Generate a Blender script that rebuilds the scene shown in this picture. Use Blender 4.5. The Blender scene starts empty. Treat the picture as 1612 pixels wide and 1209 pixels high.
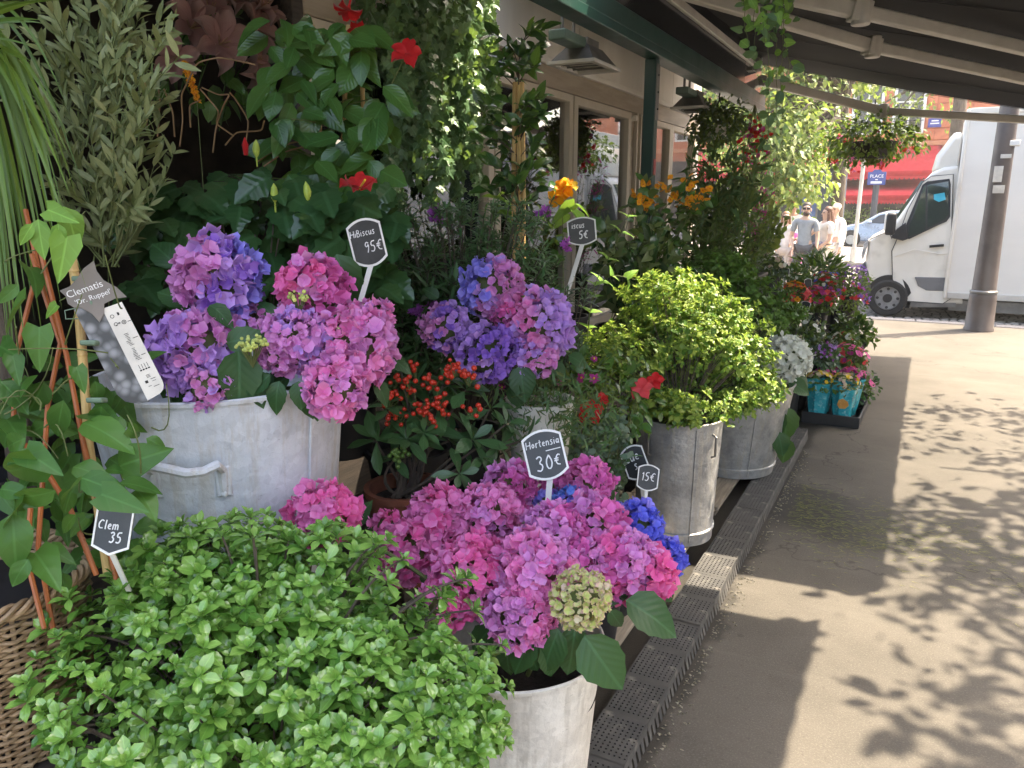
import bpy, math, random
import numpy as np
from mathutils import Vector, Matrix
rng = np.random.default_rng(7)
random.seed(7)
R = math.radians
scene = bpy.context.scene
COL = scene.collection

# ------------------------------------------------------------------ camera
# Y runs along the shop front, X towards the street, Z up; the eye is 1.7 m above the pavement.
PW, PH, FPX, EYE = 1612.0, 1209.0, 1211.0, 1.70
PITCH, YAW = R(13.31), R(27.904)
cam_d = bpy.data.cameras.new("camera")
cam = bpy.data.objects.new("camera", cam_d)
COL.objects.link(cam)
cam_d.sensor_width = 36.0
cam_d.lens = 36.0 * FPX / PW
cam_d.clip_start, cam_d.clip_end = 0.05, 400.0
cam.location = (0, 0, EYE)
cam.rotation_euler = (R(90) - PITCH, 0, YAW)
scene.camera = cam

# ------------------------------------------------------------------ sun, sky, exposure
SUN = Vector((0.45, 0.45, 1.0)).normalized()        # towards the sun
sun_d = bpy.data.lights.new("sun", 'SUN')
sun_d.energy, sun_d.angle, sun_d.color = 2.65, R(0.53), (1.0, 0.91, 0.78)
sun = bpy.data.objects.new("sun", sun_d)
COL.objects.link(sun)
sun.location = (6, 6, 14)
sun.rotation_euler = SUN.to_track_quat('Z', 'Y').to_euler()
world = bpy.data.worlds.new("World")
scene.world = world
world.use_nodes = True
wt = world.node_tree
sky = wt.nodes.new("ShaderNodeTexSky")
sky.sky_type = 'NISHITA'
sky.sun_disc = False
sky.sun_elevation = math.asin(SUN.z)
sky.sun_rotation = math.atan2(SUN.x, SUN.y)
sky.dust_density, sky.air_density, sky.ozone_density = 4.0, 1.0, 0.6
bgn = wt.nodes["Background"]
bgn.inputs["Strength"].default_value = 0.15
wt.links.new(sky.outputs[0], bgn.inputs["Color"])
scene.view_settings.view_transform = 'Standard'
scene.view_settings.look = 'None'
scene.view_settings.exposure = 2.75
scene.view_settings.gamma = 1.0
scene.view_settings.use_curve_mapping = False
scene.view_settings.use_white_balance = True        # the camera's balance, set for open shade
scene.view_settings.white_balance_temperature = 7300
scene.view_settings.white_balance_tint = 10
scene.render.engine = 'CYCLES'
scene.cycles.max_bounces = 8
scene.cycles.diffuse_bounces = 4
scene.cycles.glossy_bounces = 4
scene.cycles.transmission_bounces = 4
scene.cycles.transparent_max_bounces = 8
scene.cycles.use_denoising = True

# ------------------------------------------------------------------ measuring: a sighting from the camera to a place
FWD = np.array([-math.sin(YAW) * math.cos(PITCH), math.cos(YAW) * math.cos(PITCH), -math.sin(PITCH)])
RGT = np.array([math.cos(YAW), math.sin(YAW), 0.0])
UPV = np.cross(RGT, FWD)
EYEP = np.array([0, 0, EYE])

def at(px, py, d=None, x=None, y=None, z=None):
    r = FWD + RGT * (px - PW / 2) / FPX - UPV * (py - PH / 2) / FPX
    if z is not None: t = (z - EYE) / r[2]
    elif x is not None: t = x / r[0]
    elif y is not None: t = y / r[1]
    else: t = d
    return EYEP + t * r

def sight(P):
    v = np.asarray(P) - EYEP
    z = v @ FWD
    zz = np.maximum(z, 1e-3)
    return PW / 2 + FPX * (v @ RGT) / zz, PH / 2 - FPX * (v @ UPV) / zz, z

def nrm(v):
    v = np.asarray(v, float)
    return v / np.maximum(np.linalg.norm(v, axis=-1, keepdims=True), 1e-9)

# ------------------------------------------------------------------ objects
ORG = {}

def tag(o, label=None, cat=None, group=None, kind=None):
    if label: o["label"] = label
    if cat: o["category"] = cat
    if group: o["group"] = group
    if kind: o["kind"] = kind
    return o

def thing(name, label, cat, loc, group=None):
    o = bpy.data.objects.new(name, None)
    o.empty_display_size = 0.1
    COL.objects.link(o)
    o.location = loc
    ORG[o.name] = np.array(loc, float)
    return tag(o, label, cat, group)

def link(name, data, parent=None, M=None):
    o = bpy.data.objects.new(name, data)
    COL.objects.link(o)
    if parent is not None:
        o.parent = parent
        po = ORG[parent.name]
    else:
        po = np.zeros(3)
    if M is None:
        o.location = -po
        ORG[o.name] = np.zeros(3)
    else:
        mm = Matrix(M.tolist() if hasattr(M, "tolist") else M)
        mm = Matrix.Translation(Vector((-po).tolist())) @ mm
        o.matrix_basis = mm
    return o

def raw_mesh(name, V, F, UV=None, MI=None, mats=(), smooth=True):
    me = bpy.data.meshes.new(name)
    V = np.asarray(V, np.float32); F = np.asarray(F, np.int32)
    me.vertices.add(len(V)); me.vertices.foreach_set("co", V.ravel())
    n = len(F)
    me.loops.add(n * 3); me.loops.foreach_set("vertex_index", F.ravel())
    me.polygons.add(n)
    me.polygons.foreach_set("loop_start", np.arange(0, n * 3, 3, dtype=np.int32))
    me.polygons.foreach_set("loop_total", np.full(n, 3, np.int32))
    me.polygons.foreach_set("use_smooth", np.full(n, smooth, bool))
    if MI is not None: me.polygons.foreach_set("material_index", np.asarray(MI, np.int32))
    if UV is not None:
        uv = me.uv_layers.new(name="UVMap")
        uv.data.foreach_set("uv", np.asarray(UV, np.float32).ravel())
    for m in mats: me.materials.append(m)
    me.update(calc_edges=True)
    return me

class T:
    """A small template: triangles with per-vertex uv."""
    def __init__(self, V, F, UV):
        self.V = np.asarray(V, float); self.F = np.asarray(F, int); self.UV = np.asarray(UV, float)
        self.cache = {}
    def mesh(self, name, mat):
        k = mat.name
        if k not in self.cache:
            self.cache[k] = raw_mesh(name, self.V, self.F, self.UV[self.F.ravel()], None, [mat])
        return self.cache[k]

def joined(name, temps, mats, M, ti, mi):
    Vs, Fs, Us, Ms, off = [], [], [], [], 0
    for t in range(len(temps)):
        for m in range(len(mats)):
            s = np.nonzero((ti == t) & (mi == m))[0]
            if len(s) == 0: continue
            A = M[s]
            v = np.einsum('nij,kj->nki', A[:, :3, :3], temps[t].V) + A[:, None, :3, 3]
            k = len(temps[t].V)
            f = temps[t].F[None] + (np.arange(len(s)) * k)[:, None, None] + off
            Vs.append(v.reshape(-1, 3)); Fs.append(f.reshape(-1, 3))
            Us.append(np.tile(temps[t].UV[temps[t].F.ravel()], (len(s), 1)))
            Ms.append(np.full(len(s) * len(temps[t].F), m)); off += len(s) * k
    return raw_mesh(name, np.concatenate(Vs), np.concatenate(Fs), np.concatenate(Us), np.concatenate(Ms), mats)

def place(parent, name, temps, mats, M, ti=None, mi=None, limit=300, stuff="foliage", cell=9.0):
    """The first `limit` pieces that show become objects of their own, the rest one stuff part."""
    n = len(M)
    if n == 0: return
    if ti is None: ti = rng.integers(0, len(temps), n)
    if mi is None: mi = rng.integers(0, len(mats), n)
    ctr = M[:, :3, 3] + M[:, :3, 1] * 0.5 * float(np.mean([t.V[:, 1].max() for t in temps]))
    u, v, z = sight(ctr)
    inside = (u > -10) & (u < PW + 10) & (v > -10) & (v < PH + 10) & (z > 0.1)
    key = np.floor(u / cell).astype(int) * 4096 + np.floor(v / cell).astype(int)
    o1 = np.argsort(z, kind='stable')
    rank = np.zeros(n); seen = {}
    for i in o1:
        c = seen.get(key[i], 0); rank[i] = c; seen[key[i]] = c + 1
    score = rank * 1000 + z + np.where(inside, 0, 1e6)
    order = np.argsort(score, kind='stable')
    if n > limit: order_obj = order[:limit]
    else: order_obj = order
    for i in order_obj:
        link(name, temps[ti[i]].mesh(name, mats[mi[i]]), parent, M[i])
    if n > limit:
        s = order[limit:]
        me = joined(stuff, temps, mats, M[s], ti[s], mi[s])
        o = link(stuff, me, parent)
        o["kind"] = "stuff"

def frames(P, D, N, S):
    """4x4 matrices: y along D, z near N, scale S."""
    P = np.atleast_2d(P).astype(float); n = len(P)
    D = nrm(np.broadcast_to(D, (n, 3))); N = np.broadcast_to(N, (n, 3))
    X = np.cross(D, N)
    bad = np.linalg.norm(X, axis=1) < 1e-4
    if bad.any():
        X = X.copy(); X[bad] = np.cross(D[bad], [0.37, 0.91, 0.2])
    X = nrm(X); Z = np.cross(X, D)
    S = np.asarray(S, float)
    if S.ndim == 0: S = np.full((n, 3), float(S))
    elif S.ndim == 1: S = np.repeat(S[:, None], 3, 1)
    M = np.zeros((n, 4, 4)); M[:, 3, 3] = 1
    M[:, :3, 0] = X * S[:, :1]; M[:, :3, 1] = D * S[:, 1:2]; M[:, :3, 2] = Z * S[:, 2:3]
    M[:, :3, 3] = P
    return M

def rdir(n):
    v = rng.normal(size=(n, 3)); return nrm(v)

# ------------------------------------------------------------------ solid modelling
class MB:
    def __init__(self): self.v = []; self.f = []
    def add(self, vs, fs):
        o = len(self.v); self.v += [tuple(map(float, p)) for p in vs]; self.f += [tuple(o + i for i in f) for f in fs]; return self
    def box(self, x0, x1, y0, y1, z0, z1):
        v = [(x, y, z) for z in (z0, z1) for y in (y0, y1) for x in (x0, x1)]
        return self.add(v, [(0, 2, 3, 1), (4, 5, 7, 6), (0, 1, 5, 4), (2, 6, 7, 3), (0, 4, 6, 2), (1, 3, 7, 5)])
    def obox(self, c, X, Y, Z, s):
        c = np.array(c, float); X = np.array(X) * s[0] / 2; Y = np.array(Y) * s[1] / 2; Z = np.array(Z) * s[2] / 2
        v = [c + i * X + j * Y + k * Z for k in (-1, 1) for j in (-1, 1) for i in (-1, 1)]
        return self.add(v, [(0, 2, 3, 1), (4, 5, 7, 6), (0, 1, 5, 4), (2, 6, 7, 3), (0, 4, 6, 2), (1, 3, 7, 5)])
    def beam(self, a, b, w, h, up=(0, 0, 1)):
        a = np.array(a, float); b = np.array(b, float); d = b - a; L = np.linalg.norm(d); Y = d / L
        X = nrm(np.cross(Y, up)); Z = np.cross(X, Y)
        return self.obox((a + b) / 2, X, Y, Z, (w, L, h))
    def tube(self, pts, r, n=8, caps=True, closed=False):
        pts = np.array(pts, float); k = len(pts)
        r = np.full(k, float(r)) if np.ndim(r) == 0 else np.array(r, float)
        t = np.gradient(pts, axis=0) if k > 2 else np.repeat((pts[1:] - pts[:1]), 2, 0)
        if closed: t = np.roll(pts, -1, 0) - np.roll(pts, 1, 0)
        t = nrm(t)
        u = np.cross(t[0], [0, 0, 1.0])
        if np.linalg.norm(u) < 1e-3: u = np.array([1.0, 0, 0])
        u = nrm(u); vs = []
        for i in range(k):
            u = nrm(u - t[i] * (u @ t[i])); w = np.cross(t[i], u)
            for j in range(n):
                a = 2 * math.pi * j / n
                vs.append(pts[i] + r[i] * (math.cos(a) * u + math.sin(a) * w))
        fs = []
        rings = k if closed else k - 1
        for i in range(rings):
            i2 = (i + 1) % k
            for j in range(n):
                j2 = (j + 1) % n
                fs.append((i * n + j, i * n + j2, i2 * n + j2, i2 * n + j))
        if caps and not closed:
            fs.append(tuple(range(n - 1, -1, -1))); fs.append(tuple((k - 1) * n + j for j in range(n)))
        return self.add(vs, fs)
    def lathe(self, prof, c, n=36, sx=1.0, sy=1.0, rot=0.0, wob=None):
        vs = []; fs = []; k = len(prof)
        for i, (r, z) in enumerate(prof):
            for j in range(n):
                a = 2 * math.pi * j / n
                x, y = r * sx * math.cos(a), r * sy * math.sin(a)
                if wob: 
                    q = wob(a, z); x *= q; y *= q
                vs.append((c[0] + x * math.cos(rot) - y * math.sin(rot), c[1] + x * math.sin(rot) + y * math.cos(rot), c[2] + z))
        for i in range(k - 1):
            for j in range(n):
                j2 = (j + 1) % n
                fs.append((i * n + j, i * n + j2, (i + 1) * n + j2, (i + 1) * n + j))
        if prof[0][0] > 1e-4: fs.append(tuple(range(n - 1, -1, -1)))
        if prof[-1][0] > 1e-4: fs.append(tuple((k - 1) * n + j for j in range(n)))
        return self.add(vs, fs)
    def prism(self, poly, O, X, Y, Z, h):
        O, X, Y, Z = (np.array(q, float) for q in (O, X, Y, Z)); n = len(poly)
        v = [O + X * p[0] + Y * p[1] for p in poly] + [O + X * p[0] + Y * p[1] + Z * h for p in poly]
        return self.add(v, [tuple(range(n - 1, -1, -1)), tuple(range(n, 2 * n))] + [(i, (i + 1) % n, n + (i + 1) % n, n + i) for i in range(n)])
    def ring(self, poly, inner, O, X, Y, Z, h):
        O, X, Y, Z = (np.array(q, float) for q in (O, X, Y, Z)); n = len(poly)
        pt = lambda p, k: O + X * p[0] + Y * p[1] + Z * k
        v = [pt(p, 0) for p in poly] + [pt(p, 0) for p in inner] + [pt(p, h) for p in poly] + [pt(p, h) for p in inner]
        fs = []
        for i in range(n):
            j = (i + 1) % n
            fs += [(2 * n + i, 2 * n + j, 3 * n + j, 3 * n + i), (i, n + i, n + j, j), (i, j, 2 * n + j, 2 * n + i), (n + i, 3 * n + i, 3 * n + j, n + j)]
        return self.add(v, fs)
    def ball(self, c, r, nu=12, nv=8):
        r = (r, r, r) if np.ndim(r) == 0 else r
        vs = [(c[0], c[1], c[2] - r[2])]
        for i in range(1, nv):
            p = math.pi * i / nv - math.pi / 2
            for j in range(nu):
                a = 2 * math.pi * j / nu
                vs.append((c[0] + r[0] * math.cos(p) * math.cos(a), c[1] + r[1] * math.cos(p) * math.sin(a), c[2] + r[2] * math.sin(p)))
        vs.append((c[0], c[1], c[2] + r[2])); top = len(vs) - 1
        fs = [(0, 1 + (j + 1) % nu, 1 + j) for j in range(nu)]
        for i in range(nv - 2):
            for j in range(nu):
                a = 1 + i * nu + j; b = 1 + i * nu + (j + 1) % nu
                fs.append((a, b, b + nu, a + nu))
        k = 1 + (nv - 2) * nu
        fs += [(k + j, k + (j + 1) % nu, top) for j in range(nu)]
        return self.add(vs, fs)
    def mesh(self, name, mats, smooth=35):
        me = bpy.data.meshes.new(name)
        me.from_pydata(self.v, [], self.f)
        for m in (mats if isinstance(mats, (list, tuple)) else [mats]): me.materials.append(m)
        if smooth:
            me.polygons.foreach_set("use_smooth", [True] * len(me.polygons))
            me.set_sharp_from_angle(angle=R(smooth))
        me.update()
        return me
    def build(self, name, mat, parent=None, smooth=35, bevel=0.0, seg=2):
        o = link(name, self.mesh(name, mat, smooth), parent)
        if bevel:
            b = o.modifiers.new("bevel", 'BEVEL'); b.width = bevel; b.segments = seg; b.limit_method = 'ANGLE'; b.angle_limit = R(40)
        return o

def curve_pts(a, b, sag=0.0, n=8, side=(0, 0, 0)):
    a = np.array(a, float); b = np.array(b, float); t = np.linspace(0, 1, n)[:, None]
    p = a * (1 - t) + b * t
    k = (4 * t * (1 - t))
    p[:, 2:3] += sag * k
    return p + np.array(side) * k
# ------------------------------------------------------------------ materials
def nd(t, typ, ins=None, **props):
    n = t.nodes.new(typ)
    for k, v in props.items(): setattr(n, k, v)
    for k, v in (ins or {}).items():
        s = n.inputs[k]
        if isinstance(v, bpy.types.NodeSocket): t.links.new(v, s)
        elif isinstance(v, (tuple, list)) and len(v) == 3 and s.type == 'RGBA': s.default_value = (*v, 1)
        else: s.default_value = v
    return n

def mth(t, op, a, b=0.0, c=0.0, clamp=False):
    n = nd(t, "ShaderNodeMath", {0: a, 1: b}, operation=op, use_clamp=clamp)
    if op in ('MULTIPLY_ADD', 'SMOOTH_MIN', 'WRAP', 'COMPARE'): 
        s = n.inputs[2]; s.default_value = c
    return n.outputs[0]

def mixc(t, f, a, b, blend='MIX'):
    n = nd(t, "ShaderNodeMix", {0: f, 6: a, 7: b}, data_type='RGBA', blend_type=blend)
    return n.outputs[2]

def smooth(t, x, lo, hi):
    return nd(t, "ShaderNodeMapRange", {0: x, 1: lo, 2: hi, 3: 0.0, 4: 1.0}, interpolation_type='SMOOTHSTEP').outputs[0]

def new_mat(name):
    m = bpy.data.materials.new(name); m.use_nodes = True
    t = m.node_tree; t.nodes.clear()
    out = t.nodes.new("ShaderNodeOutputMaterial")
    return m, t, out

def noise(t, scale, detail=3.0, rough=0.55, vec=None, stretch=None, dist=0.0):
    if vec is None: vec = nd(t, "ShaderNodeTexCoord").outputs["Object"]
    if stretch: vec = nd(t, "ShaderNodeMapping", {0: vec, 3: stretch}).outputs[0]
    return nd(t, "ShaderNodeTexNoise", {"Vector": vec, "Scale": scale, "Detail": detail, "Roughness": rough, "Distortion": dist}).outputs["Fac"]

def surf(name, col, col2=None, rough=0.5, metal=0.0, scale=6.0, bump=0.0, bscale=40.0, stretch=None, spec=0.5, coat=0.0, rvar=0.1, lo=0.35, hi=0.65, col3=None, scale3=2.0, rnd=0.0):
    m, t, out = new_mat(name)
    col2 = col2 or tuple(c * 0.8 for c in col)
    f = smooth(t, noise(t, scale, 5.0, 0.6, stretch=stretch), lo, hi)
    c = mixc(t, f, col, col2)
    if col3:
        f3 = smooth(t, noise(t, scale3, 4.0, 0.65), 0.52, 0.68)
        c = mixc(t, f3, c, col3)
    if rnd:
        r = nd(t, "ShaderNodeObjectInfo").outputs["Random"]
        v = mth(t, 'MULTIPLY_ADD', r, 2 * rnd, 1 - rnd)
        c = nd(t, "ShaderNodeHueSaturation", {"Color": c, "Value": v}).outputs[0]
    ro = mth(t, 'MULTIPLY_ADD', f, rvar, rough)
    b = nd(t, "ShaderNodeBsdfPrincipled", {"Base Color": c, "Roughness": ro, "Metallic": metal, "Specular IOR Level": spec, "Coat Weight": coat})
    if bump:
        bn = nd(t, "ShaderNodeBump", {"Strength": bump, "Distance": 0.02, "Height": noise(t, bscale, 6.0, 0.65, stretch=stretch)})
        t.links.new(bn.outputs[0], b.inputs["Normal"])
    t.links.new(b.outputs[0], out.inputs[0])
    return m

def rand01(t):
    a = nd(t, "ShaderNodeObjectInfo").outputs["Random"]
    b = nd(t, "ShaderNodeNewGeometry").outputs["Random Per Island"]
    return mth(t, 'FRACT', mth(t, 'MULTIPLY_ADD', mth(t, 'ADD', a, b), 7.31, 0.0))

def leafmat(name, a, b, rough=0.42, tr=0.3, vein=0.25, nv=7.0, back=1.25, spec=0.4, veincol=None, bump=0.12, tip=None, sidev=0.22):
    """A leaf: two tones picked leaf by leaf, pale midrib and side veins, a paler underside, light coming through."""
    m, t, out = new_mat(name)
    r = rand01(t)
    c = mixc(t, r, a, b)
    uv = nd(t, "ShaderNodeSeparateXYZ", {0: nd(t, "ShaderNodeUVMap").outputs[0]})
    u, v = uv.outputs[0], uv.outputs[1]
    du = mth(t, 'ABSOLUTE', mth(t, 'SUBTRACT', u, 0.5))
    if tip:
        c = mixc(t, mth(t, 'MULTIPLY', smooth(t, v, 0.45, 1.0), 0.6), c, tip)
    mid = mth(t, 'SUBTRACT', 1.0, smooth(t, du, 0.012, 0.05))
    sv = mth(t, 'SINE', mth(t, 'MULTIPLY', mth(t, 'SUBTRACT', v, mth(t, 'MULTIPLY', du, 0.75)), nv * 6.283))
    side = mth(t, 'MULTIPLY', smooth(t, sv, 0.80, 1.0), sidev)
    vm = mth(t, 'MULTIPLY', mth(t, 'MAXIMUM', mid, side), vein)
    vc = veincol or tuple(min(1, x * 2.6 + 0.03) for x in a)
    c = mixc(t, vm, c, vc)
    bf = nd(t, "ShaderNodeNewGeometry").outputs["Backfacing"]
    pale = tuple(min(1, (x * 0.75 + 0.25 * sum(a) / 3) * back) for x in a)
    cb = mixc(t, mth(t, 'MULTIPLY', bf, 0.75), c, pale)
    pr = nd(t, "ShaderNodeBsdfPrincipled", {"Base Color": cb, "Roughness": mth(t, 'MULTIPLY_ADD', bf, 0.2, rough), "Specular IOR Level": spec})
    if bump:
        bh = mth(t, 'ADD', mth(t, 'MULTIPLY', sv, 0.5), mth(t, 'MULTIPLY', mid, -1.5))
        bn = nd(t, "ShaderNodeBump", {"Strength": bump, "Distance": 0.004, "Height": bh})
        t.links.new(bn.outputs[0], pr.inputs["Normal"])
    tc = mixc(t, 0.5, c, (0.30, 0.45, 0.04), 'MIX')
    tl = nd(t, "ShaderNodeBsdfTranslucent", {"Color": tc})
    mx = nd(t, "ShaderNodeMixShader", {0: tr, 1: pr.outputs[0], 2: tl.outputs[0]})
    t.links.new(mx.outputs[0], out.inputs[0])
    return m

def petalmat(name, a, b, tr=0.3, rough=0.6, eye=None, edge=None):
    m, t, out = new_mat(name)
    r = rand01(t)
    c = mixc(t, r, a, b)
    uv = nd(t, "ShaderNodeSeparateXYZ", {0: nd(t, "ShaderNodeUVMap").outputs[0]})
    u, v = uv.outputs[0], uv.outputs[1]
    vv = mth(t, 'SINE', mth(t, 'MULTIPLY', u, 60.0))
    c = mixc(t, mth(t, 'MULTIPLY', smooth(t, vv, 0.3, 1.0), 0.14), c, tuple(x * 0.55 for x in a))
    if edge: c = mixc(t, mth(t, 'MULTIPLY', smooth(t, v, 0.4, 1.0), 0.8), c, edge)
    if eye: c = mixc(t, mth(t, 'SUBTRACT', 1.0, smooth(t, v, 0.05, 0.3)), c, eye)
    pr = nd(t, "ShaderNodeBsdfPrincipled", {"Base Color": c, "Roughness": rough, "Specular IOR Level": 0.25, "Sheen Weight": 0.15})
    tl = nd(t, "ShaderNodeBsdfTranslucent", {"Color": c})
    mx = nd(t, "ShaderNodeMixShader", {0: tr, 1: pr.outputs[0], 2: tl.outputs[0]})
    t.links.new(mx.outputs[0], out.inputs[0])
    return m

def glassmat(name, tint=(0.9, 0.95, 0.95), refl=0.12, dark=None):
    """Window glass: a thin pane that mirrors at grazing angles and lets the rest through."""
    m, t, out = new_mat(name)
    fr = nd(t, "ShaderNodeFresnel", {"IOR": 1.52}).outputs[0]
    f = mth(t, 'ADD', mth(t, 'MULTIPLY', fr, 1.5), refl, clamp=True)
    tr = nd(t, "ShaderNodeBsdfTransparent", {"Color": tint})
    gl = nd(t, "ShaderNodeBsdfGlossy", {"Color": (1, 1, 1), "Roughness": 0.02})
    mx = nd(t, "ShaderNodeMixShader", {0: f, 1: tr.outputs[0], 2: gl.outputs[0]})
    t.links.new(mx.outputs[0], out.inputs[0])
    return m

def pavemat():
    m, t, out = new_mat("pavement")
    co = nd(t, "ShaderNodeTexCoord").outputs["Object"]
    f1 = smooth(t, noise(t, 1.3, 6, 0.65, co), 0.35, 0.7)
    f2 = smooth(t, noise(t, 150, 4, 0.75, co), 0.48, 0.72)
    f3 = smooth(t, noise(t, 9, 5, 0.7, co), 0.56, 0.75)
    c = mixc(t, f1, (0.106, 0.095, 0.080), (0.076, 0.069, 0.058))
    c = mixc(t, mth(t, 'MULTIPLY', f2, 0.45), c, (0.23, 0.21, 0.175))
    f4 = smooth(t, noise(t, 55, 3, 0.6, co), 0.60, 0.70)
    c = mixc(t, mth(t, 'MULTIPLY', f4, 0.30), c, (0.035, 0.032, 0.028))
    f5 = smooth(t, noise(t, 1.1, 6, 0.7, co, stretch=(0.35, 2.6, 1)), 0.55, 0.72)
    c = mixc(t, mth(t, 'MULTIPLY', f5, 0.35), c, (0.17, 0.155, 0.13))
    vo = nd(t, "ShaderNodeTexVoronoi", {"Vector": co, "Scale": 3.2}).outputs["Distance"]
    gum = mth(t, 'SUBTRACT', 1.0, smooth(t, vo, 0.035, 0.05))
    c = mixc(t, mth(t, 'MULTIPLY', gum, 0.5), c, (0.055, 0.05, 0.045))
    cr = nd(t, "ShaderNodeTexVoronoi", {"Vector": nd(t, "ShaderNodeVectorMath", {0: co, 1: nd(t, "ShaderNodeTexNoise", {"Vector": co, "Scale": 2.5, "Detail": 5.0}).outputs["Color"]}, operation='ADD').outputs[0], "Scale": 0.42}, feature='DISTANCE_TO_EDGE').outputs["Distance"]
    crk = mth(t, 'SUBTRACT', 1.0, smooth(t, cr, 0.001, 0.0045))
    c = mixc(t, mth(t, 'MULTIPLY', crk, 0.55), c, (0.03, 0.027, 0.023))
    c = mixc(t, mth(t, 'MULTIPLY', f3, 0.35), c, (0.085, 0.072, 0.06))
    xyz = nd(t, "ShaderNodeSeparateXYZ", {0: co})
    x, y = xyz.outputs[0], xyz.outputs[1]
    wob = mth(t, 'MULTIPLY_ADD', noise(t, 5, 5, 0.7, co), 0.30, -0.15)
    # a wet patch that has run out from under the tubs, and damp along the grating
    wx = mth(t, 'ADD', x, mth(t, 'MULTIPLY', wob, 2.2)); wy = mth(t, 'ADD', y, mth(t, 'MULTIPLY', wob, 1.8))
    a = mth(t, 'SUBTRACT', 1.0, smooth(t, mth(t, 'ABSOLUTE', mth(t, 'SUBTRACT', wy, mth(t, 'MULTIPLY_ADD', x, -0.35, 4.25))), 0.20, 0.50))
    a = mth(t, 'MULTIPLY', a, mth(t, 'SUBTRACT', 1.0, smooth(t, wx, -0.35, 0.6)))
    d = mth(t, 'SUBTRACT', 1.0, smooth(t, mth(t, 'ADD', x, mth(t, 'MULTIPLY', wob, 0.9)), -0.60, -0.55))
    wet = mth(t, 'MAXIMUM', a, mth(t, 'MULTIPLY', d, 0.85))
    c = mixc(t, mth(t, 'MULTIPLY', wet, 0.85), c, (0.020, 0.018, 0.015))
    ro = mth(t, 'MULTIPLY_ADD', wet, -0.35, 0.88)
    b = nd(t, "ShaderNodeBsdfPrincipled", {"Base Color": c, "Roughness": ro, "Specular IOR Level": 0.35})
    h = mth(t, 'ADD', noise(t, 180, 4, 0.7, co), mth(t, 'MULTIPLY', noise(t, 14, 4, 0.6, co), 0.8))
    bn = nd(t, "ShaderNodeBump", {"Strength": 0.35, "Distance": 0.006, "Height": h})
    t.links.new(bn.outputs[0], b.inputs["Normal"])
    t.links.new(b.outputs[0], out.inputs[0])
    return m

def zincmat(name, a, b, c3, rough=0.45, metal=0.55, stains=0.6):
    m, t, out = new_mat(name)
    co = nd(t, "ShaderNodeTexCoord").outputs["Object"]
    f1 = smooth(t, noise(t, 7, 6, 0.65, co), 0.35, 0.68)
    f2 = smooth(t, noise(t, 5, 5, 0.7, co, stretch=(5, 5, 0.35)), 0.49, 0.62)
    f3 = smooth(t, noise(t, 60, 4, 0.6, co, stretch=(1, 1, 0.4)), 0.62, 0.75)
    c = mixc(t, f1, a, b)
    c = mixc(t, mth(t, 'MULTIPLY', f2, stains), c, c3)
    c = mixc(t, mth(t, 'MULTIPLY', f3, 0.3), c, tuple(x * 0.5 for x in b))
    sp = nd(t, "ShaderNodeSeparateXYZ", {0: nd(t, "ShaderNodeTexVoronoi", {"Vector": co, "Scale": 60.0}).outputs["Color"]}).outputs[0]
    c = nd(t, "ShaderNodeHueSaturation", {"Color": c, "Value": mth(t, 'MULTIPLY_ADD', sp, 0.14, 0.93)}).outputs[0]
    rs = mth(t, 'MULTIPLY', smooth(t, noise(t, 3.5, 7, 0.75, co, stretch=(3, 3, 0.8)), 0.57, 0.66), 0.5)
    c = mixc(t, rs, c, c3)
    scr = smooth(t, noise(t, 30, 3, 0.6, co, stretch=(1, 1, 6)), 0.68, 0.72)
    c = mixc(t, mth(t, 'MULTIPLY', scr, 0.45), c, tuple(x * 0.35 for x in b))
    ro = mth(t, 'MULTIPLY_ADD', f2, 0.2, rough)
    b_ = nd(t, "ShaderNodeBsdfPrincipled", {"Base Color": c, "Roughness": ro, "Metallic": metal})
    bn = nd(t, "ShaderNodeBump", {"Strength": 0.30, "Distance": 0.02, "Height": mth(t, 'ADD', noise(t, 22, 5, 0.6, co), mth(t, 'MULTIPLY', noise(t, 4, 2, 0.5, co), 3.0))})
    t.links.new(bn.outputs[0], b_.inputs["Normal"])
    t.links.new(b_.outputs[0], out.inputs[0])
    return m

def printmat():
    """Grey photo print of massed flowers on a plant label."""
    m, t, out = new_mat("label_print")
    co = nd(t, "ShaderNodeTexCoord").outputs["Object"]
    v = nd(t, "ShaderNodeTexVoronoi", {"Vector": co, "Scale": 55.0}).outputs["Distance"]
    c = mixc(t, smooth(t, v, 0.1, 0.75), (0.30, 0.31, 0.33), (0.07, 0.075, 0.08))
    b = nd(t, "ShaderNodeBsdfPrincipled", {"Base Color": c, "Roughness": 0.35})
    t.links.new(b.outputs[0], out.inputs[0])
    return m

def awnmat():
    m, t, out = new_mat("awning_canvas")
    f = noise(t, 3.0, 4, 0.6)
    c = mixc(t, f, (0.011, 0.011, 0.013), (0.016, 0.016, 0.018))
    b = nd(t, "ShaderNodeBsdfPrincipled", {"Base Color": c, "Roughness": 0.85, "Specular IOR Level": 0.2})
    tl = nd(t, "ShaderNodeBsdfTranslucent", {"Color": (0.02, 0.02, 0.022)})
    mx = nd(t, "ShaderNodeMixShader", {0: 0.08, 1: b.outputs[0], 2: tl.outputs[0]})
    t.links.new(mx.outputs[0], out.inputs[0])
    return m

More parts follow.
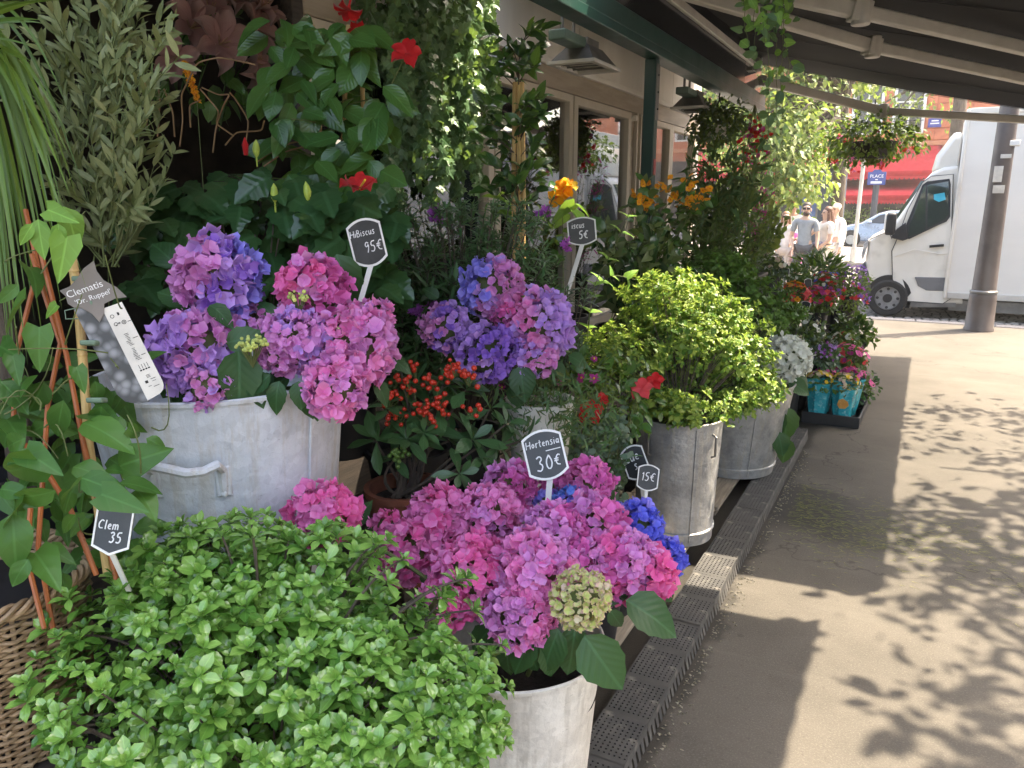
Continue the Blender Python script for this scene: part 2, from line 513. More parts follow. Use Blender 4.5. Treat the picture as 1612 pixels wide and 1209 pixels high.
K = {}
K['pave'] = pavemat()
K['cobble'] = surf("cobble_stone", (0.34, 0.31, 0.27), (0.22, 0.20, 0.18), rough=0.75, scale=3, bump=0.3, bscale=30, rnd=0.2)
K['bed'] = surf("road_bed", (0.16, 0.145, 0.125), rough=0.9, scale=4, bump=0.3, bscale=60)
K['kerb'] = surf("granite_kerb", (0.33, 0.31, 0.29), (0.24, 0.22, 0.21), rough=0.8, scale=40, bump=0.2, bscale=90)
K['asphalt'] = surf("asphalt", (0.07, 0.068, 0.066), rough=0.9, scale=30, bump=0.2, bscale=120)
K['rubber'] = surf("rubber_grating", (0.052, 0.051, 0.050), (0.085, 0.081, 0.076), rough=0.65, scale=9, col3=(0.20, 0.185, 0.16), scale3=7, rnd=0.06)
K['wood'] = surf("grey_wood", (0.30, 0.25, 0.19), (0.20, 0.165, 0.125), rough=0.75, scale=6, stretch=(9, 0.7, 9), bump=0.25, bscale=20, rnd=0.15)
K['darkwood'] = surf("dark_wood", (0.055, 0.042, 0.033), (0.03, 0.024, 0.02), rough=0.7, scale=6, stretch=(9, 0.7, 9), bump=0.2, bscale=18, rnd=0.2)
K['green'] = surf("dark_green_paint", (0.010, 0.045, 0.036), (0.014, 0.052, 0.043), rough=0.32, scale=3, bump=0.04, bscale=30)
K['cream'] = surf("cream_paint", (0.60, 0.53, 0.43), (0.54, 0.47, 0.37), rough=0.5, scale=3, stretch=(1, 1, 0.3), bump=0.05)
K['panelw'] = surf("white_panel", (0.78, 0.75, 0.69), (0.70, 0.66, 0.60), rough=0.55, scale=2.2, stretch=(1, 1, 0.3))
K['tan'] = surf("tan_trim", (0.40, 0.33, 0.25), (0.33, 0.27, 0.20), rough=0.5, scale=5, stretch=(3, .4, 3))
K['gloss'] = surf("gloss_black", (0.010, 0.011, 0.014), rough=0.12, scale=2, rvar=0.05, spec=0.6)
K['alu'] = surf("beige_aluminium", (0.54, 0.52, 0.48), (0.48, 0.455, 0.42), rough=0.42, metal=0.15, scale=5, bump=0.03)
K['grey'] = surf("grey_metal", (0.22, 0.215, 0.205), (0.16, 0.155, 0.15), rough=0.4, metal=0.5, scale=6)
K['black'] = surf("black_plastic", (0.018, 0.018, 0.02), rough=0.45, scale=8)
K['inside'] = surf("shop_interior", (0.06, 0.045, 0.036), (0.035, 0.027, 0.022), rough=0.8, scale=3)
K['canvas'] = awnmat()
K['glass'] = glassmat("window_glass", (0.75, 0.78, 0.77), 0.10)
K['zincblue'] = zincmat("painted_zinc", (0.66, 0.69, 0.73), (0.52, 0.55, 0.60), (0.50, 0.455, 0.39), 0.5, 0.05, 0.42)
K['zinc'] = zincmat("galvanised_zinc", (0.46, 0.455, 0.45), (0.27, 0.275, 0.28), (0.46, 0.42, 0.36), 0.42, 0.5, 0.6)
K['lime'] = zincmat("limewashed_zinc", (0.70, 0.67, 0.61), (0.54, 0.51, 0.46), (0.42, 0.385, 0.335), 0.6, 0.0, 0.5)
K['terra'] = surf("terracotta", (0.26, 0.085, 0.045), (0.18, 0.06, 0.035), rough=0.75, scale=8, bump=0.1)
K['soil'] = surf("potting_soil", (0.02, 0.015, 0.011), (0.035, 0.026, 0.02), rough=0.95, scale=30, bump=0.6, bscale=60)
K['nursery'] = surf("nursery_pot", (0.013, 0.013, 0.016), rough=0.5, scale=8)
K['bamboo'] = surf("bamboo_cane", (0.62, 0.42, 0.17), (0.50, 0.32, 0.12), rough=0.45, scale=10, stretch=(4, 4, 0.5))
K['orange'] = surf("orange_stake", (0.42, 0.12, 0.03), (0.33, 0.09, 0.025), rough=0.4, scale=10)
K['stem'] = surf("green_stem", (0.13, 0.17, 0.05), (0.10, 0.12, 0.035), rough=0.6, scale=20)
K['bark'] = surf("brown_bark", (0.11, 0.085, 0.06), (0.07, 0.052, 0.04), rough=0.85, scale=14, bump=0.5, bscale=50, stretch=(2, 2, 0.5))
K['twig'] = surf("willow_twig", (0.34, 0.20, 0.09), (0.26, 0.15, 0.07), rough=0.6, scale=10)
K['wicker'] = surf("wicker", (0.36, 0.245, 0.14), (0.25, 0.16, 0.085), rough=0.6, scale=16, bump=0.2, bscale=80, rnd=0.22)
K['slate'] = surf("chalkboard", (0.030, 0.032, 0.034), (0.05, 0.052, 0.054), rough=0.42, scale=14)
K['white'] = surf("white_plastic", (0.80, 0.79, 0.76), (0.74, 0.73, 0.70), rough=0.4, scale=10)
K['chalk'] = surf("white_ink", (0.85, 0.85, 0.85), rough=0.7, scale=30)
K['paper'] = surf("white_label", (0.74, 0.71, 0.65), rough=0.45, scale=10)
K['ink'] = surf("black_ink", (0.02, 0.02, 0.02), rough=0.5)
K['taupe'] = surf("taupe_label", (0.23, 0.205, 0.185), rough=0.4, scale=8)
K['print'] = printmat()
K['tie'] = surf("plant_tie", (0.16, 0.24, 0.17), rough=0.5, scale=20)
K['berry'] = surf("red_berry", (0.62, 0.045, 0.018), (0.48, 0.03, 0.014), rough=0.25, scale=30, rnd=0.2)
K['gberry'] = surf("green_berry", (0.12, 0.22, 0.04), rough=0.3)
# leaves
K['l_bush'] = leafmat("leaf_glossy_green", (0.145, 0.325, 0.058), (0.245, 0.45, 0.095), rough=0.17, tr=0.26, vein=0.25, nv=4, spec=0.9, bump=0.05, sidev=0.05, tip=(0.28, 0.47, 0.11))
K['l_busho'] = leafmat("leaf_glossy_old_shaded", (0.065, 0.18, 0.028), (0.11, 0.25, 0.040), rough=0.24, bump=0.05, sidev=0.05, tr=0.2, vein=0.25, nv=4, spec=0.6)  # older leaf tone, with the shade of the shrub's gaps put into it
K['l_clem'] = leafmat("leaf_clematis", (0.042, 0.125, 0.026), (0.085, 0.20, 0.038), rough=0.36, tr=0.28, vein=0.28, nv=3, spec=0.3)
K['l_clemy'] = leafmat("leaf_clematis_young", (0.15, 0.31, 0.05), (0.20, 0.38, 0.065), rough=0.45, tr=0.36, vein=0.35, nv=3, spec=0.3)
K['l_hib'] = leafmat("leaf_hibiscus", (0.024, 0.070, 0.024), (0.044, 0.105, 0.032), rough=0.18, tr=0.14, vein=0.22, nv=6, spec=0.55)
K['l_mand'] = leafmat("leaf_mandevilla", (0.038, 0.115, 0.028), (0.085, 0.185, 0.040), rough=0.19, tr=0.24, vein=0.28, nv=8, spec=0.5)
K['l_ivy'] = leafmat("leaf_ivy", (0.065, 0.145, 0.068), (0.145, 0.25, 0.11), rough=0.32, tr=0.36, vein=0.35, nv=4, spec=0.45)
K['l_olive'] = leafmat("leaf_olive", (0.17, 0.21, 0.085), (0.32, 0.34, 0.15), rough=0.38, tr=0.2, vein=0.14, sidev=0.0, nv=2, back=1.7, spec=0.35)
K['l_grass'] = leafmat("leaf_blade", (0.070, 0.145, 0.025), (0.15, 0.235, 0.04), rough=0.36, tr=0.30, vein=0.15, nv=0.5, spec=0.4)
K['l_hyd'] = leafmat("leaf_hydrangea", (0.018, 0.066, 0.020), (0.036, 0.100, 0.030), rough=0.42, tr=0.18, vein=0.38, nv=7, spec=0.4)
K['l_skim'] = leafmat("leaf_skimmia", (0.040, 0.100, 0.036), (0.068, 0.150, 0.050), rough=0.3, tr=0.12, vein=0.25, nv=6, spec=0.5)
K['l_needle'] = leafmat("leaf_narrow", (0.045, 0.115, 0.042), (0.095, 0.185, 0.066), rough=0.42, tr=0.2, vein=0.3, nv=1)
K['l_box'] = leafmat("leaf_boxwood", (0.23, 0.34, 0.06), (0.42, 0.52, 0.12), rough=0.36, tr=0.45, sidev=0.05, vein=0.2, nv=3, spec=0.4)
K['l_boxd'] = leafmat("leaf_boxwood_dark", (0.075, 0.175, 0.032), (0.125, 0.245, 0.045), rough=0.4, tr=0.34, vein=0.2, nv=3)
K['l_euc'] = leafmat("leaf_eucalyptus", (0.085, 0.135, 0.092), (0.13, 0.185, 0.120), rough=0.55, tr=0.15, vein=0.2, nv=3)
K['l_tree'] = leafmat("leaf_tree", (0.15, 0.20, 0.050), (0.28, 0.30, 0.095), rough=0.5, tr=0.42, vein=0.1, nv=3)
K['l_treed'] = leafmat("leaf_tree_dark", (0.050, 0.105, 0.024), (0.09, 0.155, 0.034), rough=0.5, tr=0.3, vein=0.1, nv=3)
K['l_tall'] = leafmat("leaf_tall", (0.070, 0.115, 0.038), (0.135, 0.175, 0.060), rough=0.5, tr=0.28, vein=0.2, nv=2)
# petals
def pet(k, a, b, **kw): K[k] = petalmat(k, a, b, **kw)
pet('p_pink', (0.80, 0.17, 0.47), (0.84, 0.27, 0.56), edge=(0.90, 0.33, 0.65))
pet('p_hot', (0.82, 0.10, 0.36), (0.85, 0.17, 0.44), edge=(0.90, 0.22, 0.51))
pet('p_rose', (0.66, 0.10, 0.38), (0.74, 0.16, 0.48), edge=(0.84, 0.21, 0.56))
pet('p_mauve', (0.68, 0.21, 0.56), (0.75, 0.30, 0.64), edge=(0.82, 0.38, 0.72))
pet('p_lilac', (0.48, 0.25, 0.70), (0.58, 0.34, 0.76), edge=(0.67, 0.40, 0.87))
pet('p_violet', (0.26, 0.11, 0.60), (0.36, 0.17, 0.64), edge=(0.43, 0.22, 0.73))
pet('p_blue', (0.06, 0.085, 0.66), (0.14, 0.16, 0.74), edge=(0.21, 0.23, 0.88))
pet('p_sky', (0.09, 0.22, 0.80), (0.17, 0.32, 0.84), edge=(0.24, 0.41, 0.90))
pet('p_peri', (0.22, 0.19, 0.74), (0.33, 0.28, 0.78), edge=(0.39, 0.34, 0.89))
pet('p_lime', (0.52, 0.60, 0.17), (0.66, 0.66, 0.30), edge=(0.72, 0.42, 0.38))
pet('p_cream', (0.72, 0.70, 0.42), (0.74, 0.50, 0.46))
pet('p_white', (0.78, 0.80, 0.70), (0.84, 0.84, 0.78))
pet('p_red', (0.58, 0.012, 0.016), (0.68, 0.025, 0.025), rough=0.5)
pet('p_coral', (0.74, 0.05, 0.06), (0.76, 0.09, 0.10))
pet('p_orange', (0.90, 0.36, 0.015), (0.95, 0.46, 0.02), eye=(0.75, 0.12, 0.02))
pet('p_yellow', (0.85, 0.60, 0.04), (0.88, 0.66, 0.08))
pet('p_magenta', (0.40, 0.03, 0.20), (0.58, 0.06, 0.32))
pet('p_lily', (0.30, 0.14, 0.13), (0.37, 0.19, 0.17), edge=(0.42, 0.27, 0.24))
pet('p_purple', (0.36, 0.07, 0.42), (0.48, 0.12, 0.52))
# ------------------------------------------------------------------ leaf, petal and flower templates
def leafT(W=0.5, nl=5, prof='ovate', fold=0.25, curl=0.3, wave=0.0, tooth=0.0, twist=0.0):
    V, UV, F = [], [], []
    for i in range(nl + 1):
        t = i / nl
        if prof == 'ovate': w = math.sin(math.pi * t ** 0.75) ** 0.85
        elif prof == 'lance': w = math.sin(math.pi * t ** 0.85) ** 0.8
        elif prof == 'obov': w = math.sin(math.pi * t ** 1.45) ** 0.85
        elif prof == 'heart': w = (1 - t) ** 0.75 * min(1.0, 0.62 + 2.2 * t) * 1.15
        elif prof == 'blade': w = (1 - t ** 2.5) * 1.0
        elif prof == 'round': w = math.sin(math.pi * min(1, t * 0.95 + 0.03)) ** 0.55
        if tooth and 0 < i < nl: w *= 1 + tooth * (1 if i % 2 else -1)
        w *= W / 2
        if i == nl: w = 0.0
        yb = -0.10 if (prof == 'heart' and i == 0) else 0.0
        z0 = -curl * t * t
        wv = wave * math.sin(i * 2.1)
        y = t * (1 - 0.12 * abs(curl) * t)
        for s, u in ((-1, 0.0), (0, 0.5), (1, 1.0)):
            V.append((s * w, y + (yb if s else 0), z0 + fold * abs(s) * w + (wv * w * s) + twist * s * w * t))
            UV.append((0.5 + s * 0.5 * max(w * 2 / W, 0.05), t))
    for i in range(nl):
        a = i * 3
        for s in (0, 1):
            F += [(a + s, a + s + 1, a + s + 4), (a + s, a + s + 4, a + s + 3)]
    return T(V, F, UV)

def fanT(outline, centre=(0, 0.3), cup=0.1, droop=0.15):
    """Lobed leaf (ivy, hibiscus): a fan round an inner point."""
    V = [(centre[0], centre[1], 0.0)]; UV = [(0.5, 0.3)]; F = []
    for x, y in outline:
        r2 = x * x + (y - centre[1]) ** 2
        V.append((x, y, cup * abs(x) - droop * r2)); UV.append((0.5 + x * 0.7, min(1, max(0, y))))
    n = len(outline)
    F = [(0, 1 + i, 1 + (i + 1) % n) for i in range(n)]
    V = np.array(V); 
    return T(V, [(a, c, b) for a, b, c in F], UV)

def ivy_outline():
    h = [(0.0, 0.05), (-0.22, -0.06), (-0.42, 0.08), (-0.30, 0.26), (-0.48, 0.48), (-0.22, 0.55), (-0.12, 0.72), (0, 1.0)]
    return h + [(-x, y) for x, y in reversed(h[1:-1])]

def hib_outline():
    h = [(0.0, 0.0), (-0.20, -0.04), (-0.34, 0.10), (-0.33, 0.22), (-0.43, 0.34), (-0.33, 0.46), (-0.34, 0.58), (-0.20, 0.68), (-0.17, 0.82), (0, 1.0)]
    return h + [(-x, y) for x, y in reversed(h[1:-1])]

def petal_grid(W, L, cup, lift, wave=0.0, nr=3, pinch=0.25, tipr=0.6, ph=0.0):
    V, UV = [], []
    for i in range(nr + 1):
        t = i / nr
        w = (pinch + (1 - pinch) * math.sin(min(1, t / 0.62) * math.pi / 2)) * (1 if t < 0.62 else math.cos((t - 0.62) / 0.38 * math.pi / 2 * tipr))
        for s in (-1, 0, 1):
            V.append((s * w * W / 2, t * L * (1 - 0.10 * abs(s) * t), lift * t * L + cup * L * (abs(s) * 0.6) * t - cup * L * t * t * 0.8 + wave * L * s * math.sin(t * 3 + ph)))
            UV.append((0.5 + s * 0.5, t))
    F = []
    for i in range(nr):
        a = i * 3
        for s in (0, 1): F += [(a + s, a + s + 1, a + s + 4), (a + s, a + s + 4, a + s + 3)]
    return np.array(V), F, UV

def floretT(k=4, W=0.62, L=0.52, cup=0.1, lift=0.25, wave=0.1, jit=0.2, seed=0, nr=2, tipr=0.6):
    """A small open flower of k petals lying in the local x-y plane, facing +z."""
    rs = np.random.default_rng(seed); V, F, UV, off = [], [], [], 0
    for i in range(k):
        pv, pf, pu = petal_grid(W * rs.uniform(0.85, 1.15), L * rs.uniform(0.85, 1.15), cup * rs.uniform(-0.6, 1.5), lift + rs.uniform(-jit, jit), wave * rs.uniform(-1, 1), nr, ph=rs.uniform(0, 6), tipr=tipr)
        a = 2 * math.pi * i / k + rs.uniform(-0.18, 0.18); c, s = math.cos(a), math.sin(a)
        pv = pv @ np.array([[c, s, 0], [-s, c, 0], [0, 0, 1]])
        pv[:, 2] += 0.012 * (i % 2)
        V.append(pv); UV += pu; F += [tuple(q + off for q in f) for f in pf]; off += len(pv)
    return T(np.concatenate(V), F, UV)

LF = {
    'bush': [leafT(0.52, 4, 'obov', 0.35, 0.25), leafT(0.50, 4, 'obov', 0.3, 0.45), leafT(0.55, 4, 'obov', 0.45, 0.1)],
    'clem': [leafT(0.66, 6, 'heart', 0.22, 0.35), leafT(0.60, 6, 'ovate', 0.2, 0.5, wave=0.12), leafT(0.62, 6, 'heart', 0.35, 0.15), leafT(0.48, 6, 'ovate', 0.3, 0.3)],
    'hib': [fanT(hib_outline(), (0, 0.35), 0.12, 0.25), fanT(hib_outline(), (0, 0.35), 0.25, 0.45), fanT([(x * 0.85, y) for x, y in hib_outline()], (0, 0.3), -0.1, 0.3)],
    'mand': [leafT(0.56, 6, 'ovate', 0.22, 0.25), leafT(0.50, 6, 'ovate', 0.3, 0.45), leafT(0.60, 6, 'ovate', 0.15, 0.1, wave=0.1)],
    'ivy': [fanT(ivy_outline(), (0, 0.35), 0.1, 0.3), fanT(ivy_outline(), (0, 0.35), 0.3, 0.2), fanT([(x * 0.9, y * 0.9) for x, y in ivy_outline()], (0, 0.3), -0.1, 0.5)],
    'olive': [leafT(0.24, 4, 'lance', 0.25, 0.15), leafT(0.21, 4, 'lance', 0.3, 0.35), leafT(0.27, 4, 'lance', 0.2, 0.0)],
    'hyd': [leafT(0.68, 9, 'ovate', 0.22, 0.35, tooth=0.045), leafT(0.62, 9, 'ovate', 0.15, 0.55, tooth=0.045), leafT(0.72, 9, 'ovate', 0.28, 0.2, tooth=0.045)],
    'skim': [leafT(0.38, 5, 'obov', 0.22, 0.2), leafT(0.36, 5, 'obov', 0.28, 0.4), leafT(0.42, 5, 'obov', 0.2, 0.0)],
    'needle': [leafT(0.20, 3, 'lance', 0.3, 0.2), leafT(0.16, 3, 'lance', 0.3, 0.4), leafT(0.25, 3, 'lance', 0.3, 0.0)],
    'box': [leafT(0.58, 3, 'obov', 0.3, 0.2), leafT(0.55, 3, 'obov', 0.4, 0.0), leafT(0.62, 3, 'obov', 0.25, 0.4)],
    'euc': [leafT(0.75, 4, 'round', 0.1, 0.1), leafT(0.6, 4, 'round', 0.2, 0.3)],
    'tree': [leafT(0.55, 3, 'ovate', 0.25, 0.3), leafT(0.6, 3, 'ovate', 0.35, 0.5), leafT(0.5, 3, 'ovate', 0.2, 0.1)],
}
FL = {
    'hyd': [floretT(4, 0.72, 0.56, 0.28, 0.45, 0.32, 0.55, s, 3, 0.92) for s in range(6)],
    'five': [floretT(5, 0.62, 0.52, 0.15, 0.15, 0.1, 0.15, s + 9) for s in range(3)],
    'daisy': [floretT(9, 0.24, 0.52, 0.1, 0.1, 0.0, 0.1, s + 20) for s in range(2)],
    'tuft': [floretT(7, 0.28, 0.5, 0.2, 0.9, 0.1, 0.4, s + 30) for s in range(2)],
}
def petT(W=0.8, cup=0.3, lift=0.35, wave=0.12, s=0):
    v, f, u = petal_grid(W, 1.0, cup, lift, wave, 5, 0.22, 0.75, s)
    return T(v, f, u)
PT = {'mallow': [petT(0.95, 0.55, 0.55, 0.12, s) for s in (0, 2, 4)], 'trumpet': [petT(0.8, 0.5, 0.25, 0.1, s) for s in (0, 2)], 'lily': [petT(0.62, 0.9, 0.7, 0.06, s) for s in (0, 2)]}

def soft(d, seed, amp):
    """A slowly varying bump over directions, so that crowns are uneven."""
    rs = np.random.default_rng(seed); o = np.zeros(len(d))
    for _ in range(7):
        k = rs.normal(size=3) * 3.2; o += np.sin(d @ k + rs.uniform(0, 6))
    return 1 + amp * o / 2.6

def rosettes(C, D, k, size, spread=(15, 70), jit=0.25, up=None):
    size = size * rng.uniform(.72, 1.22, len(C))
    """Whorls of k leaves at each C round the axis D: returns the leaf matrices."""
    Ms = []
    D = nrm(D); n = len(C)
    ref = nrm(np.cross(D, rdir(n))); bi = np.cross(D, ref)
    for j in range(k):
        a = j * 2.4 + rng.uniform(-0.3, 0.3, n); e = np.radians(spread[0] + (spread[1] - spread[0]) * ((k - 1 - j) / max(1, k - 1)) + rng.normal(0, 8, n))
        e = np.radians(90) - e          # inner leaves stand up, outer ones spread
        rad = ref * np.cos(a)[:, None] + bi * np.sin(a)[:, None]
        d = rad * np.sin(np.radians(90) - e)[:, None] * 1.0 + D * np.cos(np.radians(90) - e)[:, None]
        s = size * (0.55 + 0.5 * (k - j) / k) * rng.uniform(1 - jit, 1 + jit, n)
        back = -D * (0.10 * (k - j) / k * size * 2.0)[:, None]
        Ms.append(frames(C + back * (j < k) * 0.6, d, D, s))
    return np.concatenate(Ms)

def petals5(parent, c, d, size, temps, mats, k=5, tilt=0.5):
    """An open flower: k petals as pieces of their own round the axis d."""
    d = nrm(np.asarray(d, float)); ref = nrm(np.cross(d, [0.3, 0.5, 0.81])); bi = np.cross(d, ref)
    P, D = [], []
    for i in range(k):
        a = 2 * math.pi * i / k + rng.uniform(-0.15, 0.15)
        P.append(c); D.append(ref * math.cos(a) + bi * math.sin(a) + d * 0.05)
    M = frames(np.array(P), np.array(D), d, size * rng.uniform(0.9, 1.1, k))
    place(parent, "petal", temps, mats, M, limit=k)

def toward(c, mix=0.6, up=0.4):
    """A direction that looks out to the pavement and up."""
    v = nrm(EYEP - np.asarray(c)) * mix + np.array([0, 0, up])
    return nrm(v)
# ------------------------------------------------------------------ the setting
XW, XB = -2.72, -1.97          # window wall; beam line
def ground():
    m = MB()
    def slab(x0, x1, y0, y1, z, n=1): m.add([(x0, y0, z), (x1, y0, z), (x1, y1, z), (x0, y1, z)], [(0, 1, 2, 3)])
    slab(-60, 60, -40, 12.62, 0.0)
    tag(m.build("pavement", K['pave']), kind='structure')
    r = MB(); r.add([(-200, 12.62, -0.135), (200, 12.62, -0.135), (200, 300, -0.135), (-200, 300, -0.135)], [(0, 1, 2, 3)])
    tag(r.build("road", K['bed']), kind='structure')
    k = thing("kerb", "granite kerb", None, (0, 12.75, 0)); tag(k, kind='structure')
    x = -9.0
    while x < 9:
        b = MB(); b.box(x, x + 0.985, 12.62, 12.82, -0.13, 0.004 + rng.uniform(-.002, .002)); b.build("kerb_stone", K['kerb'], k, bevel=0.012); x += 1.0
    # setts of the side street: courses of stones that curve a little
    V, F, off = [], [], 0
    y = 12.9
    while y < 24.2:
        x = -7.5 + rng.uniform(0, .1)
        while x < 4.2:
            w = rng.uniform(0.10, 0.15); h = rng.uniform(-0.014, 0.006)
            yy = y + 0.10 * math.sin(x * 1.3)
            a, b_, c, d = x + .008, x + w - .008, yy + .008, yy + .112
            z = -0.118 + h; i = 0.02
            V += [(a, c, -.14), (b_, c, -.14), (b_, d, -.14), (a, d, -.14), (a + i, c + i, z), (b_ - i, c + i, z), (b_ - i, d - i, z), (a + i, d - i, z)]
            F += [tuple(q + off for q in f) for f in ((4, 5, 6), (4, 6, 7), (0, 1, 5), (0, 5, 4), (1, 2, 6), (1, 6, 5), (2, 3, 7), (2, 7, 6), (3, 0, 4), (3, 4, 7))]
            off += 8; x += w
        y += 0.125
    me = raw_mesh("cobbles", V, F, None, None, [K['cobble']], smooth=False)
    tag(link("cobbles", me), kind='stuff')
    # the island and far pavement across the street
    f = MB(); f.box(-30, 30, 24.4, 33.0, -0.13, 0.0)
    tag(f.build("far_pavement", K['kerb']), kind='structure')
    a = MB(); a.add([(-60, 33.0, -0.128), (60, 33.0, -0.128), (60, 40.5, -0.128), (-60, 40.5, -0.128)], [(0, 1, 2, 3)])
    tag(a.build("far_road", K['asphalt']), kind='structure')
    a = MB(); a.box(-60, 60, 40.5, 44.0, -0.13, 0.02)
    tag(a.build("cafe_pavement", K['kerb']), kind='structure')
ground()

def shop():
    """The flower shop: wall of windows, door, green beam on posts, white fascia, gloss-black awning housing."""
    t = thing("flower_shop", "flower shop front with cream window frames, dark green beam and posts", "building", (XW, 6, 0))
    Y0, Y1 = -1.2, 10.1
    w = MB(); w.box(XW - 0.12, XW, Y0, Y1, 0, 0.55); w.build("base_wall", K['darkwood'], t)
    w = MB(); w.box(XW - 3.4, XW - 0.001, Y0, Y1, 0.0, 0.02); w.build("inner_floor", K['inside'], t)
    w = MB(); w.box(XW - 3.5, XW - 3.4, Y0, Y1, 0.0, 3.4); w.box(XW - 3.4, XW - 0.13, Y0 - .1, Y0, 0, 3.4); w.box(XW - 3.4, XW - 0.13, Y1, Y1 + .1, 0, 3.4)
    w.build("inner_wall", K['inside'], t)
    w = MB(); w.box(XW - 3.4, XW - 0.13, Y0, Y1, 3.3, 3.4); w.build("ceiling", K['inside'], t)
    # clad panels over the windows
    y = Y0
    for y2 in (0.2, 1.7, 2.62, 3.2, 3.9, 4.75, 6.3, 7.9, 9.0, 10.1):
        p = MB(); p.box(XW - 0.08, XW + 0.012, y + .004, y2 - .004, 2.765 if y2 > 3 else 2.93, 3.5); p.build("fascia_panel", K['panelw'], t, bevel=0.004); y = y2
    p = MB(); p.box(XW - 0.10, XW + 0.03, 3.0, Y1, 2.562, 2.718); p.build("lintel", K['tan'], t, bevel=0.006)
    p = MB(); p.box(XW - 0.09, XW + 0.055, 3.0, Y1, 2.72, 2.763); p.build("moulding", K['panelw'], t, bevel=0.006)
    p = MB(); p.box(XW - 0.09, XW + 0.03, Y0, 2.998, 2.90, 2.93); p.build("head_rail", K['panelw'], t, bevel=.004)
    # window bays: frames and panes
    bays = [(Y0, 1.2), (1.2, 3.0), (3.0, 4.83), (4.85, 6.18), (6.20, 7.62), (8.05, 9.0), (9.0, 10.08)]
    for i, (a, b) in enumerate(bays):
        top = 2.90 if b < 3.1 else 2.56
        fr = MB(); s = 0.075 if i != 4 else 0.085; fm = K['cream'] if i > 1 else K['darkwood']
        O, X, Y, Z = (XW - 0.05, 0, 0), (0, 1, 0), (0, 0, 1), (1, 0, 0)
        fr.ring([(a, .55), (b, .55), (b, top - .002), (a, top - .002)], [(a + s, .62), (b - s, .62), (b - s, top - s * .8), (a + s, top - s * .8)], O, X, Y, Z, 0.075)
        fo = fr.build("window", fm, t, bevel=0.006)
        if b < 3.1: continue          # panes left out of the two left bays to keep bright reflections off
        g = MB(); g.box(XW - 0.03, XW - 0.022, a + s - .005, b - s + .005, .615, top - s * .8 + .005); g.build("pane", K['glass'], fo)
        if i == 4:
            h = MB(); h.tube([(XW + .03, b - .05, 1.0), (XW + .07, b - .05, 1.0), (XW + .07, b - .05, 1.25), (XW + .03, b - .05, 1.25)], .01); h.build("door_handle", K['grey'], fo)
    p = MB(); p.box(XW - .1, XW + .02, 7.62, 8.05, 0.55, 2.562); p.build("pier", K['tan'], t, bevel=.006)
    for y in (7.70, 7.82, 7.93):
        p = MB(); p.box(XW + .02, XW + .055, y, y + .035, 0.0, 2.56); p.build("jamb_strip", K['cream'] if y < 7.9 else K['grey'], t, bevel=.004)
    # beam of two leaves, posts
    b = MB(); b.box(XB - .02, XB + .115, -1.2, 9.95, 2.735, 2.80); b.build("beam_soffit", K['green'], t, bevel=.006)
    b = MB(); b.box(XB + .03, XB + .10, -1.2, 9.98, 2.803, 2.925); b.build("beam", K['green'], t, bevel=.006)
    for y in (0.2, 5.9):
        q = MB(); q.box(XB - .02, XB + .07, y - .035, y + .055, 0, 2.734); po = q.build("post", K['green'], t, bevel=.008)
        q = MB(); q.box(XB + .071, XB + .077, y - .03, y + .045, 2.30, 2.70); q.build("post_plate", K['grey'], po, bevel=.002)
        for z in (2.38, 2.5, 2.62):
            q = MB(); q.ball((XB + .079, y + .008, z), .008, 8, 5); q.build("bolt", K['black'], po)
    q = MB(); q.box(XB + .071, XB + .075, 5.89, 5.94, 1.90, 2.02); q.build("notice", surf("red_notice", (0.45, 0.08, 0.09), rough=.5), t)
    # canopy roof between beam and wall
    q = MB(); q.box(XW - .1, XB + .03, -1.2, 4.22, 3.32, 3.36); q.box(XW - .1, XB + .03, 4.74, 10.0, 3.32, 3.36); q.build("canopy_roof", K['panelw'], t)  # gap added in the roof so that sun reaches the ivy
    # gloss panel over the beam, clear end pane
    q = MB(); q.box(XB + .035, XB + .05, -1.2, 4.22, 2.93, 3.45); q.box(XB + .035, XB + .05, 4.74, 9.0, 2.93, 3.45); q.build("sign_panel", K['gloss'], t)  # panel split at the same added gap to let the sun through
    q = MB(); q.box(XB + .036, XB + .049, 9.01, 9.9, 2.93, 3.40); q.build("end_pane", glassmat("end_glass", (.85, .9, .88), .0), t)
    # a low dado of the corner, so that the far end is closed
    q = MB(); q.box(XW - 3.4, XW + .02, 10.1, 10.2, 0, 3.5); q.build("end_wall", K['panelw'], t)
    lam = MB(); lam.box(XW - .1, XW + .02, 9.98, 10.1, 0, 3.5); lam.build("corner_post", K['cream'], t, bevel=.01)
    fb = MB(); fb.tube([(XW + .04, 7.58, 2.50), (XW + .09, 7.58, 2.50)], .028, 12); fb.build("alarm_box", K['panelw'], t, bevel=.004)
shop()

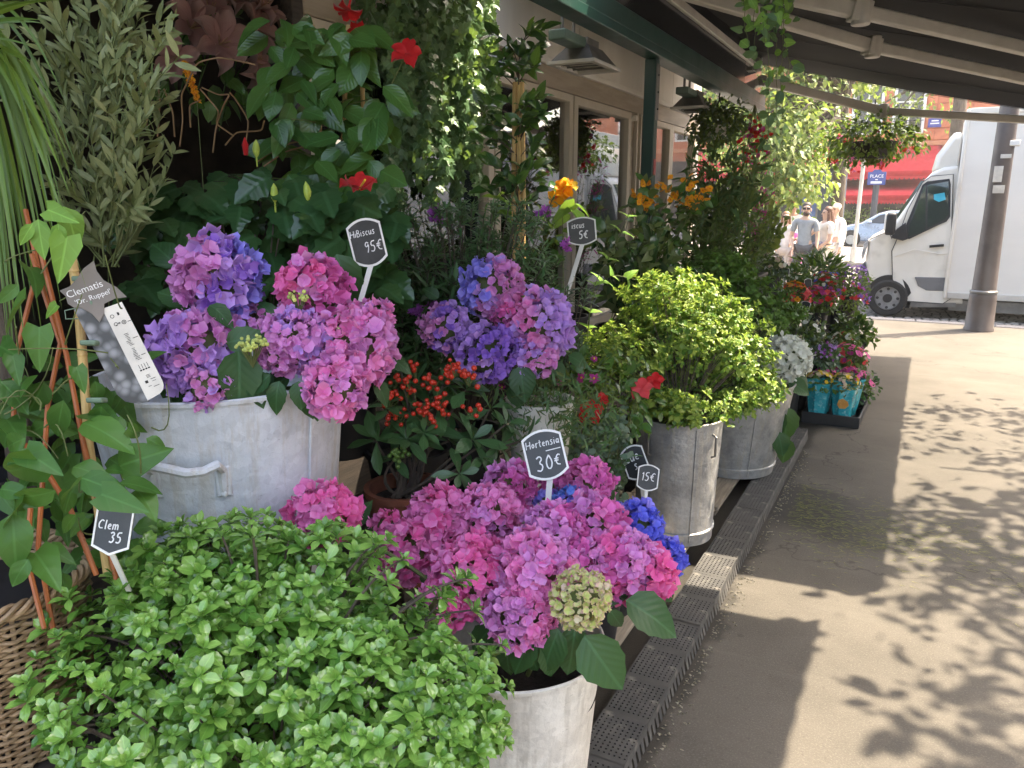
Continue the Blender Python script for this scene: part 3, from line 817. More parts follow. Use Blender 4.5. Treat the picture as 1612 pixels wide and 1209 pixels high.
def awning(ya, yb, xf, label, arms, ends=True):
    """Fabric from the housing on the wall out to a front bar, on folding arms."""
    xb, zb, sl = -2.12, 3.41, 0.237
    zz = lambda x: zb - sl * (x - xb)
    t = thing("awning", label, "awning", (xb, (ya + yb) / 2, zb))
    f = MB(); n = 18
    vs, fs = [], []
    for k, dz in ((0, 0), (1, 0.004)):
        for i in range(n + 1):
            y = ya + (yb - ya) * i / n
            for x in (xb, (xb + xf) / 2, xf):
                sag = -0.02 * math.sin(math.pi * (x - xb) / (xf - xb)) - 0.008 * math.sin(i * 1.7)
                vs.append((x, y, zz(x) + dz + sag))
    N = (n + 1) * 3
    for i in range(n):
        for j in range(2):
            a = i * 3 + j
            fs += [(a, a + 3, a + 4, a + 1), (N + a, N + a + 1, N + a + 4, N + a + 3)]
    for i in range(n):
        for j in (0, 2):
            a = i * 3 + j; fs.append((a, a + 3, N + a + 3, N + a) if j else (a + 3, a, N + a, N + a + 3))
    for j in range(2):
        for i in (0, n):
            a = i * 3 + j; fs.append((a, a + 1, N + a + 1, N + a))
    f.add(vs, fs); f.build("canvas", K['canvas'], t, smooth=50)
    for k in range(1, int((yb - ya) / 1.2) + 1):
        y = ya + k * 1.2
        sm = MB(); sm.beam((xb, y, zz(xb) - .006), ((xb + xf) / 2, y, zz((xb + xf) / 2) - .030), .026, .003); sm.beam(((xb + xf) / 2, y, zz((xb + xf) / 2) - .030), (xf, y, zz(xf) - .006), .026, .003); sm.build('canvas_seam', K['canvas'], t)
    r = MB(); r.beam((xf, ya - .02, zz(xf) - .03), (xf, yb + .02, zz(xf) - .03), .06, .09); r.build("front_bar", K['alu'], t, bevel=.012)
    h = MB(); h.box(xb - .10, xb + .04, ya - .02, yb + .02, zb - .07, zb + .05); h.build("housing", K['alu'], t, bevel=.02)
    v = MB(); vs, fs = [], []
    for i in range(61):
        y = ya + (yb - ya) * i / 60
        vs += [(xf + .032, y, zz(xf) - .05), (xf + .036, y, zz(xf) - .19 - .03 * abs(math.sin(i * .9)))]
    fs = [(2 * i, 2 * i + 2, 2 * i + 3, 2 * i + 1) for i in range(60)]
    v.add(vs, fs); v.build("valance", K['canvas'], t)
    for (a, e, b) in arms:
        P = [np.array((q[0], q[1], zz(q[0]) - q[2])) for q in (a, e, b)]
        m = MB(); m.beam(P[0], P[1], .068, .10); ar = m.build("arm", K['alu'], t, bevel=.012)
        m = MB(); m.beam(P[1], P[2], .058, .085); m.build("forearm", K['alu'], ar, bevel=.012)
        m = MB(); u = nrm(P[1] - P[0]); m.beam(P[1] - u * .07, P[1] + u * .05, .10, .13); m.tube([P[1] + [0, 0, -.08], P[1] + [0, 0, .08]], .058, 14); m.build("elbow", K['alu'], ar, bevel=.008)
        m = MB(); m.beam(P[0] - u * .02, P[0] + u * .12, .09, .12); m.build("shoulder", K['grey'], ar, bevel=.01)
    return t
YG1, YG2 = 4.30, 4.66
awning(YG2, 10.72, 1.06, "far dark awning stretched on three pale folding arms over the tubs", [
    ((-2.0, 5.0, .17), (-0.52, 5.75, .15), (1.0, 7.0, .06)),
    ((-2.0, 5.35, .19), (-0.53, 7.05, .15), (1.0, 8.28, .06)),
    ((-2.0, 9.95, .26), (-0.62, 10.62, .30), (1.0, 10.62, .10))])
awning(0.9, YG1, 0.87, "near dark awning over the hydrangeas, ending at the strip of sun", [((-2.0, 3.9, .17), (-0.6, 3.3, .15), (.8, 2.4, .06)), ((-2.0, 1.2, .17), (-0.6, 1.7, .15), (.8, 2.2, .06))])
# long brace rail along the housing of the far awning
t = thing("awning_rail", "pale double rail running along the black panel above the green beam", "rail", (XB + .07, 7, 3.2))
m = MB(); m.box(XB + .052, XB + .09, 4.76, 9.35, 3.17, 3.215); m.build("rail", K['alu'], t, bevel=.006)
m = MB(); m.box(XB + .052, XB + .082, 4.76, 9.2, 3.218, 3.245); m.build("cover_strip", K['alu'], t, bevel=.004)
m = MB(); m.box(XB + .05, XB + .12, 9.35, 9.5, 3.13, 3.27); m.build("rail_end", K['grey'], t, bevel=.012)

def heater(y, label):
    x = XB - 0.20; z = 2.60
    t = thing("patio_heater", label, "heater", (x, y, z), "heaters under the beam")
    o = 0.30
    m = MB()
    def frus(z0, a0, b0, z1, a1, b1, dx=0):
        m.add([(x + s * a0, y + q * b0, z0) for s, q in ((-1, -1), (1, -1), (1, 1), (-1, 1))] + [(x + s * a1 + dx, y + q * b1, z1) for s, q in ((-1, -1), (1, -1), (1, 1), (-1, 1))], [(0, 1, 5, 4), (1, 2, 6, 5), (2, 3, 7, 6), (3, 0, 4, 7), (4, 5, 6, 7)])
    frus(z, .155, .23, z + .11, .075, .13)
    frus(z + .11, .06, .10, z + .16, .06, .10)
    m.build("hood", K['grey'], t, bevel=.004)
    m = MB(); m.ring([(-.17, -.245), (.17, -.245), (.17, .245), (-.17, .245)], [(-.13, -.19), (.13, -.19), (.13, .19), (-.13, .19)], (x, y, z - .022), (1, 0, 0), (0, 1, 0), (0, 0, 1), .024)
    m.build("rim", K['alu'], t, bevel=.003)
    m = MB(); m.box(x - .132, x + .132, y - .192, y + .192, z + .012, z + .02); m.build("reflector", surf("ceramic_face", (.5, .46, .4), (.35, .32, .28), rough=.3, scale=8), t)
    m = MB()
    for q in (-.1, 0, .1): m.tube([(x - .13, y + q, z - .005), (x + .13, y + q, z - .005)], .006, 6)
    m.build("guard", K['grey'], t)
    m = MB(); m.box(x - .06, x + .06, y - .46, y - .12, z + .085, z + .15); m.build("burner_box", surf("green_metal", (.10, .16, .13), rough=.4), t, bevel=.01)
    m = MB()
    for q in (-.38, -.2): m.tube([(x, y + q, z + .15), (x, y + q, 3.32)], .012, 6)
    m.build("hanger", K['grey'], t)
heater(5.15, "nearer grey patio heater hanging under the green beam left of the post")
heater(7.95, "farther dark patio heater hanging under the beam right of the post")

def grating():
    t = thing("drain_grating", "long strip of black perforated rubber grating along the tubs", "grating", (-.72, 3, .1))
    x0, x1 = -.772, -.622
    cs = .0168; nx = 9; ny = 13; L = ny * cs
    V, F = [], []
    def quad(a, b, c, d): 
        o = len(V); V.extend([a, b, c, d]); F.extend([(o, o + 1, o + 2), (o, o + 2, o + 3)])
    W = x1 - x0; e = W / nx
    for i in range(nx):
        for j in range(ny):
            xa, ya = i * e, j * cs; h = .30; hx0, hx1, hy0, hy1 = xa + e * h, xa + e * (1 - h), ya + cs * h, ya + cs * (1 - h)
            if j in (0, ny - 1) : 
                quad((xa, ya, 0), (xa + e, ya, 0), (xa + e, ya + cs, 0), (xa, ya + cs, 0)); continue
            quad((xa, ya, 0), (xa + e, ya, 0), (xa + e, hy0, 0), (xa, hy0, 0)); quad((xa, hy1, 0), (xa + e, hy1, 0), (xa + e, ya + cs, 0), (xa, ya + cs, 0))
            quad((xa, hy0, 0), (hx0, hy0, 0), (hx0, hy1, 0), (xa, hy1, 0)); quad((hx1, hy0, 0), (xa + e, hy0, 0), (xa + e, hy1, 0), (hx1, hy1, 0))
            for p, q in (((hx0, hy0), (hx1, hy0)), ((hx1, hy0), (hx1, hy1)), ((hx1, hy1), (hx0, hy1)), ((hx0, hy1), (hx0, hy0))):
                quad((*q, 0), (*p, 0), (*p, -.012), (*q, -.012))
    # kerb side, with the broken skirt
    for a, b in (((W, 0), (W, L)), ((0, L), (0, 0))):
        quad((*a, 0), (*a, -.03), (*b, -.03), (*b, 0))
    for j in range(6):
        ya = j * L / 6; quad((W, ya + .004, -.03), (W + .010, ya + .006, -.068), (W + .010, ya + L / 6 - .012, -.068), (W, ya + L / 6 - .006, -.03))
    quad((0, 0, -.014), (W, 0, -.014), (W, L, -.014), (0, L, -.014))
    me = raw_mesh("mat_tile", V, F, None, None, [K['rubber']], smooth=False)
    y = .35; 
    while y < 5.75:
        M = np.eye(4); M[:3, 3] = (x0 + rng.uniform(-.002, .002), y, .072 + rng.uniform(-.002, .002)); M[0, 1] = rng.uniform(-.004, .004)
        link("mat_tile", me, t, M); y += L + .0012
    b = MB(); b.box(x0 + .01, x1 - .02, .35, 5.75, 0, .052); b.build("frame", K['black'], t)
    # crumbs of leaf and grit along the edge
    V, F = [], []
    for _ in range(520):
        x = -.60 + abs(rng.normal(0, .035)); y = rng.uniform(1.4, 5.5); s = rng.uniform(.002, .007); a = rng.uniform(0, 6); o = len(V)
        V += [(x + s * math.cos(a + k * 2.1) * 1.5, y + s * math.sin(a + k * 2.1), .002 + .003 * (k == 0)) for k in range(3)] + [(x, y, .007)]
        F += [(o, o + 1, o + 3), (o + 1, o + 2, o + 3), (o + 2, o, o + 3)]
    tag(link("leaf_litter", raw_mesh("leaf_litter", V, F, None, None, [surf("crumbs", (.32, .29, .22), (.09, .08, .05), rough=.8, scale=60)], False)), kind='stuff')
grating()

def clippings():
    V, F = [], []
    for k in range(1300):
        x = -.52 + abs(rng.normal(0, .62)) ; 
        if x > 1.5: continue
        y = 4.25 - .35 * x + rng.normal(0, .24) + .12 * math.sin(x * 6); L = rng.uniform(.015, .06); a = rng.normal(-.25, .5); w = .0017
        c, s = math.cos(a), math.sin(a); o = len(V); z = rng.uniform(.003, .007)
        V += [(x - s * w, y + c * w, z), (x + s * w, y - c * w, z), (x + c * L, y + s * L, z + .004), (x + c * L * .5 , y + s * L * .5, z + .003)]
        F += [(o, o + 1, o + 3), (o + 1, o + 2, o + 3), (o + 2, o, o + 3)]
    tag(link("grass_clippings", raw_mesh("grass_clippings", V, F, None, None, [surf("clippings", (.13, .15, .035), (.26, .25, .09), rough=.7, scale=30)], False)), kind='stuff')
clippings()

def decks():
    """Pallets and benches that carry the display."""
    t = thing("pallet", "low grey wooden pallet under the zinc tubs beside the grating", "pallet", (-1.2, 3.4, 0))
    for i, x in enumerate((-.90, -1.03, -1.16, -1.29, -1.42)):
        m = MB(); m.box(x - .055, x + .055, 2.35, 3.92, .085, .108); m.build("plank", K['wood'], t, bevel=.004)
    for y in (2.42, 3.1, 3.85):
        m = MB(); m.box(-1.46, -.87, y - .045, y + .045, .0, .083); m.build("bearer", K['wood'], t, bevel=.004)
    t = thing("pallet", "grey wooden boards under the front hydrangea tub", "pallet", (-1.2, 1.5, 0))
    for i, x in enumerate((-.90, -1.03, -1.16, -1.29)):
        m = MB(); m.box(x - .055, x + .055, .6, 2.30, .085, .108); m.build("plank", K['wood'], t, bevel=.004)
    for y in (.7, 1.5, 2.2):
        m = MB(); m.box(-1.33, -.87, y - .045, y + .045, .0, .083); m.build("bearer", K['wood'], t, bevel=.004)
    t = thing("pallet", "grey wooden boards under the oval zinc bath", "pallet", (-1.2, 4.7, 0))
    for i, x in enumerate((-.90, -1.03, -1.16, -1.29)):
        m = MB(); m.box(x - .055, x + .055, 4.0, 5.5, .055, .078); m.build("plank", K['wood'], t, bevel=.004)
    for y in (4.1, 4.8, 5.4):
        m = MB(); m.box(-1.33, -.87, y - .045, y + .045, .0, .053); m.build("bearer", K['wood'], t, bevel=.004)
    def bench(x0, x1, y0, y1, z, label):
        t = thing("bench", label, "bench", ((x0 + x1) / 2, (y0 + y1) / 2, 0))
        n = max(2, round((x1 - x0) / .14)); w = (x1 - x0) / n
        for i in range(n):
            m = MB(); m.box(x0 + i * w + .004, x0 + (i + 1) * w - .004, y0, y1, z - .03, z); m.build("plank", K['darkwood'], t, bevel=.004)
        for x in (x0 + .05, x1 - .05):
            for y in (y0 + .05, y1 - .05):
                m = MB(); m.box(x - .035, x + .035, y - .035, y + .035, 0, z - .031); m.build("leg", K['darkwood'], t, bevel=.004)
    bench(-1.86, -1.30, .45, 1.85, .62, "dark plank bench carrying the big pale zinc tub")
    bench(-2.34, -1.90, .2, 4.9, .80, "dark plank bench along the shop windows")
    bench(-1.88, -1.34, 1.9, 4.2, .58, "dark plank bench behind the potted skimmia")
    bench(-2.30, -1.55, 5.0, 9.6, .55, "long dark bench with the tall plants at the far windows")
    bench(-1.50, -.98, 5.6, 8.6, .35, "low dark bench with the bedding plants beyond the zinc bath")
decks()
# ------------------------------------------------------------------ street beyond: cafe building, trees, vehicles, people
def textobj(s, parent, O, X, Y, size, mat, name="lettering"):
    cu = bpy.data.curves.new(name, 'FONT'); cu.body = s; cu.size = size; cu.extrude = 0.0004; cu.align_x = 'CENTER'; cu.align_y = 'CENTER'
    cu.materials.append(mat)
    X = nrm(X); Y = nrm(np.array(Y) - X * (np.array(Y) @ X)); Z = np.cross(X, Y)
    M = np.eye(4); M[:3, 0], M[:3, 1], M[:3, 2], M[:3, 3] = X, Y, Z, O
    tmp = bpy.data.objects.new("tmp", cu)
    me = bpy.data.meshes.new_from_object(tmp); bpy.data.objects.remove(tmp); bpy.data.curves.remove(cu)
    return link(name, me, parent, M)

K['redwall'] = surf("red_stone", (0.60, 0.185, 0.085), (0.50, 0.14, 0.065), rough=.75, scale=3, rnd=.12)
K['redtrim'] = surf("red_stone_trim", (0.62, 0.24, 0.12), rough=.7, scale=4)
K['redcloth'] = surf("red_canvas", (0.55, 0.022, 0.030), (0.48, 0.018, 0.026), rough=.8, scale=5)
K['darkglass'] = surf("dark_window", (0.018, 0.02, 0.024), rough=.08, spec=.8, scale=2)
K['shopdark'] = surf("cafe_front", (0.045, 0.03, 0.027), (0.025, 0.018, 0.018), rough=.4, scale=3)
K['stoneb'] = surf("limestone", (0.50, 0.44, 0.35), (0.42, 0.37, 0.29), rough=.8, scale=2, rnd=.06)

def cafe():
    YB = 44.0
    t = thing("cafe_building", "red orange stone building with red cafe awnings behind the trees", "building", (-3, YB, 0))
    m = MB(); m.box(-24, 14, YB, YB + 8, 0, 14); m.build("wall", K['redwall'], t)
    wins = [(-20 + 3.35 * k, 5.05, 1.15, 2.2) for k in range(10)]
    wins = [(x if abs(x + 1.4) > 1.7 else -1.4, z, w, h) for x, z, w, h in wins]
    # coursed stone: rows of blocks between the windows
    z = 4.6
    row = 0
    while z < 13.6:
        x = -12.2
        while x < 6:
            L = 1.5; a, b = x, x + L
            cuts = [(wx - w / 2 - .18, wx + w / 2 + .18) for wx, wz, w, h in wins if z + .5 > wz - .1 and z < wz + h + .15]
            segs = [(a, b)]
            for c0, c1 in cuts:
                ns = []
                for s0, s1 in segs:
                    if c1 <= s0 or c0 >= s1: ns.append((s0, s1))
                    else:
                        if c0 - s0 > .05: ns.append((s0, c0))
                        if s1 - c1 > .05: ns.append((c1, s1))
                segs = ns
            for s0, s1 in segs:
                q = MB(); q.box(s0 + .012, s1 - .012, YB - .06, YB - .001, z + .03, z + .53); q.build("stone_block", K['redwall'], t, bevel=.012, seg=1)
            x += L
        z += .56; row += 1
    for z in (4.42,):
        q = MB(); q.box(-24, 14, YB - .16, YB - .001, z - .05, z + .16); q.build("cornice", K['redtrim'], t, bevel=.03)
    for x, z, w, h in wins:
        q = MB(); q.ring([(-w / 2 - .14, -.08), (w / 2 + .14, -.08), (w / 2 + .14, h + .12), (-w / 2 - .14, h + .12)], [(-w / 2, 0), (w / 2, 0), (w / 2, h), (-w / 2, h)], (x, YB - .10, z), (1, 0, 0), (0, 0, 1), (0, 1, 0), .098)
        wo = q.build("window", K['panelw'], t, bevel=.01)
        q = MB(); q.box(x - w / 2, x + w / 2, YB - .04, YB - .002, z, z + h); q.build("pane", K['darkglass'], wo)
        q = MB(); q.box(x - .04, x + .04, YB - .07, YB - .041, z, z + h); q.box(x - w / 2, x + w / 2, YB - .068, YB - .041, z + h * .62, z + h * .62 + .06); q.build("sash", K['panelw'], wo)
        q = MB(); q.tube([(x - w / 2 - .1, YB - .2, z + .5), (x + w / 2 + .1, YB - .2, z + .5)], .02, 6)
        for k in range(8): q.tube([(x - w / 2 + k * w / 7, YB - .2, z), (x - w / 2 + k * w / 7, YB - .2, z + .5)], .012, 5)
        q.build("railing", K['black'], wo)
    q = MB(); q.box(-24, 14, YB - .25, YB - .02, 0, 3.9); q.build("cafe_front", K['shopdark'], t)
    for k in range(9):
        x = -11 + k * 1.7
        q = MB(); q.box(x, x + 1.45, YB - .30, YB - .251, .55, 2.5); q.build("cafe_window", K['darkglass'], t, bevel=.01)
    def aw(x0, x1, z0, z1, out, nm):
        m = MB(); n = 40; vs, fs = [], []
        for i in range(n + 1):
            x = x0 + (x1 - x0) * i / n
            vs += [(x, YB - .26, z1), (x, YB - .26 - out, z0), (x, YB - .27 - out, z0 - .26 - .07 * abs(math.sin(i * math.pi / 2)) )]
        for i in range(n):
            a = 3 * i; fs += [(a, a + 1, a + 4, a + 3), (a + 1, a + 2, a + 5, a + 4)]
        fs += [(0, 1, 2), (3 * n, 3 * n + 2, 3 * n + 1)]
        m.add(vs, fs); o = m.build(nm, K['redcloth'], t, smooth=20)
        s = o.modifiers.new("solid", 'SOLIDIFY'); s.thickness = .02
        # scallops
        m = MB()
        for i in range(60):
            xa = x0 + (x1 - x0) * (i + .5) / 60; w = (x1 - x0) / 120
            m.prism([(-w, .05), (-w, -.02), (-w * .6, -.09), (0, -.12), (w * .6, -.09), (w, -.02), (w, .05)], (xa, YB - .29 - out, z0 - .30), (1, 0, 0), (0, 0, 1), (0, 1, 0), .012)
        m.build("scallop_edge", K['redcloth'], o)
    aw(-12, 0.2, 3.15, 4.35, 1.6, "upper_canopy")
    aw(-7.6, 0.6, 2.02, 2.78, 2.3, "lower_canopy")
    q = MB(); q.box(-.52, .06, YB - .13, YB - .065, 5.2, 5.62); pl = q.build("street_plate", surf("blue_enamel", (.05, .06, .30), rough=.3), t, bevel=.01)
    q = MB()
    for k, w in ((.30, .30), (.18, .38)): q.box(-.23 - w / 2, -.23 + w / 2, YB - .136, YB - .131, 5.2 + k - .03, 5.2 + k + .03)
    q.build("plate_lines", K['white'], pl)
cafe()

def block(x0, x1, y0, y1, h, axis, label):
    """A stone house across the street; its windows face the shop."""
    t = thing("stone_house", label, "building", ((x0 + x1) / 2, (y0 + y1) / 2, 0))
    m = MB(); m.box(x0, x1, y0, y1, 0, h); m.build("wall", K['stoneb'], t)
    z = .6
    while z + 2.2 < h:
        y = y0 + .8
        while y + 1.2 < y1:
            q = MB(); q.ring([(-.75, -.1), (.75, -.1), (.75, 2.2), (-.75, 2.2)], [(-.55, 0), (.55, 0), (.55, 2.05), (-.55, 2.05)], (x0 - .06, y + .6, z), (0, 1, 0), (0, 0, 1), (1, 0, 0), .058); w = q.build("window", K['panelw'], t)
            q = MB(); q.box(x0 - .03, x0 - .002, y + .05, y + 1.15, z, z + 2.05); q.build("pane", K['darkglass'], w)
            y += 2.2
        q = MB(); q.box(x0 - .14, x0 - .002, y0, y1, z + 2.45, z + 2.62); q.build("string_course", K['stoneb'], t)
        z += 3.1
block(19, 26, -14, 3.0, 15, 'x', "pale stone house across the street with tall white windows, nearest block")
block(19.5, 26, 3.4, 22.0, 13, 'x', "pale stone house across the street with tall white windows, farther block")

def tree(name, label, base, trunk, crowns, nleaf, size, mats, seed, limit=300, lean=(0, 0), nb=9, group=None, bright=0.0):
    """Trunk with limbs; leaves in uneven clumps on the limbs' ends through the crown's volume."""
    t = thing(name, label, "tree", base, group)
    base = np.array(base, float); r0, hgt = trunk
    top = base + np.array([lean[0], lean[1], hgt])
    m = MB(); pts = curve_pts(base, top, 0, 8, (.08, -.05, 0)); m.tube(pts, np.linspace(r0, r0 * .6, 8) * np.array([1.25, 1, 1, 1, 1, 1, 1, 1]), 12)
    tr = m.build("trunk", K['bark'], t)
    rs = np.random.default_rng(seed)
    C = []; lb = MB()
    tot = sum(np.prod(c[1]) ** .66 for c in crowns)
    for c, r in crowns:
        c = np.array(c, float); r = np.array(r, float)
        k = max(4, int(nb * np.prod(r) ** .66 / tot * len(crowns)))
        for i in range(k):
            e = c + nrm(rs.normal(size=3)) * r * rs.uniform(.45, .9)
            lb.tube(curve_pts(top - [0, 0, hgt * .15 * rs.random()], e, .25, 6), np.linspace(r0 * .42, .012, 6), 6)
        n = int(nleaf * np.prod(r) ** .66 / tot)
        ncl = max(14, n // 26)
        d = nrm(rs.normal(size=(ncl, 3))); cc = c + d * r * (rs.uniform(.25, 1.0, ncl) ** .5 * soft(d, seed, .22))[:, None]
        p = cc[rs.integers(0, ncl, n)] + rs.normal(size=(n, 3)) * size * 1.5
        C.append((p, c))
    lb.build("limb", K['bark'], tr)
    P = np.concatenate([p for p, _ in C]); ctr = np.concatenate([np.repeat(c[None], len(p), 0) for p, c in C])
    out = nrm(P - ctr)
    D = nrm(out * .7 + rs.normal(size=P.shape) * .6 + [0, 0, -.55]); N = nrm(out * .4 + rs.normal(size=P.shape) * .5 + [0, 0, 1.0])
    M = frames(P, D, N, size * rs.uniform(.7, 1.25, len(P)))
    hold = thing_part("crown", t)
    place(hold, "leaf", LF['tree'], mats, M, limit=limit, stuff="foliage", cell=12)
    return t

def thing_part(name, parent):
    o = bpy.data.objects.new(name, None); o.empty_display_size = .1; COL.objects.link(o); o.parent = parent; o.location = (0, 0, 0)
    ORG[o.name] = ORG[parent.name]
    return o

TL = [K['l_tree'], K['l_tree'], K['l_treed']]
# the sunny street tree behind the hanging vines; its low boughs come down over the people
p = at(1302, 430, y=21.0); p[2] = 0
tree("street_tree", "sunlit leafy street tree with drooping boughs beyond the hanging vine", p, (.20, 4.2),
     [(at(1232, 130, d=18.5), (1.45, 1.5, 1.6)), (at(1215, 230, d=17.5), (1.2, 1.1, 1.4)), (at(1345, 122, d=19), (.9, .9, .26)), (at(1240, 285, d=17), (.75, .7, .55)), (at(1250, 240, d=18), (.8, .8, .7)), (at(1240, 20, d=19), (2.6, 2., 1.6))], 11000, .17, TL, 3, nb=10, bright=1)
p = at(1483, 360, y=30.0); p[2] = 0
tree("street_tree", "thin street tree with sparse leaves before the orange facade", p, (.28, 6.5),
     [(at(1440, 120, d=27), (1.9, 1.5, 1.0)), (at(1420, 165, d=27), (1.2, 1., .5)), (at(1500, 90, d=27), (2.6, 2, 1.6))], 800, .20, TL, 5, nb=8)
p = at(1180, 420, y=30.0); p[2] = 0
tree("street_tree", "dark tree farther left, half hidden by the tall shop plants", p, (.22, 5.0),
     [(at(1150, 170, d=27), (2.4, 2.4, 3.6)), (at(1090, 100, d=27), (2.4, 2.4, 2.6))], 2200, .26, [K['l_treed'], K['l_tree']], 8, limit=120, nb=8)
# the street trees on the kerb at the right: above and outside the picture, they dapple the pavement
tree("plane_tree", "street tree on the kerb whose leaves dapple the pavement", (4.3, 7.6, 0), (.16, 3.1),
     [((3.05, 5.4, 3.75), (1.35, 1.4, .35)), ((3.5, 7.6, 4.1), (1.8, 1.8, .4)), ((2.7, 3.9, 3.7), (.85, .9, .3)), ((4.1, 5.8, 4.6), (1.5, 1.5, .45)), ((4.2, 4.5, 4.3), (1.25, 1.2, .4))], 6200, .15, [K['l_treed']], 11, limit=0, nb=12)

def lamp():
    b = at(1540, 520, z=0)
    t = thing("lamp_post", "brown metal lamp post with flared base in front of the van", "lamp post", b)
    prof = [(.185, 0), (.185, .03), (.172, .05), (.166, .42), (.160, .50), (.150, .515), (.146, .53), (.128, 1.4), (.112, 2.8), (.09, 5.2), (.07, 7.0)]
    m = MB(); m.lathe(prof, b, 20); m.build("shaft", surf("brown_post", (.135, .112, .104), (.105, .088, .082), rough=.42, scale=3, metal=.2), t)
    m = MB(); m.lathe([(.158, .505), (.166, .512), (.166, .535), (.150, .55)], b, 20); m.build("collar", K['grey'], t)
    v = nrm(EYEP - b); v[2] = 0; v = nrm(v); s = np.cross([0, 0, 1], v)
    for k, (z, w, h) in enumerate(((2.05, .10, .20), (1.86, .13, .10), (2.27, .12, .05))):
        m = MB(); m.obox(b + v * .118 + s * (-.025 + .03 * k) + [0, 0, z], s, nrm(v + [0, 0, .03]), (0, 0, 1), (w, .012, h)); m.build("sticker", K['paper'], t, bevel=.002)
    m = MB(); m.obox(b + v * .03 + s * .09 + [0, 0, 2.43], s, v, (0, 0, 1), (.16, .14, .07)); m.build("bracket", K['white'], t, bevel=.01)
    m = MB(); m.lathe([(.02, 6.9), (.16, 7.05), (.20, 7.35), (.12, 7.6), (0, 7.66)], b, 16); m.build("lantern", K['paper'], t)
lamp()

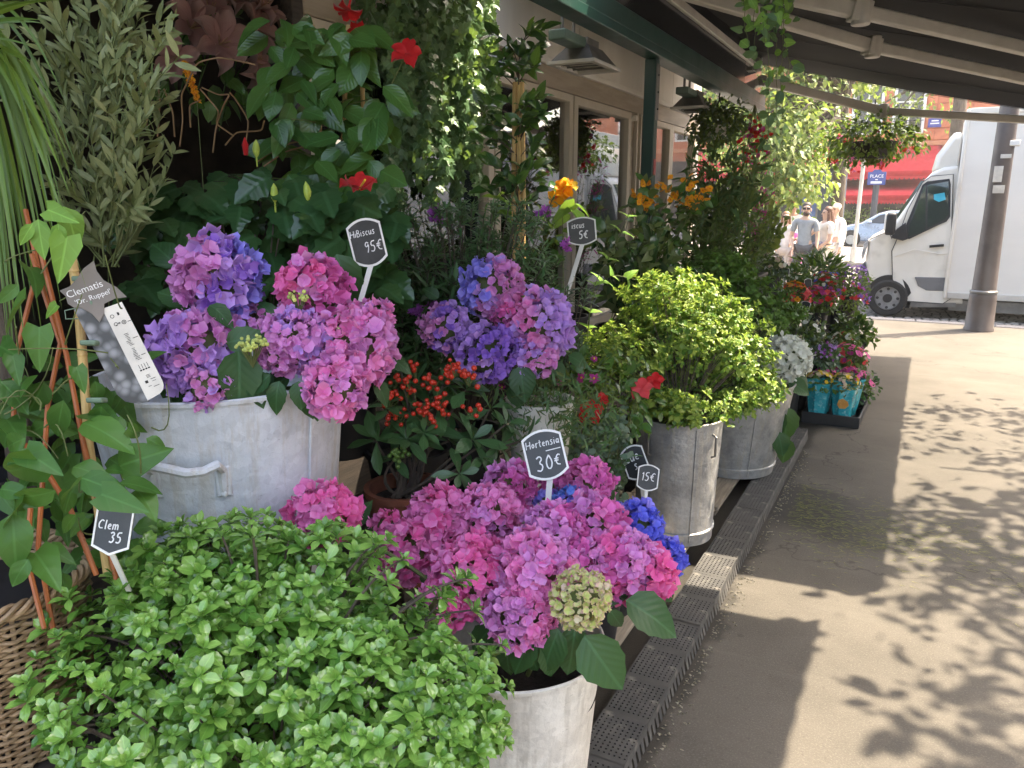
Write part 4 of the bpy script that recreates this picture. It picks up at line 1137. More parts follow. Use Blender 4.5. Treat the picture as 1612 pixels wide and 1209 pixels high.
def van():
    Y0, Y1 = 13.95, 15.9
    K['vanw'] = surf("van_white", (0.72, 0.68, 0.61), (0.66, 0.62, 0.55), rough=.28, scale=2, coat=.4, col3=(.52, .48, .42), scale3=1.1)
    K['vanbox'] = surf("box_white", (0.74, 0.71, 0.66), (0.70, 0.67, 0.62), rough=.45, scale=1.5, stretch=(.3, 1, 1))
    w = lambda px, py: np.array([at(px, py, y=Y0)[0], at(px, py, y=Y0)[2]])
    t = thing("delivery_van", "white box van parked across the pavement end", "van", (1.0, 14.9, -.13))
    cabp = [w(*q) for q in ((1359, 466), (1353.5, 440), (1354, 424), (1358, 398), (1361, 380), (1369, 373), (1384, 365), (1399, 357), (1411, 342), (1429, 321), (1446, 297), (1456, 282), (1468, 270), (1486, 262), (1510, 259), (1516, 480), (1440, 480))]
    ctr = np.array([w(1470, 380)]).mean(0)
    secs = [(Y0, .965), (Y0 + .03, .99), (Y0 + .10, 1.0), ((Y0 + Y1) / 2, 1.0), (Y1 - .10, 1.0), (Y1 - .03, .99), (Y1, .965)]
    m = MB(); n = len(cabp); vs = []
    for k, (y, s) in enumerate(secs):
        edge = abs(y - (Y0 + Y1) / 2) / ((Y1 - Y0) / 2)
        for i, q in enumerate(cabp):
            p = ctr + (q - ctr) * s
            inn = 0.0
            if p[1] > 1.15: inn = (p[1] - 1.15) * .13       # tumblehome of the cab above the waist
            yy = y + (inn if y < (Y0 + Y1) / 2 else -inn) * (edge > .5)
            xr = p[0] + (.16 * max(0, edge - .55) if i < 9 else 0) * (1 if i < 7 else .5)
            vs.append((xr, yy, p[1]))
    fs = []
    for k in range(len(secs) - 1):
        for i in range(n): fs.append((k * n + i, k * n + (i + 1) % n, (k + 1) * n + (i + 1) % n, (k + 1) * n + i))
    fs += [tuple(range(n - 1, -1, -1)), tuple((len(secs) - 1) * n + i for i in range(n))]
    m.add(vs, fs); body = m.build("cab", K['vanw'], t, smooth=40, bevel=.02)
    side = lambda px, py, off=0.0: (lambda q: np.array([q[0], Y0 + max(0, q[1] - 1.15) * .13 + off, q[1]]))(w(px, py))
    def patch(nm, pts, mat, parent, th=.012, off=-.006, bevel=.004):
        a = [side(*q, off=off) for q in pts]; b = [p + [0, th, 0] for p in a]; k = len(a)
        q = MB(); q.add(a + b, [tuple(range(k)), tuple(range(2 * k - 1, k - 1, -1))] + [(i, k + i, k + (i + 1) % k, (i + 1) % k) for i in range(k)])
        return q.build(nm, mat, parent, bevel=bevel)
    dp_ = [(1414, 372), (1429, 330), (1452, 287), (1466, 277), (1501, 274), (1499, 332), (1497, 396), (1497, 470), (1484, 478), (1428, 474), (1405, 440), (1404, 395)]
    q = MB(); q.tube([side(*p, off=-.006) for p in dp_], .007, 5, closed=True); q.build("door_gap", K['black'], t)
    q = MB(); q.tube([side(*p, off=-.004) for p in ((1370, 377), (1384, 370), (1399, 364), (1404, 376))], .006, 5); q.build("bonnet_gap", K['black'], t)
    q = MB(); q.tube([side(*p, off=-.010) for p in ((1408, 404), (1440, 392), (1480, 400), (1497, 398))], .006, 5); q.build("body_crease", K['vanw'], t)
    door = patch("door", [(1414, 372), (1429, 330), (1452, 287), (1466, 277), (1501, 274), (1499, 332), (1497, 396), (1497, 470), (1484, 478), (1428, 474), (1405, 440), (1404, 395)], K['vanw'], t, .02, -.008)
    patch("window_seal", [(1423, 376), (1427, 352), (1452, 291), (1460, 285), (1495, 281), (1497, 290), (1496, 341), (1490, 349), (1478, 354), (1432, 376)], K['black'], door, .014, -.012)
    vg = surf("van_glass", (.03, .045, .04), (.06, .085, .06), rough=.04, spec=.9, scale=2.2, lo=.4, hi=.7)
    patch("window", [(1430, 372), (1432, 353), (1454, 294), (1457, 292), (1457, 362), (1447, 367)], vg, door, .010, -.016)
    patch("window", [(1460, 291), (1493, 285), (1494, 288), (1493, 338), (1487, 346), (1460, 359)], vg, door, .010, -.016)
    cy = surf("cyan_card", (.02, .42, .56), rough=.4)
    patch("card", [(1470, 306), (1487, 303), (1489, 314), (1478, 318), (1470, 314)], cy, door, .004, -.019, .001)
    patch("handle", [(1463, 386), (1486, 384), (1486, 388), (1463, 390)], K['black'], door, .03, -.028)
    patch("side_moulding", [(1440, 436), (1498, 437), (1498, 459), (1458, 457), (1445, 450)], surf("grey_plastic", (.16, .16, .165), rough=.5), door, .03, -.016, .008)
    patch("fuel_flap", [(1486, 402), (1498, 399), (1498, 436), (1486, 436)], K['vanw'], t, .012, -.012)
    # bumper, wheel arch, headlamp
    bp = surf("bumper_plastic", (.075, .075, .08), (.06, .06, .065), rough=.5)
    a = [np.array(w(*q)) for q in ((1356, 469), (1352, 440), (1353, 421), (1360, 412), (1368, 428), (1372, 450), (1376, 474), (1366, 474))]
    q = MB(); q.prism([(p[0], p[1]) for p in a], (0, Y0 - .012, 0), (1, 0, 0), (0, 0, 1), (0, 1, 0), Y1 - Y0 + .02); q.build("bumper", bp, t, bevel=.03)
    wc = w(1398, 461); R_ = .30; wz = -.125 + R_; wx = wc[0]
    arch = [(wx + .345 * math.cos(a), wz + .375 * math.sin(a)) for a in np.linspace(R(-12), R(192), 22)]
    q = MB(); q.prism(arch + [(wx - .33, .03), (wx + .33, .03)], (0, Y0 - .004, 0), (1, 0, 0), (0, 0, 1), (0, 1, 0), .35); q.build("wheel_arch", K['black'], t)
    def wheel(y, x, sgn):
        wo = MB(); c = (x, y, wz)
        prof = [(.19, -.11), (.27, -.115), (.288, -.09), (R_, -.04), (R_, .04), (.288, .09), (.27, .115), (.19, .11)]
        k = 30; vs, fs = [], []
        for r, o in prof:
            for j in range(k):
                an = 2 * math.pi * j / k; vs.append((c[0] + r * math.cos(an), c[1] + o, c[2] + r * math.sin(an)))
        for i in range(len(prof) - 1):
            for j in range(k): fs.append((i * k + j, i * k + (j + 1) % k, (i + 1) * k + (j + 1) % k, (i + 1) * k + j))
        wo.add(vs, fs); tyre = wo.build("wheel", surf("tyre", (.02, .02, .021), (.035, .033, .03), rough=.85, scale=8), t)
        q = MB(); q.tube([(x, y - .075, wz), (x, y + .05, wz)], .195, 26); rim = q.build("rim", surf("steel_rim", (.34, .34, .34), (.22, .22, .22), rough=.5, metal=.2), tyre, bevel=.012)
        q = MB(); q.tube([(x, y - .10, wz), (x, y - .05, wz)], .07, 16)
        for j in range(8): q.tube([(x + .15 * math.cos(j * .785), y - .078, wz + .15 * math.sin(j * .785)), (x + .15 * math.cos(j * .785), y - .07, wz + .15 * math.sin(j * .785))], .024, 8)
        q.build("hub", K['black'], tyre)
    wheel(Y0 + .055, wx, -1); wheel(Y1 - .14, wx, 1); wheel(Y0 + .055, wx + 3.6, -1); wheel(Y1 - .14, wx + 3.6, 1)
    hl = surf("lamp_glass", (.50, .50, .50), (.25, .25, .26), rough=.12, spec=.8, scale=8)
    patch("headlight", [(1356, 402), (1360, 384), (1366, 377), (1369, 378), (1363, 394), (1358, 410)], hl, t, .10, -.004, .006)
    # mirror on the door
    mm = MB(); c = side(1402, 352); mm.box(c[0] - .06, c[0] + .085, Y0 - .34, Y0 - .14, c[2] - .17, c[2] + .17); mi = mm.build("mirror", K['black'], t, bevel=.035)
    mm = MB(); mm.box(c[0] - .078, c[0] - .05, Y0 - .335, Y0 - .145, c[2] - .10, c[2] + .168); mm.build("mirror_cap", K['vanw'], mi, bevel=.03)
    mm = MB(); mm.box(c[0] + .0852, c[0] + .088, Y0 - .32, Y0 - .16, c[2] - .15, c[2] + .15); mm.build("mirror_glass", K['darkglass'], mi)
    patch("mirror_foot", [(1402, 374), (1412, 360), (1426, 350), (1429, 376), (1421, 379)], K['black'], t, .06, -.05, .01)
    wsx = MB()
    ya, yb = Y0 + .16, Y1 - .16
    p0, p1, p2, p3 = w(1401, 356), w(1413, 340.5), w(1430, 319.5), w(1453, 285)
    for lo_, hi_ in ((w(1403, 352), w(1452, 284)),):
        dz = hi_[1] - lo_[1]
        wsx.add([(lo_[0] - .015, ya, lo_[1]), (lo_[0] - .015, yb, lo_[1]), (hi_[0] - .02, yb - .1, hi_[1]), (hi_[0] - .02, ya + .1, hi_[1]),
                 (lo_[0] + .1, ya, lo_[1]), (lo_[0] + .1, yb, lo_[1]), (hi_[0] + .1, yb - .1, hi_[1]), (hi_[0] + .1, ya + .1, hi_[1])], [(0, 1, 2, 3), (7, 6, 5, 4), (0, 4, 5, 1), (1, 5, 6, 2), (2, 6, 7, 3), (3, 7, 4, 0)])
    wsx.build("windscreen", vg, t)
    # wind deflector and box body
    xb = w(1505, 300)[0]
    dp = [w(1466, 268), (w(1466, 268)[0] + .02, w(1466, 258)[1]), w(1474, 243), w(1486, 228), w(1497, 213), w(1504, 206), (xb, w(1505, 206)[1]), (xb, w(1505, 266)[1])]
    secs2 = [(Y0 + .20, .86), (Y0 + .34, 1.0), (Y1 - .34, 1.0), (Y1 - .20, .86)]
    c2 = np.array([xb, w(1505, 266)[1]]); q = MB(); vs = []; n2 = len(dp)
    for y, s in secs2:
        for p in dp: pp = c2 + (np.array(p) - c2) * s; vs.append((pp[0], y, pp[1]))
    fs = []
    for k in range(3):
        for i in range(n2): fs.append((k * n2 + i, k * n2 + (i + 1) % n2, (k + 1) * n2 + (i + 1) % n2, (k + 1) * n2 + i))
    fs += [tuple(range(n2 - 1, -1, -1)), tuple(3 * n2 + i for i in range(n2))]
    q.add(vs, fs); q.build("wind_deflector", K['vanw'], t, smooth=40, bevel=.03)
    zt = w(1505, 188)[1]
    q = MB(); q.box(xb + .03, xb + 4.2, Y0 - .02, Y1 + .06, .24, zt + .12); bx = q.build("cargo_box", K['vanbox'], t, bevel=.012)
    q = MB(); q.box(xb + .005, xb + .06, Y0 - .05, Y0 + .03, .22, zt + .14); q.build("corner_rail", K['vanw'], bx, bevel=.015)
    q = MB(); q.box(xb + .061, xb + 4.2, Y0 - .04, Y0 + .02, .22, .32); q.build("lower_rail", K['alu'], bx, bevel=.01)
    q = MB(); q.box(xb + .061, xb + 4.2, Y0 - .04, Y0 + .02, zt + .06, zt + .15); q.build("upper_rail", K['vanw'], bx, bevel=.01)
    q = MB(); q.box(xb + .1, xb + 4.1, Y0 + .05, Y0 + .12, .02, .20); q.build("side_guard", K['grey'], t, bevel=.01)
    q = MB(); q.box(wx + .45, xb + 4.0, Y0 + .3, Y1 - .3, .0, .23); q.build("chassis", K['black'], t)
    patch("sill", [(1424, 475), (1505, 477), (1505, 484), (1430, 484)], K['grey'], t, .1, -.004, .006)
van()

def car(c, label, L=3.9, mat=None, flip=1):
    """A small hatchback seen from its side, nose towards -X."""
    W = 1.68; x0 = c[0]; y0 = c[1]; z0 = c[2]
    t = thing("parked_car", label, "car", (x0 + L / 2, y0 + W / 2, z0))
    mat = mat or surf("silver_blue_paint", (.34, .42, .56), (.31, .39, .53), rough=.25, metal=.3, coat=.5)
    prof = [(0.05, .25), (0.0, .42), (.03, .62), (.12, .76), (.55, .90), (.98, .98), (1.30, 1.18), (1.62, 1.38), (1.95, 1.47), (2.5, 1.49), (3.1, 1.42), (3.45, 1.28), (3.68, 1.02), (3.80, .92), (3.88, .70), (3.88, .40), (3.80, .24)]
    m = MB(); n = len(prof); vs = []
    secs = [(0, .955), (.06, .985), (.18, 1.0), (W / 2, 1.0), (W - .18, 1.0), (W - .06, .985), (W, .955)]
    for y, s in secs:
        e = abs(y - W / 2) / (W / 2)
        for (x, z) in prof:
            X = 1.94 + (x - 1.94) * s; Z = .7 + (z - .7) * s
            inn = max(0, Z - .92) * .34 * (1 if e > .5 else 0)
            vs.append((x0 + X + (.22 * max(0, e - .5) if X < .8 else (-.12 * max(0, e - .5) if X > 3.5 else 0)), y0 + y + (inn if y < W / 2 else -inn), z0 + Z))
    fs = []
    for k in range(len(secs) - 1):
        for i in range(n): fs.append((k * n + i, k * n + (i + 1) % n, (k + 1) * n + (i + 1) % n, (k + 1) * n + i))
    fs += [tuple(range(n - 1, -1, -1)), tuple(6 * n + i for i in range(n))]
    m.add(vs, fs); m.build("body", mat, t, smooth=45, bevel=.03)
    def patch(nm, pts, ma, th=.02, off=-.008, par=t):
        a = [np.array([x0 + x, y0 + max(0, z - .92) * .34 + off + .004, z0 + z]) for x, z in pts]; k = len(a)
        q = MB(); q.add(a + [p + [0, th, 0] for p in a], [tuple(range(k)), tuple(range(2 * k - 1, k - 1, -1))] + [(i, k + i, k + (i + 1) % k, (i + 1) % k) for i in range(k)])
        return q.build(nm, ma, par, bevel=.004)
    patch("window", [(1.22, .98), (1.66, 1.30), (2.05, 1.38), (2.30, 1.385), (2.34, .97)], K['darkglass'])
    patch("window", [(2.42, .97), (2.39, 1.385), (2.75, 1.375), (3.08, 1.30), (3.36, 1.10), (3.0, 1.0)], K['darkglass'])
    patch("headlight", [(.06, .60), (.14, .72), (.46, .84), (.40, .70)], surf("car_lamp", (.6, .6, .6), rough=.1), .06)
    patch("tail_light", [(3.62, .72), (3.62, .98), (3.80, .86), (3.84, .72)], surf("tail_lamp", (.4, .02, .02), rough=.15), .06)
    patch("door_handle", [(2.18, .84), (2.38, .85), (2.38, .88), (2.18, .87)], mat, .03, -.03)
    q = MB(); q.box(x0 + 1.22, x0 + 1.40, y0 - .16, y0 + .02, z0 + .95, z0 + 1.08); q.build("mirror", mat, t, bevel=.04)
    for x in (.66, 3.18):
        for y in (y0 + .08, y0 + W - .08):
            q = MB(); q.tube([(x0 + x, y - .1, z0 + .30), (x0 + x, y + .1, z0 + .30)], .30, 24); wo = q.build("wheel", K['black'], t, bevel=.03)
            q = MB(); q.tube([(x0 + x, y - .108, z0 + .30), (x0 + x, y + .108, z0 + .30)], .19, 20); q.build("rim", K['alu'], wo, bevel=.01)
        q = MB(); q.tube([(x0 + x, y0 - .001, z0 + .33), (x0 + x, y0 + .3, z0 + .33)], .37, 26); q.build("wheel_arch", K['black'], t)
pc = at(1311, 386, y=35.2)
car((pc[0], 35.2, -.12), "pale blue silver hatchback parked in front of the red cafe")

def roadsign():
    b = at(1342, 414, z=0)
    t = thing("sign_post", "slim grey pole with a small white sign seen edge on", "sign", b)
    m = MB(); m.tube([b, b + [0.03, 0, 3.35]], .055, 10); m.tube([b, b + [0, 0, .45]], .085, 10); m.build("pole", K['alu'], t)
    m = MB(); m.obox(b + [.24, 0, 3.1], nrm([.75, .65, 0]), nrm([-.65, .75, 0]), (0, 0, 1), (.42, .03, .42)); m.build("sign_plate", K['white'], t, bevel=.01)
    m = MB(); m.beam(b + [.02, 0, 3.28], b + [.3, .05, 3.28], .03, .04); m.build("bracket", K['alu'], t)
    b = at(1368, 400, y=38.0); b[2] = -.12
    t = thing("street_sign", "small blue street name sign on a dark post before the red awnings", "sign", b)
    m = MB(); m.tube([b, b + [0, 0, 2.75]], .13, 10); m.lathe([(.22, 0), (.22, .3), (.16, .5), (.135, .8)], b, 12); m.build("post", surf("dark_post", (.05, .055, .07), rough=.4), t)
    bl = surf("blue_sign", (.03, .06, .26), rough=.35); m = MB(); m.box(b[0] - .36, b[0] + .36, b[1] - .26, b[1] - .20, 2.42, 2.96); pl = m.build("plate", bl, t, bevel=.015)
    m = MB(); m.prism([(-.2, 0), (.2, 0), (.13, .1), (-.13, .1)], (b[0], b[1] - .255, 2.958), (1, 0, 0), (0, 0, 1), (0, 1, 0), .03); m.build("crest", bl, pl, bevel=.01)
    textobj("PLACE", pl, (b[0], b[1] - .264, 2.78), (1, 0, 0), (0, 0, 1), .19, K['white'])
    m = MB(); m.box(b[0] - .22, b[0] + .22, b[1] - .266, b[1] - .262, 2.48, 2.57); m.box(b[0] - .05, b[0] + .05, b[1] - .266, b[1] - .262, 2.62, 2.66); m.build("plate_lines", K['white'], pl)
roadsign()

def kiosk():
    b = at(1285, 418, y=24.6); b[2] = 0
    t = thing("poster_kiosk", "dark blue street kiosk with a yellow poster behind the walkers", "kiosk", b)
    m = MB(); m.box(b[0] - .78, b[0] + .52, b[1], b[1] + 1.2, 0, 2.62); m.build("cabinet", surf("kiosk_blue", (.045, .06, .085), rough=.4), t, bevel=.03)
    m = MB(); m.box(b[0] - .86, b[0] + .60, b[1] - .08, b[1] + 1.28, 2.62, 2.72); m.build("roof", K['black'], t, bevel=.02)
    m = MB(); m.ring([(-.70, .9), (-.10, .9), (-.10, 2.5), (-.70, 2.5)], [(-.65, .96), (-.15, .96), (-.15, 2.44), (-.65, 2.44)], (b[0], b[1] - .03, 0), (1, 0, 0), (0, 0, 1), (0, 1, 0), .028); m.build("poster_frame", K['grey'], t)
    for nm, z0, z1, c in (("poster", 1.9, 2.44, (.55, .42, .16)), ("poster", .96, 1.898, (.10, .16, .34))):
        m = MB(); m.box(b[0] - .65, b[0] - .15, b[1] - .012, b[1] - .002, z0, z1); m.build(nm, surf("poster_ink", c, tuple(x * .5 for x in c), rough=.4, scale=4), t)
kiosk()

def person(b, H, yaw, label, shirt, legs, hair, pose, skin=(.52, .33, .23), extra=()):
    """b: where they stand; yaw: facing (0 = towards -Y). Body one skinned surface; clothes and hair lie over it."""
    t = thing("person", label, "person", b)
    c, s = math.cos(yaw), math.sin(yaw)
    k = H / 1.75
    def P(x, y, z): return np.array([b[0] + (x * c - y * s) * k, b[1] + (x * s + y * c) * k, b[2] + z * k])
    st, ar = pose.get('step', .0), pose.get('arms', ((0, 0), (0, 0)))
    J = {'pel': P(0, 0, .95), 'wai': P(0, .0, 1.10), 'che': P(0, .01, 1.30), 'sho': P(0, .01, 1.42), 'nec': P(0, 0, 1.50), 'hd0': P(0, -.015, 1.58), 'hd1': P(0, -.005, 1.66), 'hd2': P(0, 0, 1.715)}
    for q, sx in (('l', 1), ('r', -1)):
        f = st * sx
        J['hip' + q] = P(.095 * sx, 0, .90); J['kne' + q] = P(.105 * sx, -f * .55 - .03, .50); J['ank' + q] = P(.11 * sx, -f + (.05 if f < 0 else 0), .10 + (.05 if f < -.1 else 0)); J['toe' + q] = P(.125 * sx, -f - .16, .045)
        sw, bend = ar[0] if sx > 0 else ar[1]
        J['shl' + q] = P(.185 * sx, .01, 1.40)
        el = np.array([.235 * sx, .01 - math.sin(sw) * .28, 1.40 - math.cos(sw) * .29]); J['elb' + q] = P(*el)
        wr = el + np.array([-.05 * sx * (bend > .6), -math.sin(sw + bend) * .25, -math.cos(sw + bend) * .25]); J['wri' + q] = P(*wr)
        J['pal' + q] = P(*(wr + np.array([0, -math.sin(sw + bend) * .09, -math.cos(sw + bend) * .09])))
    def grow(nm, chains, rad, mat, parent, lvl=1):
        names = []; edges = []
        for ch in chains:
            for a in ch:
                if a not in names: names.append(a)
            edges += [(names.index(ch[i]), names.index(ch[i + 1])) for i in range(len(ch) - 1)]
        me = bpy.data.meshes.new(nm); me.from_pydata([tuple(J[a]) for a in names], edges, [])
        o = link(nm, me, parent); me.materials.append(mat)
        sk = o.modifiers.new("skin", 'SKIN'); sk.use_smooth_shade = True
        o.modifiers.new("sub", 'SUBSURF').render_levels = lvl; o.modifiers["sub"].levels = lvl
        if not me.skin_vertices: me.skin_vertices.new()
        for i, a in enumerate(names):
            r = rad.get(a, rad.get(a[:3], .05)); r = (r, r) if np.ndim(r) == 0 else r
            me.skin_vertices[0].data[i].radius = (r[0] * k, r[1] * k); me.skin_vertices[0].data[i].use_root = (i == 0)
        return o
    sm = surf("skin", skin, tuple(x * .9 for x in skin), rough=.5, scale=12)
    rad = {'pel': (.135, .10), 'wai': (.125, .095), 'che': (.14, .105), 'sho': (.12, .085), 'nec': .055, 'hd0': (.068, .075), 'hd1': (.078, .092), 'hd2': (.06, .07), 'hip': .085, 'kne': .056, 'ank': .040, 'toe': .033, 'shl': .055, 'elb': .040, 'wri': .028, 'pal': (.038, .02)}
    arm = lambda q: ['sho', 'shl' + q, 'elb' + q, 'wri' + q, 'pal' + q]; leg = lambda q: ['pel', 'hip' + q, 'kne' + q, 'ank' + q, 'toe' + q]
    body = grow("body", [['pel', 'wai', 'che', 'sho', 'nec', 'hd0', 'hd1', 'hd2'], arm('l'), arm('r'), leg('l'), leg('r')], rad, sm, t, 2)
    fm = MB()
    for q, sx in (('l', 1), ('r', -1)):
        d = nrm(J['pal' + q] - J['wri' + q]); sd = nrm(np.cross(d, P(1, 0, 0) - P(0, 0, 0))); 
        for i, ln in enumerate((.075, .085, .08, .062)):
            o = J['pal' + q] + sd * (i - 1.5) * .018 * k; fm.tube([o, o + d * ln * .55 * k, o + (d * ln + (P(-.02 * sx, 0, 0) - P(0, 0, 0)) / k) * k], [.009 * k, .008 * k, .005 * k], 6)
        o = J['wri' + q] + d * .03 * k - sd * .03 * k; fm.tube([o, o + (d * .03 - sd * .025) * k, o + (d * .062 - sd * .03) * k], [.011 * k, .009 * k, .006 * k], 6)
    fm.build("fingers", sm, body)
    f = nrm(P(0, -1, 0) - P(0, 0, 0)); rt = nrm(P(1, 0, 0) - P(0, 0, 0)); h = (J['hd0'] + J['hd1']) / 2
    q = MB(); q.add([h + f * .088 * k + [0, 0, .03 * k], h + f * .085 * k + rt * .018 * k - [0, 0, .012 * k], h + f * .085 * k - rt * .018 * k - [0, 0, .012 * k], h + f * .118 * k - [0, 0, .008 * k], h + f * .07 * k], [(0, 1, 3), (0, 3, 2), (1, 2, 3), (0, 4, 1), (0, 2, 4)]); q.build("nose", sm, body)
    q = MB()
    for sx in (-1, 1): q.ball(h + rt * .034 * sx * k + f * .080 * k + [0, 0, .025 * k], .013 * k, 8, 6)
    q.build("eyes", K['ink'], body)
    q = MB(); q.obox(h + f * .088 * k - [0, 0, .045 * k], rt, f, (0, 0, 1), (.045 * k, .012 * k, .009 * k)); q.build("mouth", surf("lips", (.35, .12, .10), rough=.5), body, bevel=.003)
    q = MB()
    for sx in (-1, 1): q.ball(h + rt * .082 * sx * k + [0, 0, .0], (.014 * k, .022 * k, .032 * k), 8, 6)
    q.build("ears", sm, body)
    if shirt:
        col, sleeve = shirt; m = surf("shirt", col, tuple(x * .82 for x in col), rough=.8, scale=9, bump=.4, bscale=14)
        r2 = {'hem': (.155, .12), 'pel': (.150, .115), 'wai': (.138, .108), 'che': (.152, .12), 'sho': (.125, .095), 'shl': .066, 'elb': .054, 'wri': .045, 'slv': .062}
        J['hem'] = P(0, 0, .88)
        for qq in 'lr': J['slv' + qq] = J['shl' + qq] * .3 + J['elb' + qq] * .7
        end = (lambda qq: ['sho', 'shl' + qq, 'slv' + qq]) if sleeve == 's' else (lambda qq: ['sho', 'shl' + qq, 'elb' + qq, 'wri' + qq])
        grow("shirt", [['hem', 'pel', 'wai', 'che', 'sho'], end('l'), end('r')], r2, m, body, 2)
    if legs:
        col, kind = legs; m = surf("trousers", col, tuple(x * .8 for x in col), rough=.85, scale=9, bump=.4, bscale=12)
        for qq in 'lr': J['cuf' + qq] = J['kne' + qq] * .85 + J['hip' + qq] * .15 if kind == 'shorts' else J['ank' + qq] * .85 + J['kne' + qq] * .15
        r3 = {'pel': (.15, .115), 'hip': .11, 'kne': .085 if kind != 'wide' else .11, 'cuf': .088 if kind == 'shorts' else (.065 if kind != 'wide' else .13)}
        ch = (lambda qq: ['pel', 'hip' + qq, 'cuf' + qq]) if kind == 'shorts' else (lambda qq: ['pel', 'hip' + qq, 'kne' + qq, 'cuf' + qq])
        grow("trousers", [ch('l'), ch('r')], r3, m, body, 2)
    q = MB()
    for qq in 'lr': q.ball(J['toe' + qq] * .6 + J['ank' + qq] * .4 - [0, 0, .02 * k], (.055 * k, .13 * k, .05 * k), 10, 6)
    q.build("shoes", surf("shoe", (.6, .58, .55), rough=.6), body)
    hc, style = hair; hm = surf("hair", hc, tuple(x * .6 for x in hc), rough=.5, scale=30, bump=.5, bscale=50, stretch=(1, 1, .3))
    q = MB(); q.ball(J['hd1'] - f * .030 * k + [0, 0, .032 * k], (.086 * k, .090 * k, .078 * k), 14, 8)
    if style == 'long':
        q.tube([J['hd1'] - f * .06 * k, J['nec'] - f * .085 * k, J['che'] - f * .12 * k, J['che'] - f * .11 * k - [0, 0, .12 * k]], [.075 * k, .085 * k, .075 * k, .03 * k], 10)
        for sx in (-1, 1): q.tube([J['hd1'] + rt * .07 * sx * k, J['nec'] + rt * .085 * sx * k, J['che'] + rt * .09 * sx * k + f * .05 * k], [.03 * k, .035 * k, .015 * k], 8)
    q.build("hair" if style != 'cap' else "cap", hm, body)
    if style == 'cap':
        q = MB(); q.prism([(-.07 * k, 0), (.07 * k, 0), (.05 * k, .09 * k), (0, .11 * k), (-.05 * k, .09 * k)], J['hd1'] + f * .07 * k + [0, 0, .02 * k], rt, f, (0, 0, 1), .012 * k); q.build("cap_peak", hm, body, bevel=.003)
    if 'glasses' in extra:
        q = MB()
        for sx in (-1, 1): q.obox(h + rt * .036 * sx * k + f * .094 * k + [0, 0, .028 * k], rt, f, (0, 0, 1), (.058 * k, .012 * k, .042 * k)); q.beam(h + rt * .072 * sx * k + f * .09 * k + [0, 0, .035 * k], h + rt * .084 * sx * k + [0, 0, .03 * k], .006, .01)
        q.build("sunglasses", K['black'], body, bevel=.003)
    if 'beard' in extra:
        q = MB(); q.ball(h + f * .035 * k - [0, 0, .065 * k], (.062 * k, .055 * k, .05 * k), 12, 7); q.build("beard", hm, body)
    if 'belt_bag' in extra:
        bg = tag(MB().ball(P(.06, -.17, 1.0), (.15 * k, .06 * k, .085 * k), 14, 8).build("belt_bag", surf("print_bag", (.10, .10, .16), (.30, .30, .36), rough=.6, scale=30), None), "small dark patterned belt bag worn by the woman in white", "bag")
        bs = MB(); bs.tube([P(.17 * math.cos(a), .14 * math.sin(a), 1.03) for a in np.linspace(0, 6.283, 20, endpoint=False)], .012, 6, closed=True); bs.build("belt", K['black'], bg)
    if 'pink_bag' in extra:
        m = MB(); vs = [P(.26 + .05 * math.sin(z * 3), -.12, z) for z in (1.3, 1.1, .9, .7, .55)]; m.tube(vs, [.035, .06, .085, .10, .06], 10)
        tag(m.build("pink_scarf", surf("pink_cloth", (.75, .12, .42), (.65, .22, .42), rough=.8, scale=10)), "bright pink cloth hanging from a walker's arm", "scarf")
    return t
pg = lambda px, py: at(px, py, z=0.0) * [1, 1, 0] + [0, 0, -.118]
person(pg(1259, 456), 1.80, .1, "man in grey T-shirt, dark shorts and sunglasses walking on the setts", ((.27, .29, .30), 's'), ((.09, .085, .085), 'shorts'), ((.05, .035, .025), 'short'), dict(step=.22, arms=((.1, .35), (-.15, .9))), extra=('glasses', 'beard'))
person(pg(1291, 455), 1.72, -.9, "woman with long brown hair in a cream top and wide white trousers", ((.72, .66, .58), 's'), ((.72, .66, .56), 'wide'), ((.16, .075, .045), 'long'), dict(step=.2, arms=((.2, .7), (.8, .5))), extra=('belt_bag',))
person(pg(1305, 447), 1.78, -.5, "man in white shirt and white cap walking behind the woman", ((.74, .74, .74), 'l'), ((.55, .53, .50), 'long'), ((.80, .76, .62), 'cap'), dict(step=.28, arms=((.1, .2), (-.3, .3))))
person(pg(1229, 449), 1.62, .2, "woman in pale blouse carrying a pink cloth, left of the walkers", ((.72, .68, .62), 'l'), ((.55, .48, .42), 'long'), ((.28, .13, .06), 'long'), dict(step=.15, arms=((.3, .9), (.2, .9))), extra=('glasses', 'pink_bag'))
person(pg(1240, 437), 1.84, .3, "man in bright white shirt behind the other walkers", ((.80, .80, .80), 's'), ((.20, .22, .28), 'long'), ((.35, .16, .08), 'short'), dict(step=.2, arms=((.5, .9), (.1, .3))), skin=(.58, .33, .25))
person(at(1426, 372, y=24.8) * [1, 1, 0], 1.78, .4, "grey haired man passing beyond the van's windscreen", ((.30, .32, .38), 's'), ((.2, .2, .22), 'long'), ((.55, .52, .48), 'short'), dict(step=.2))

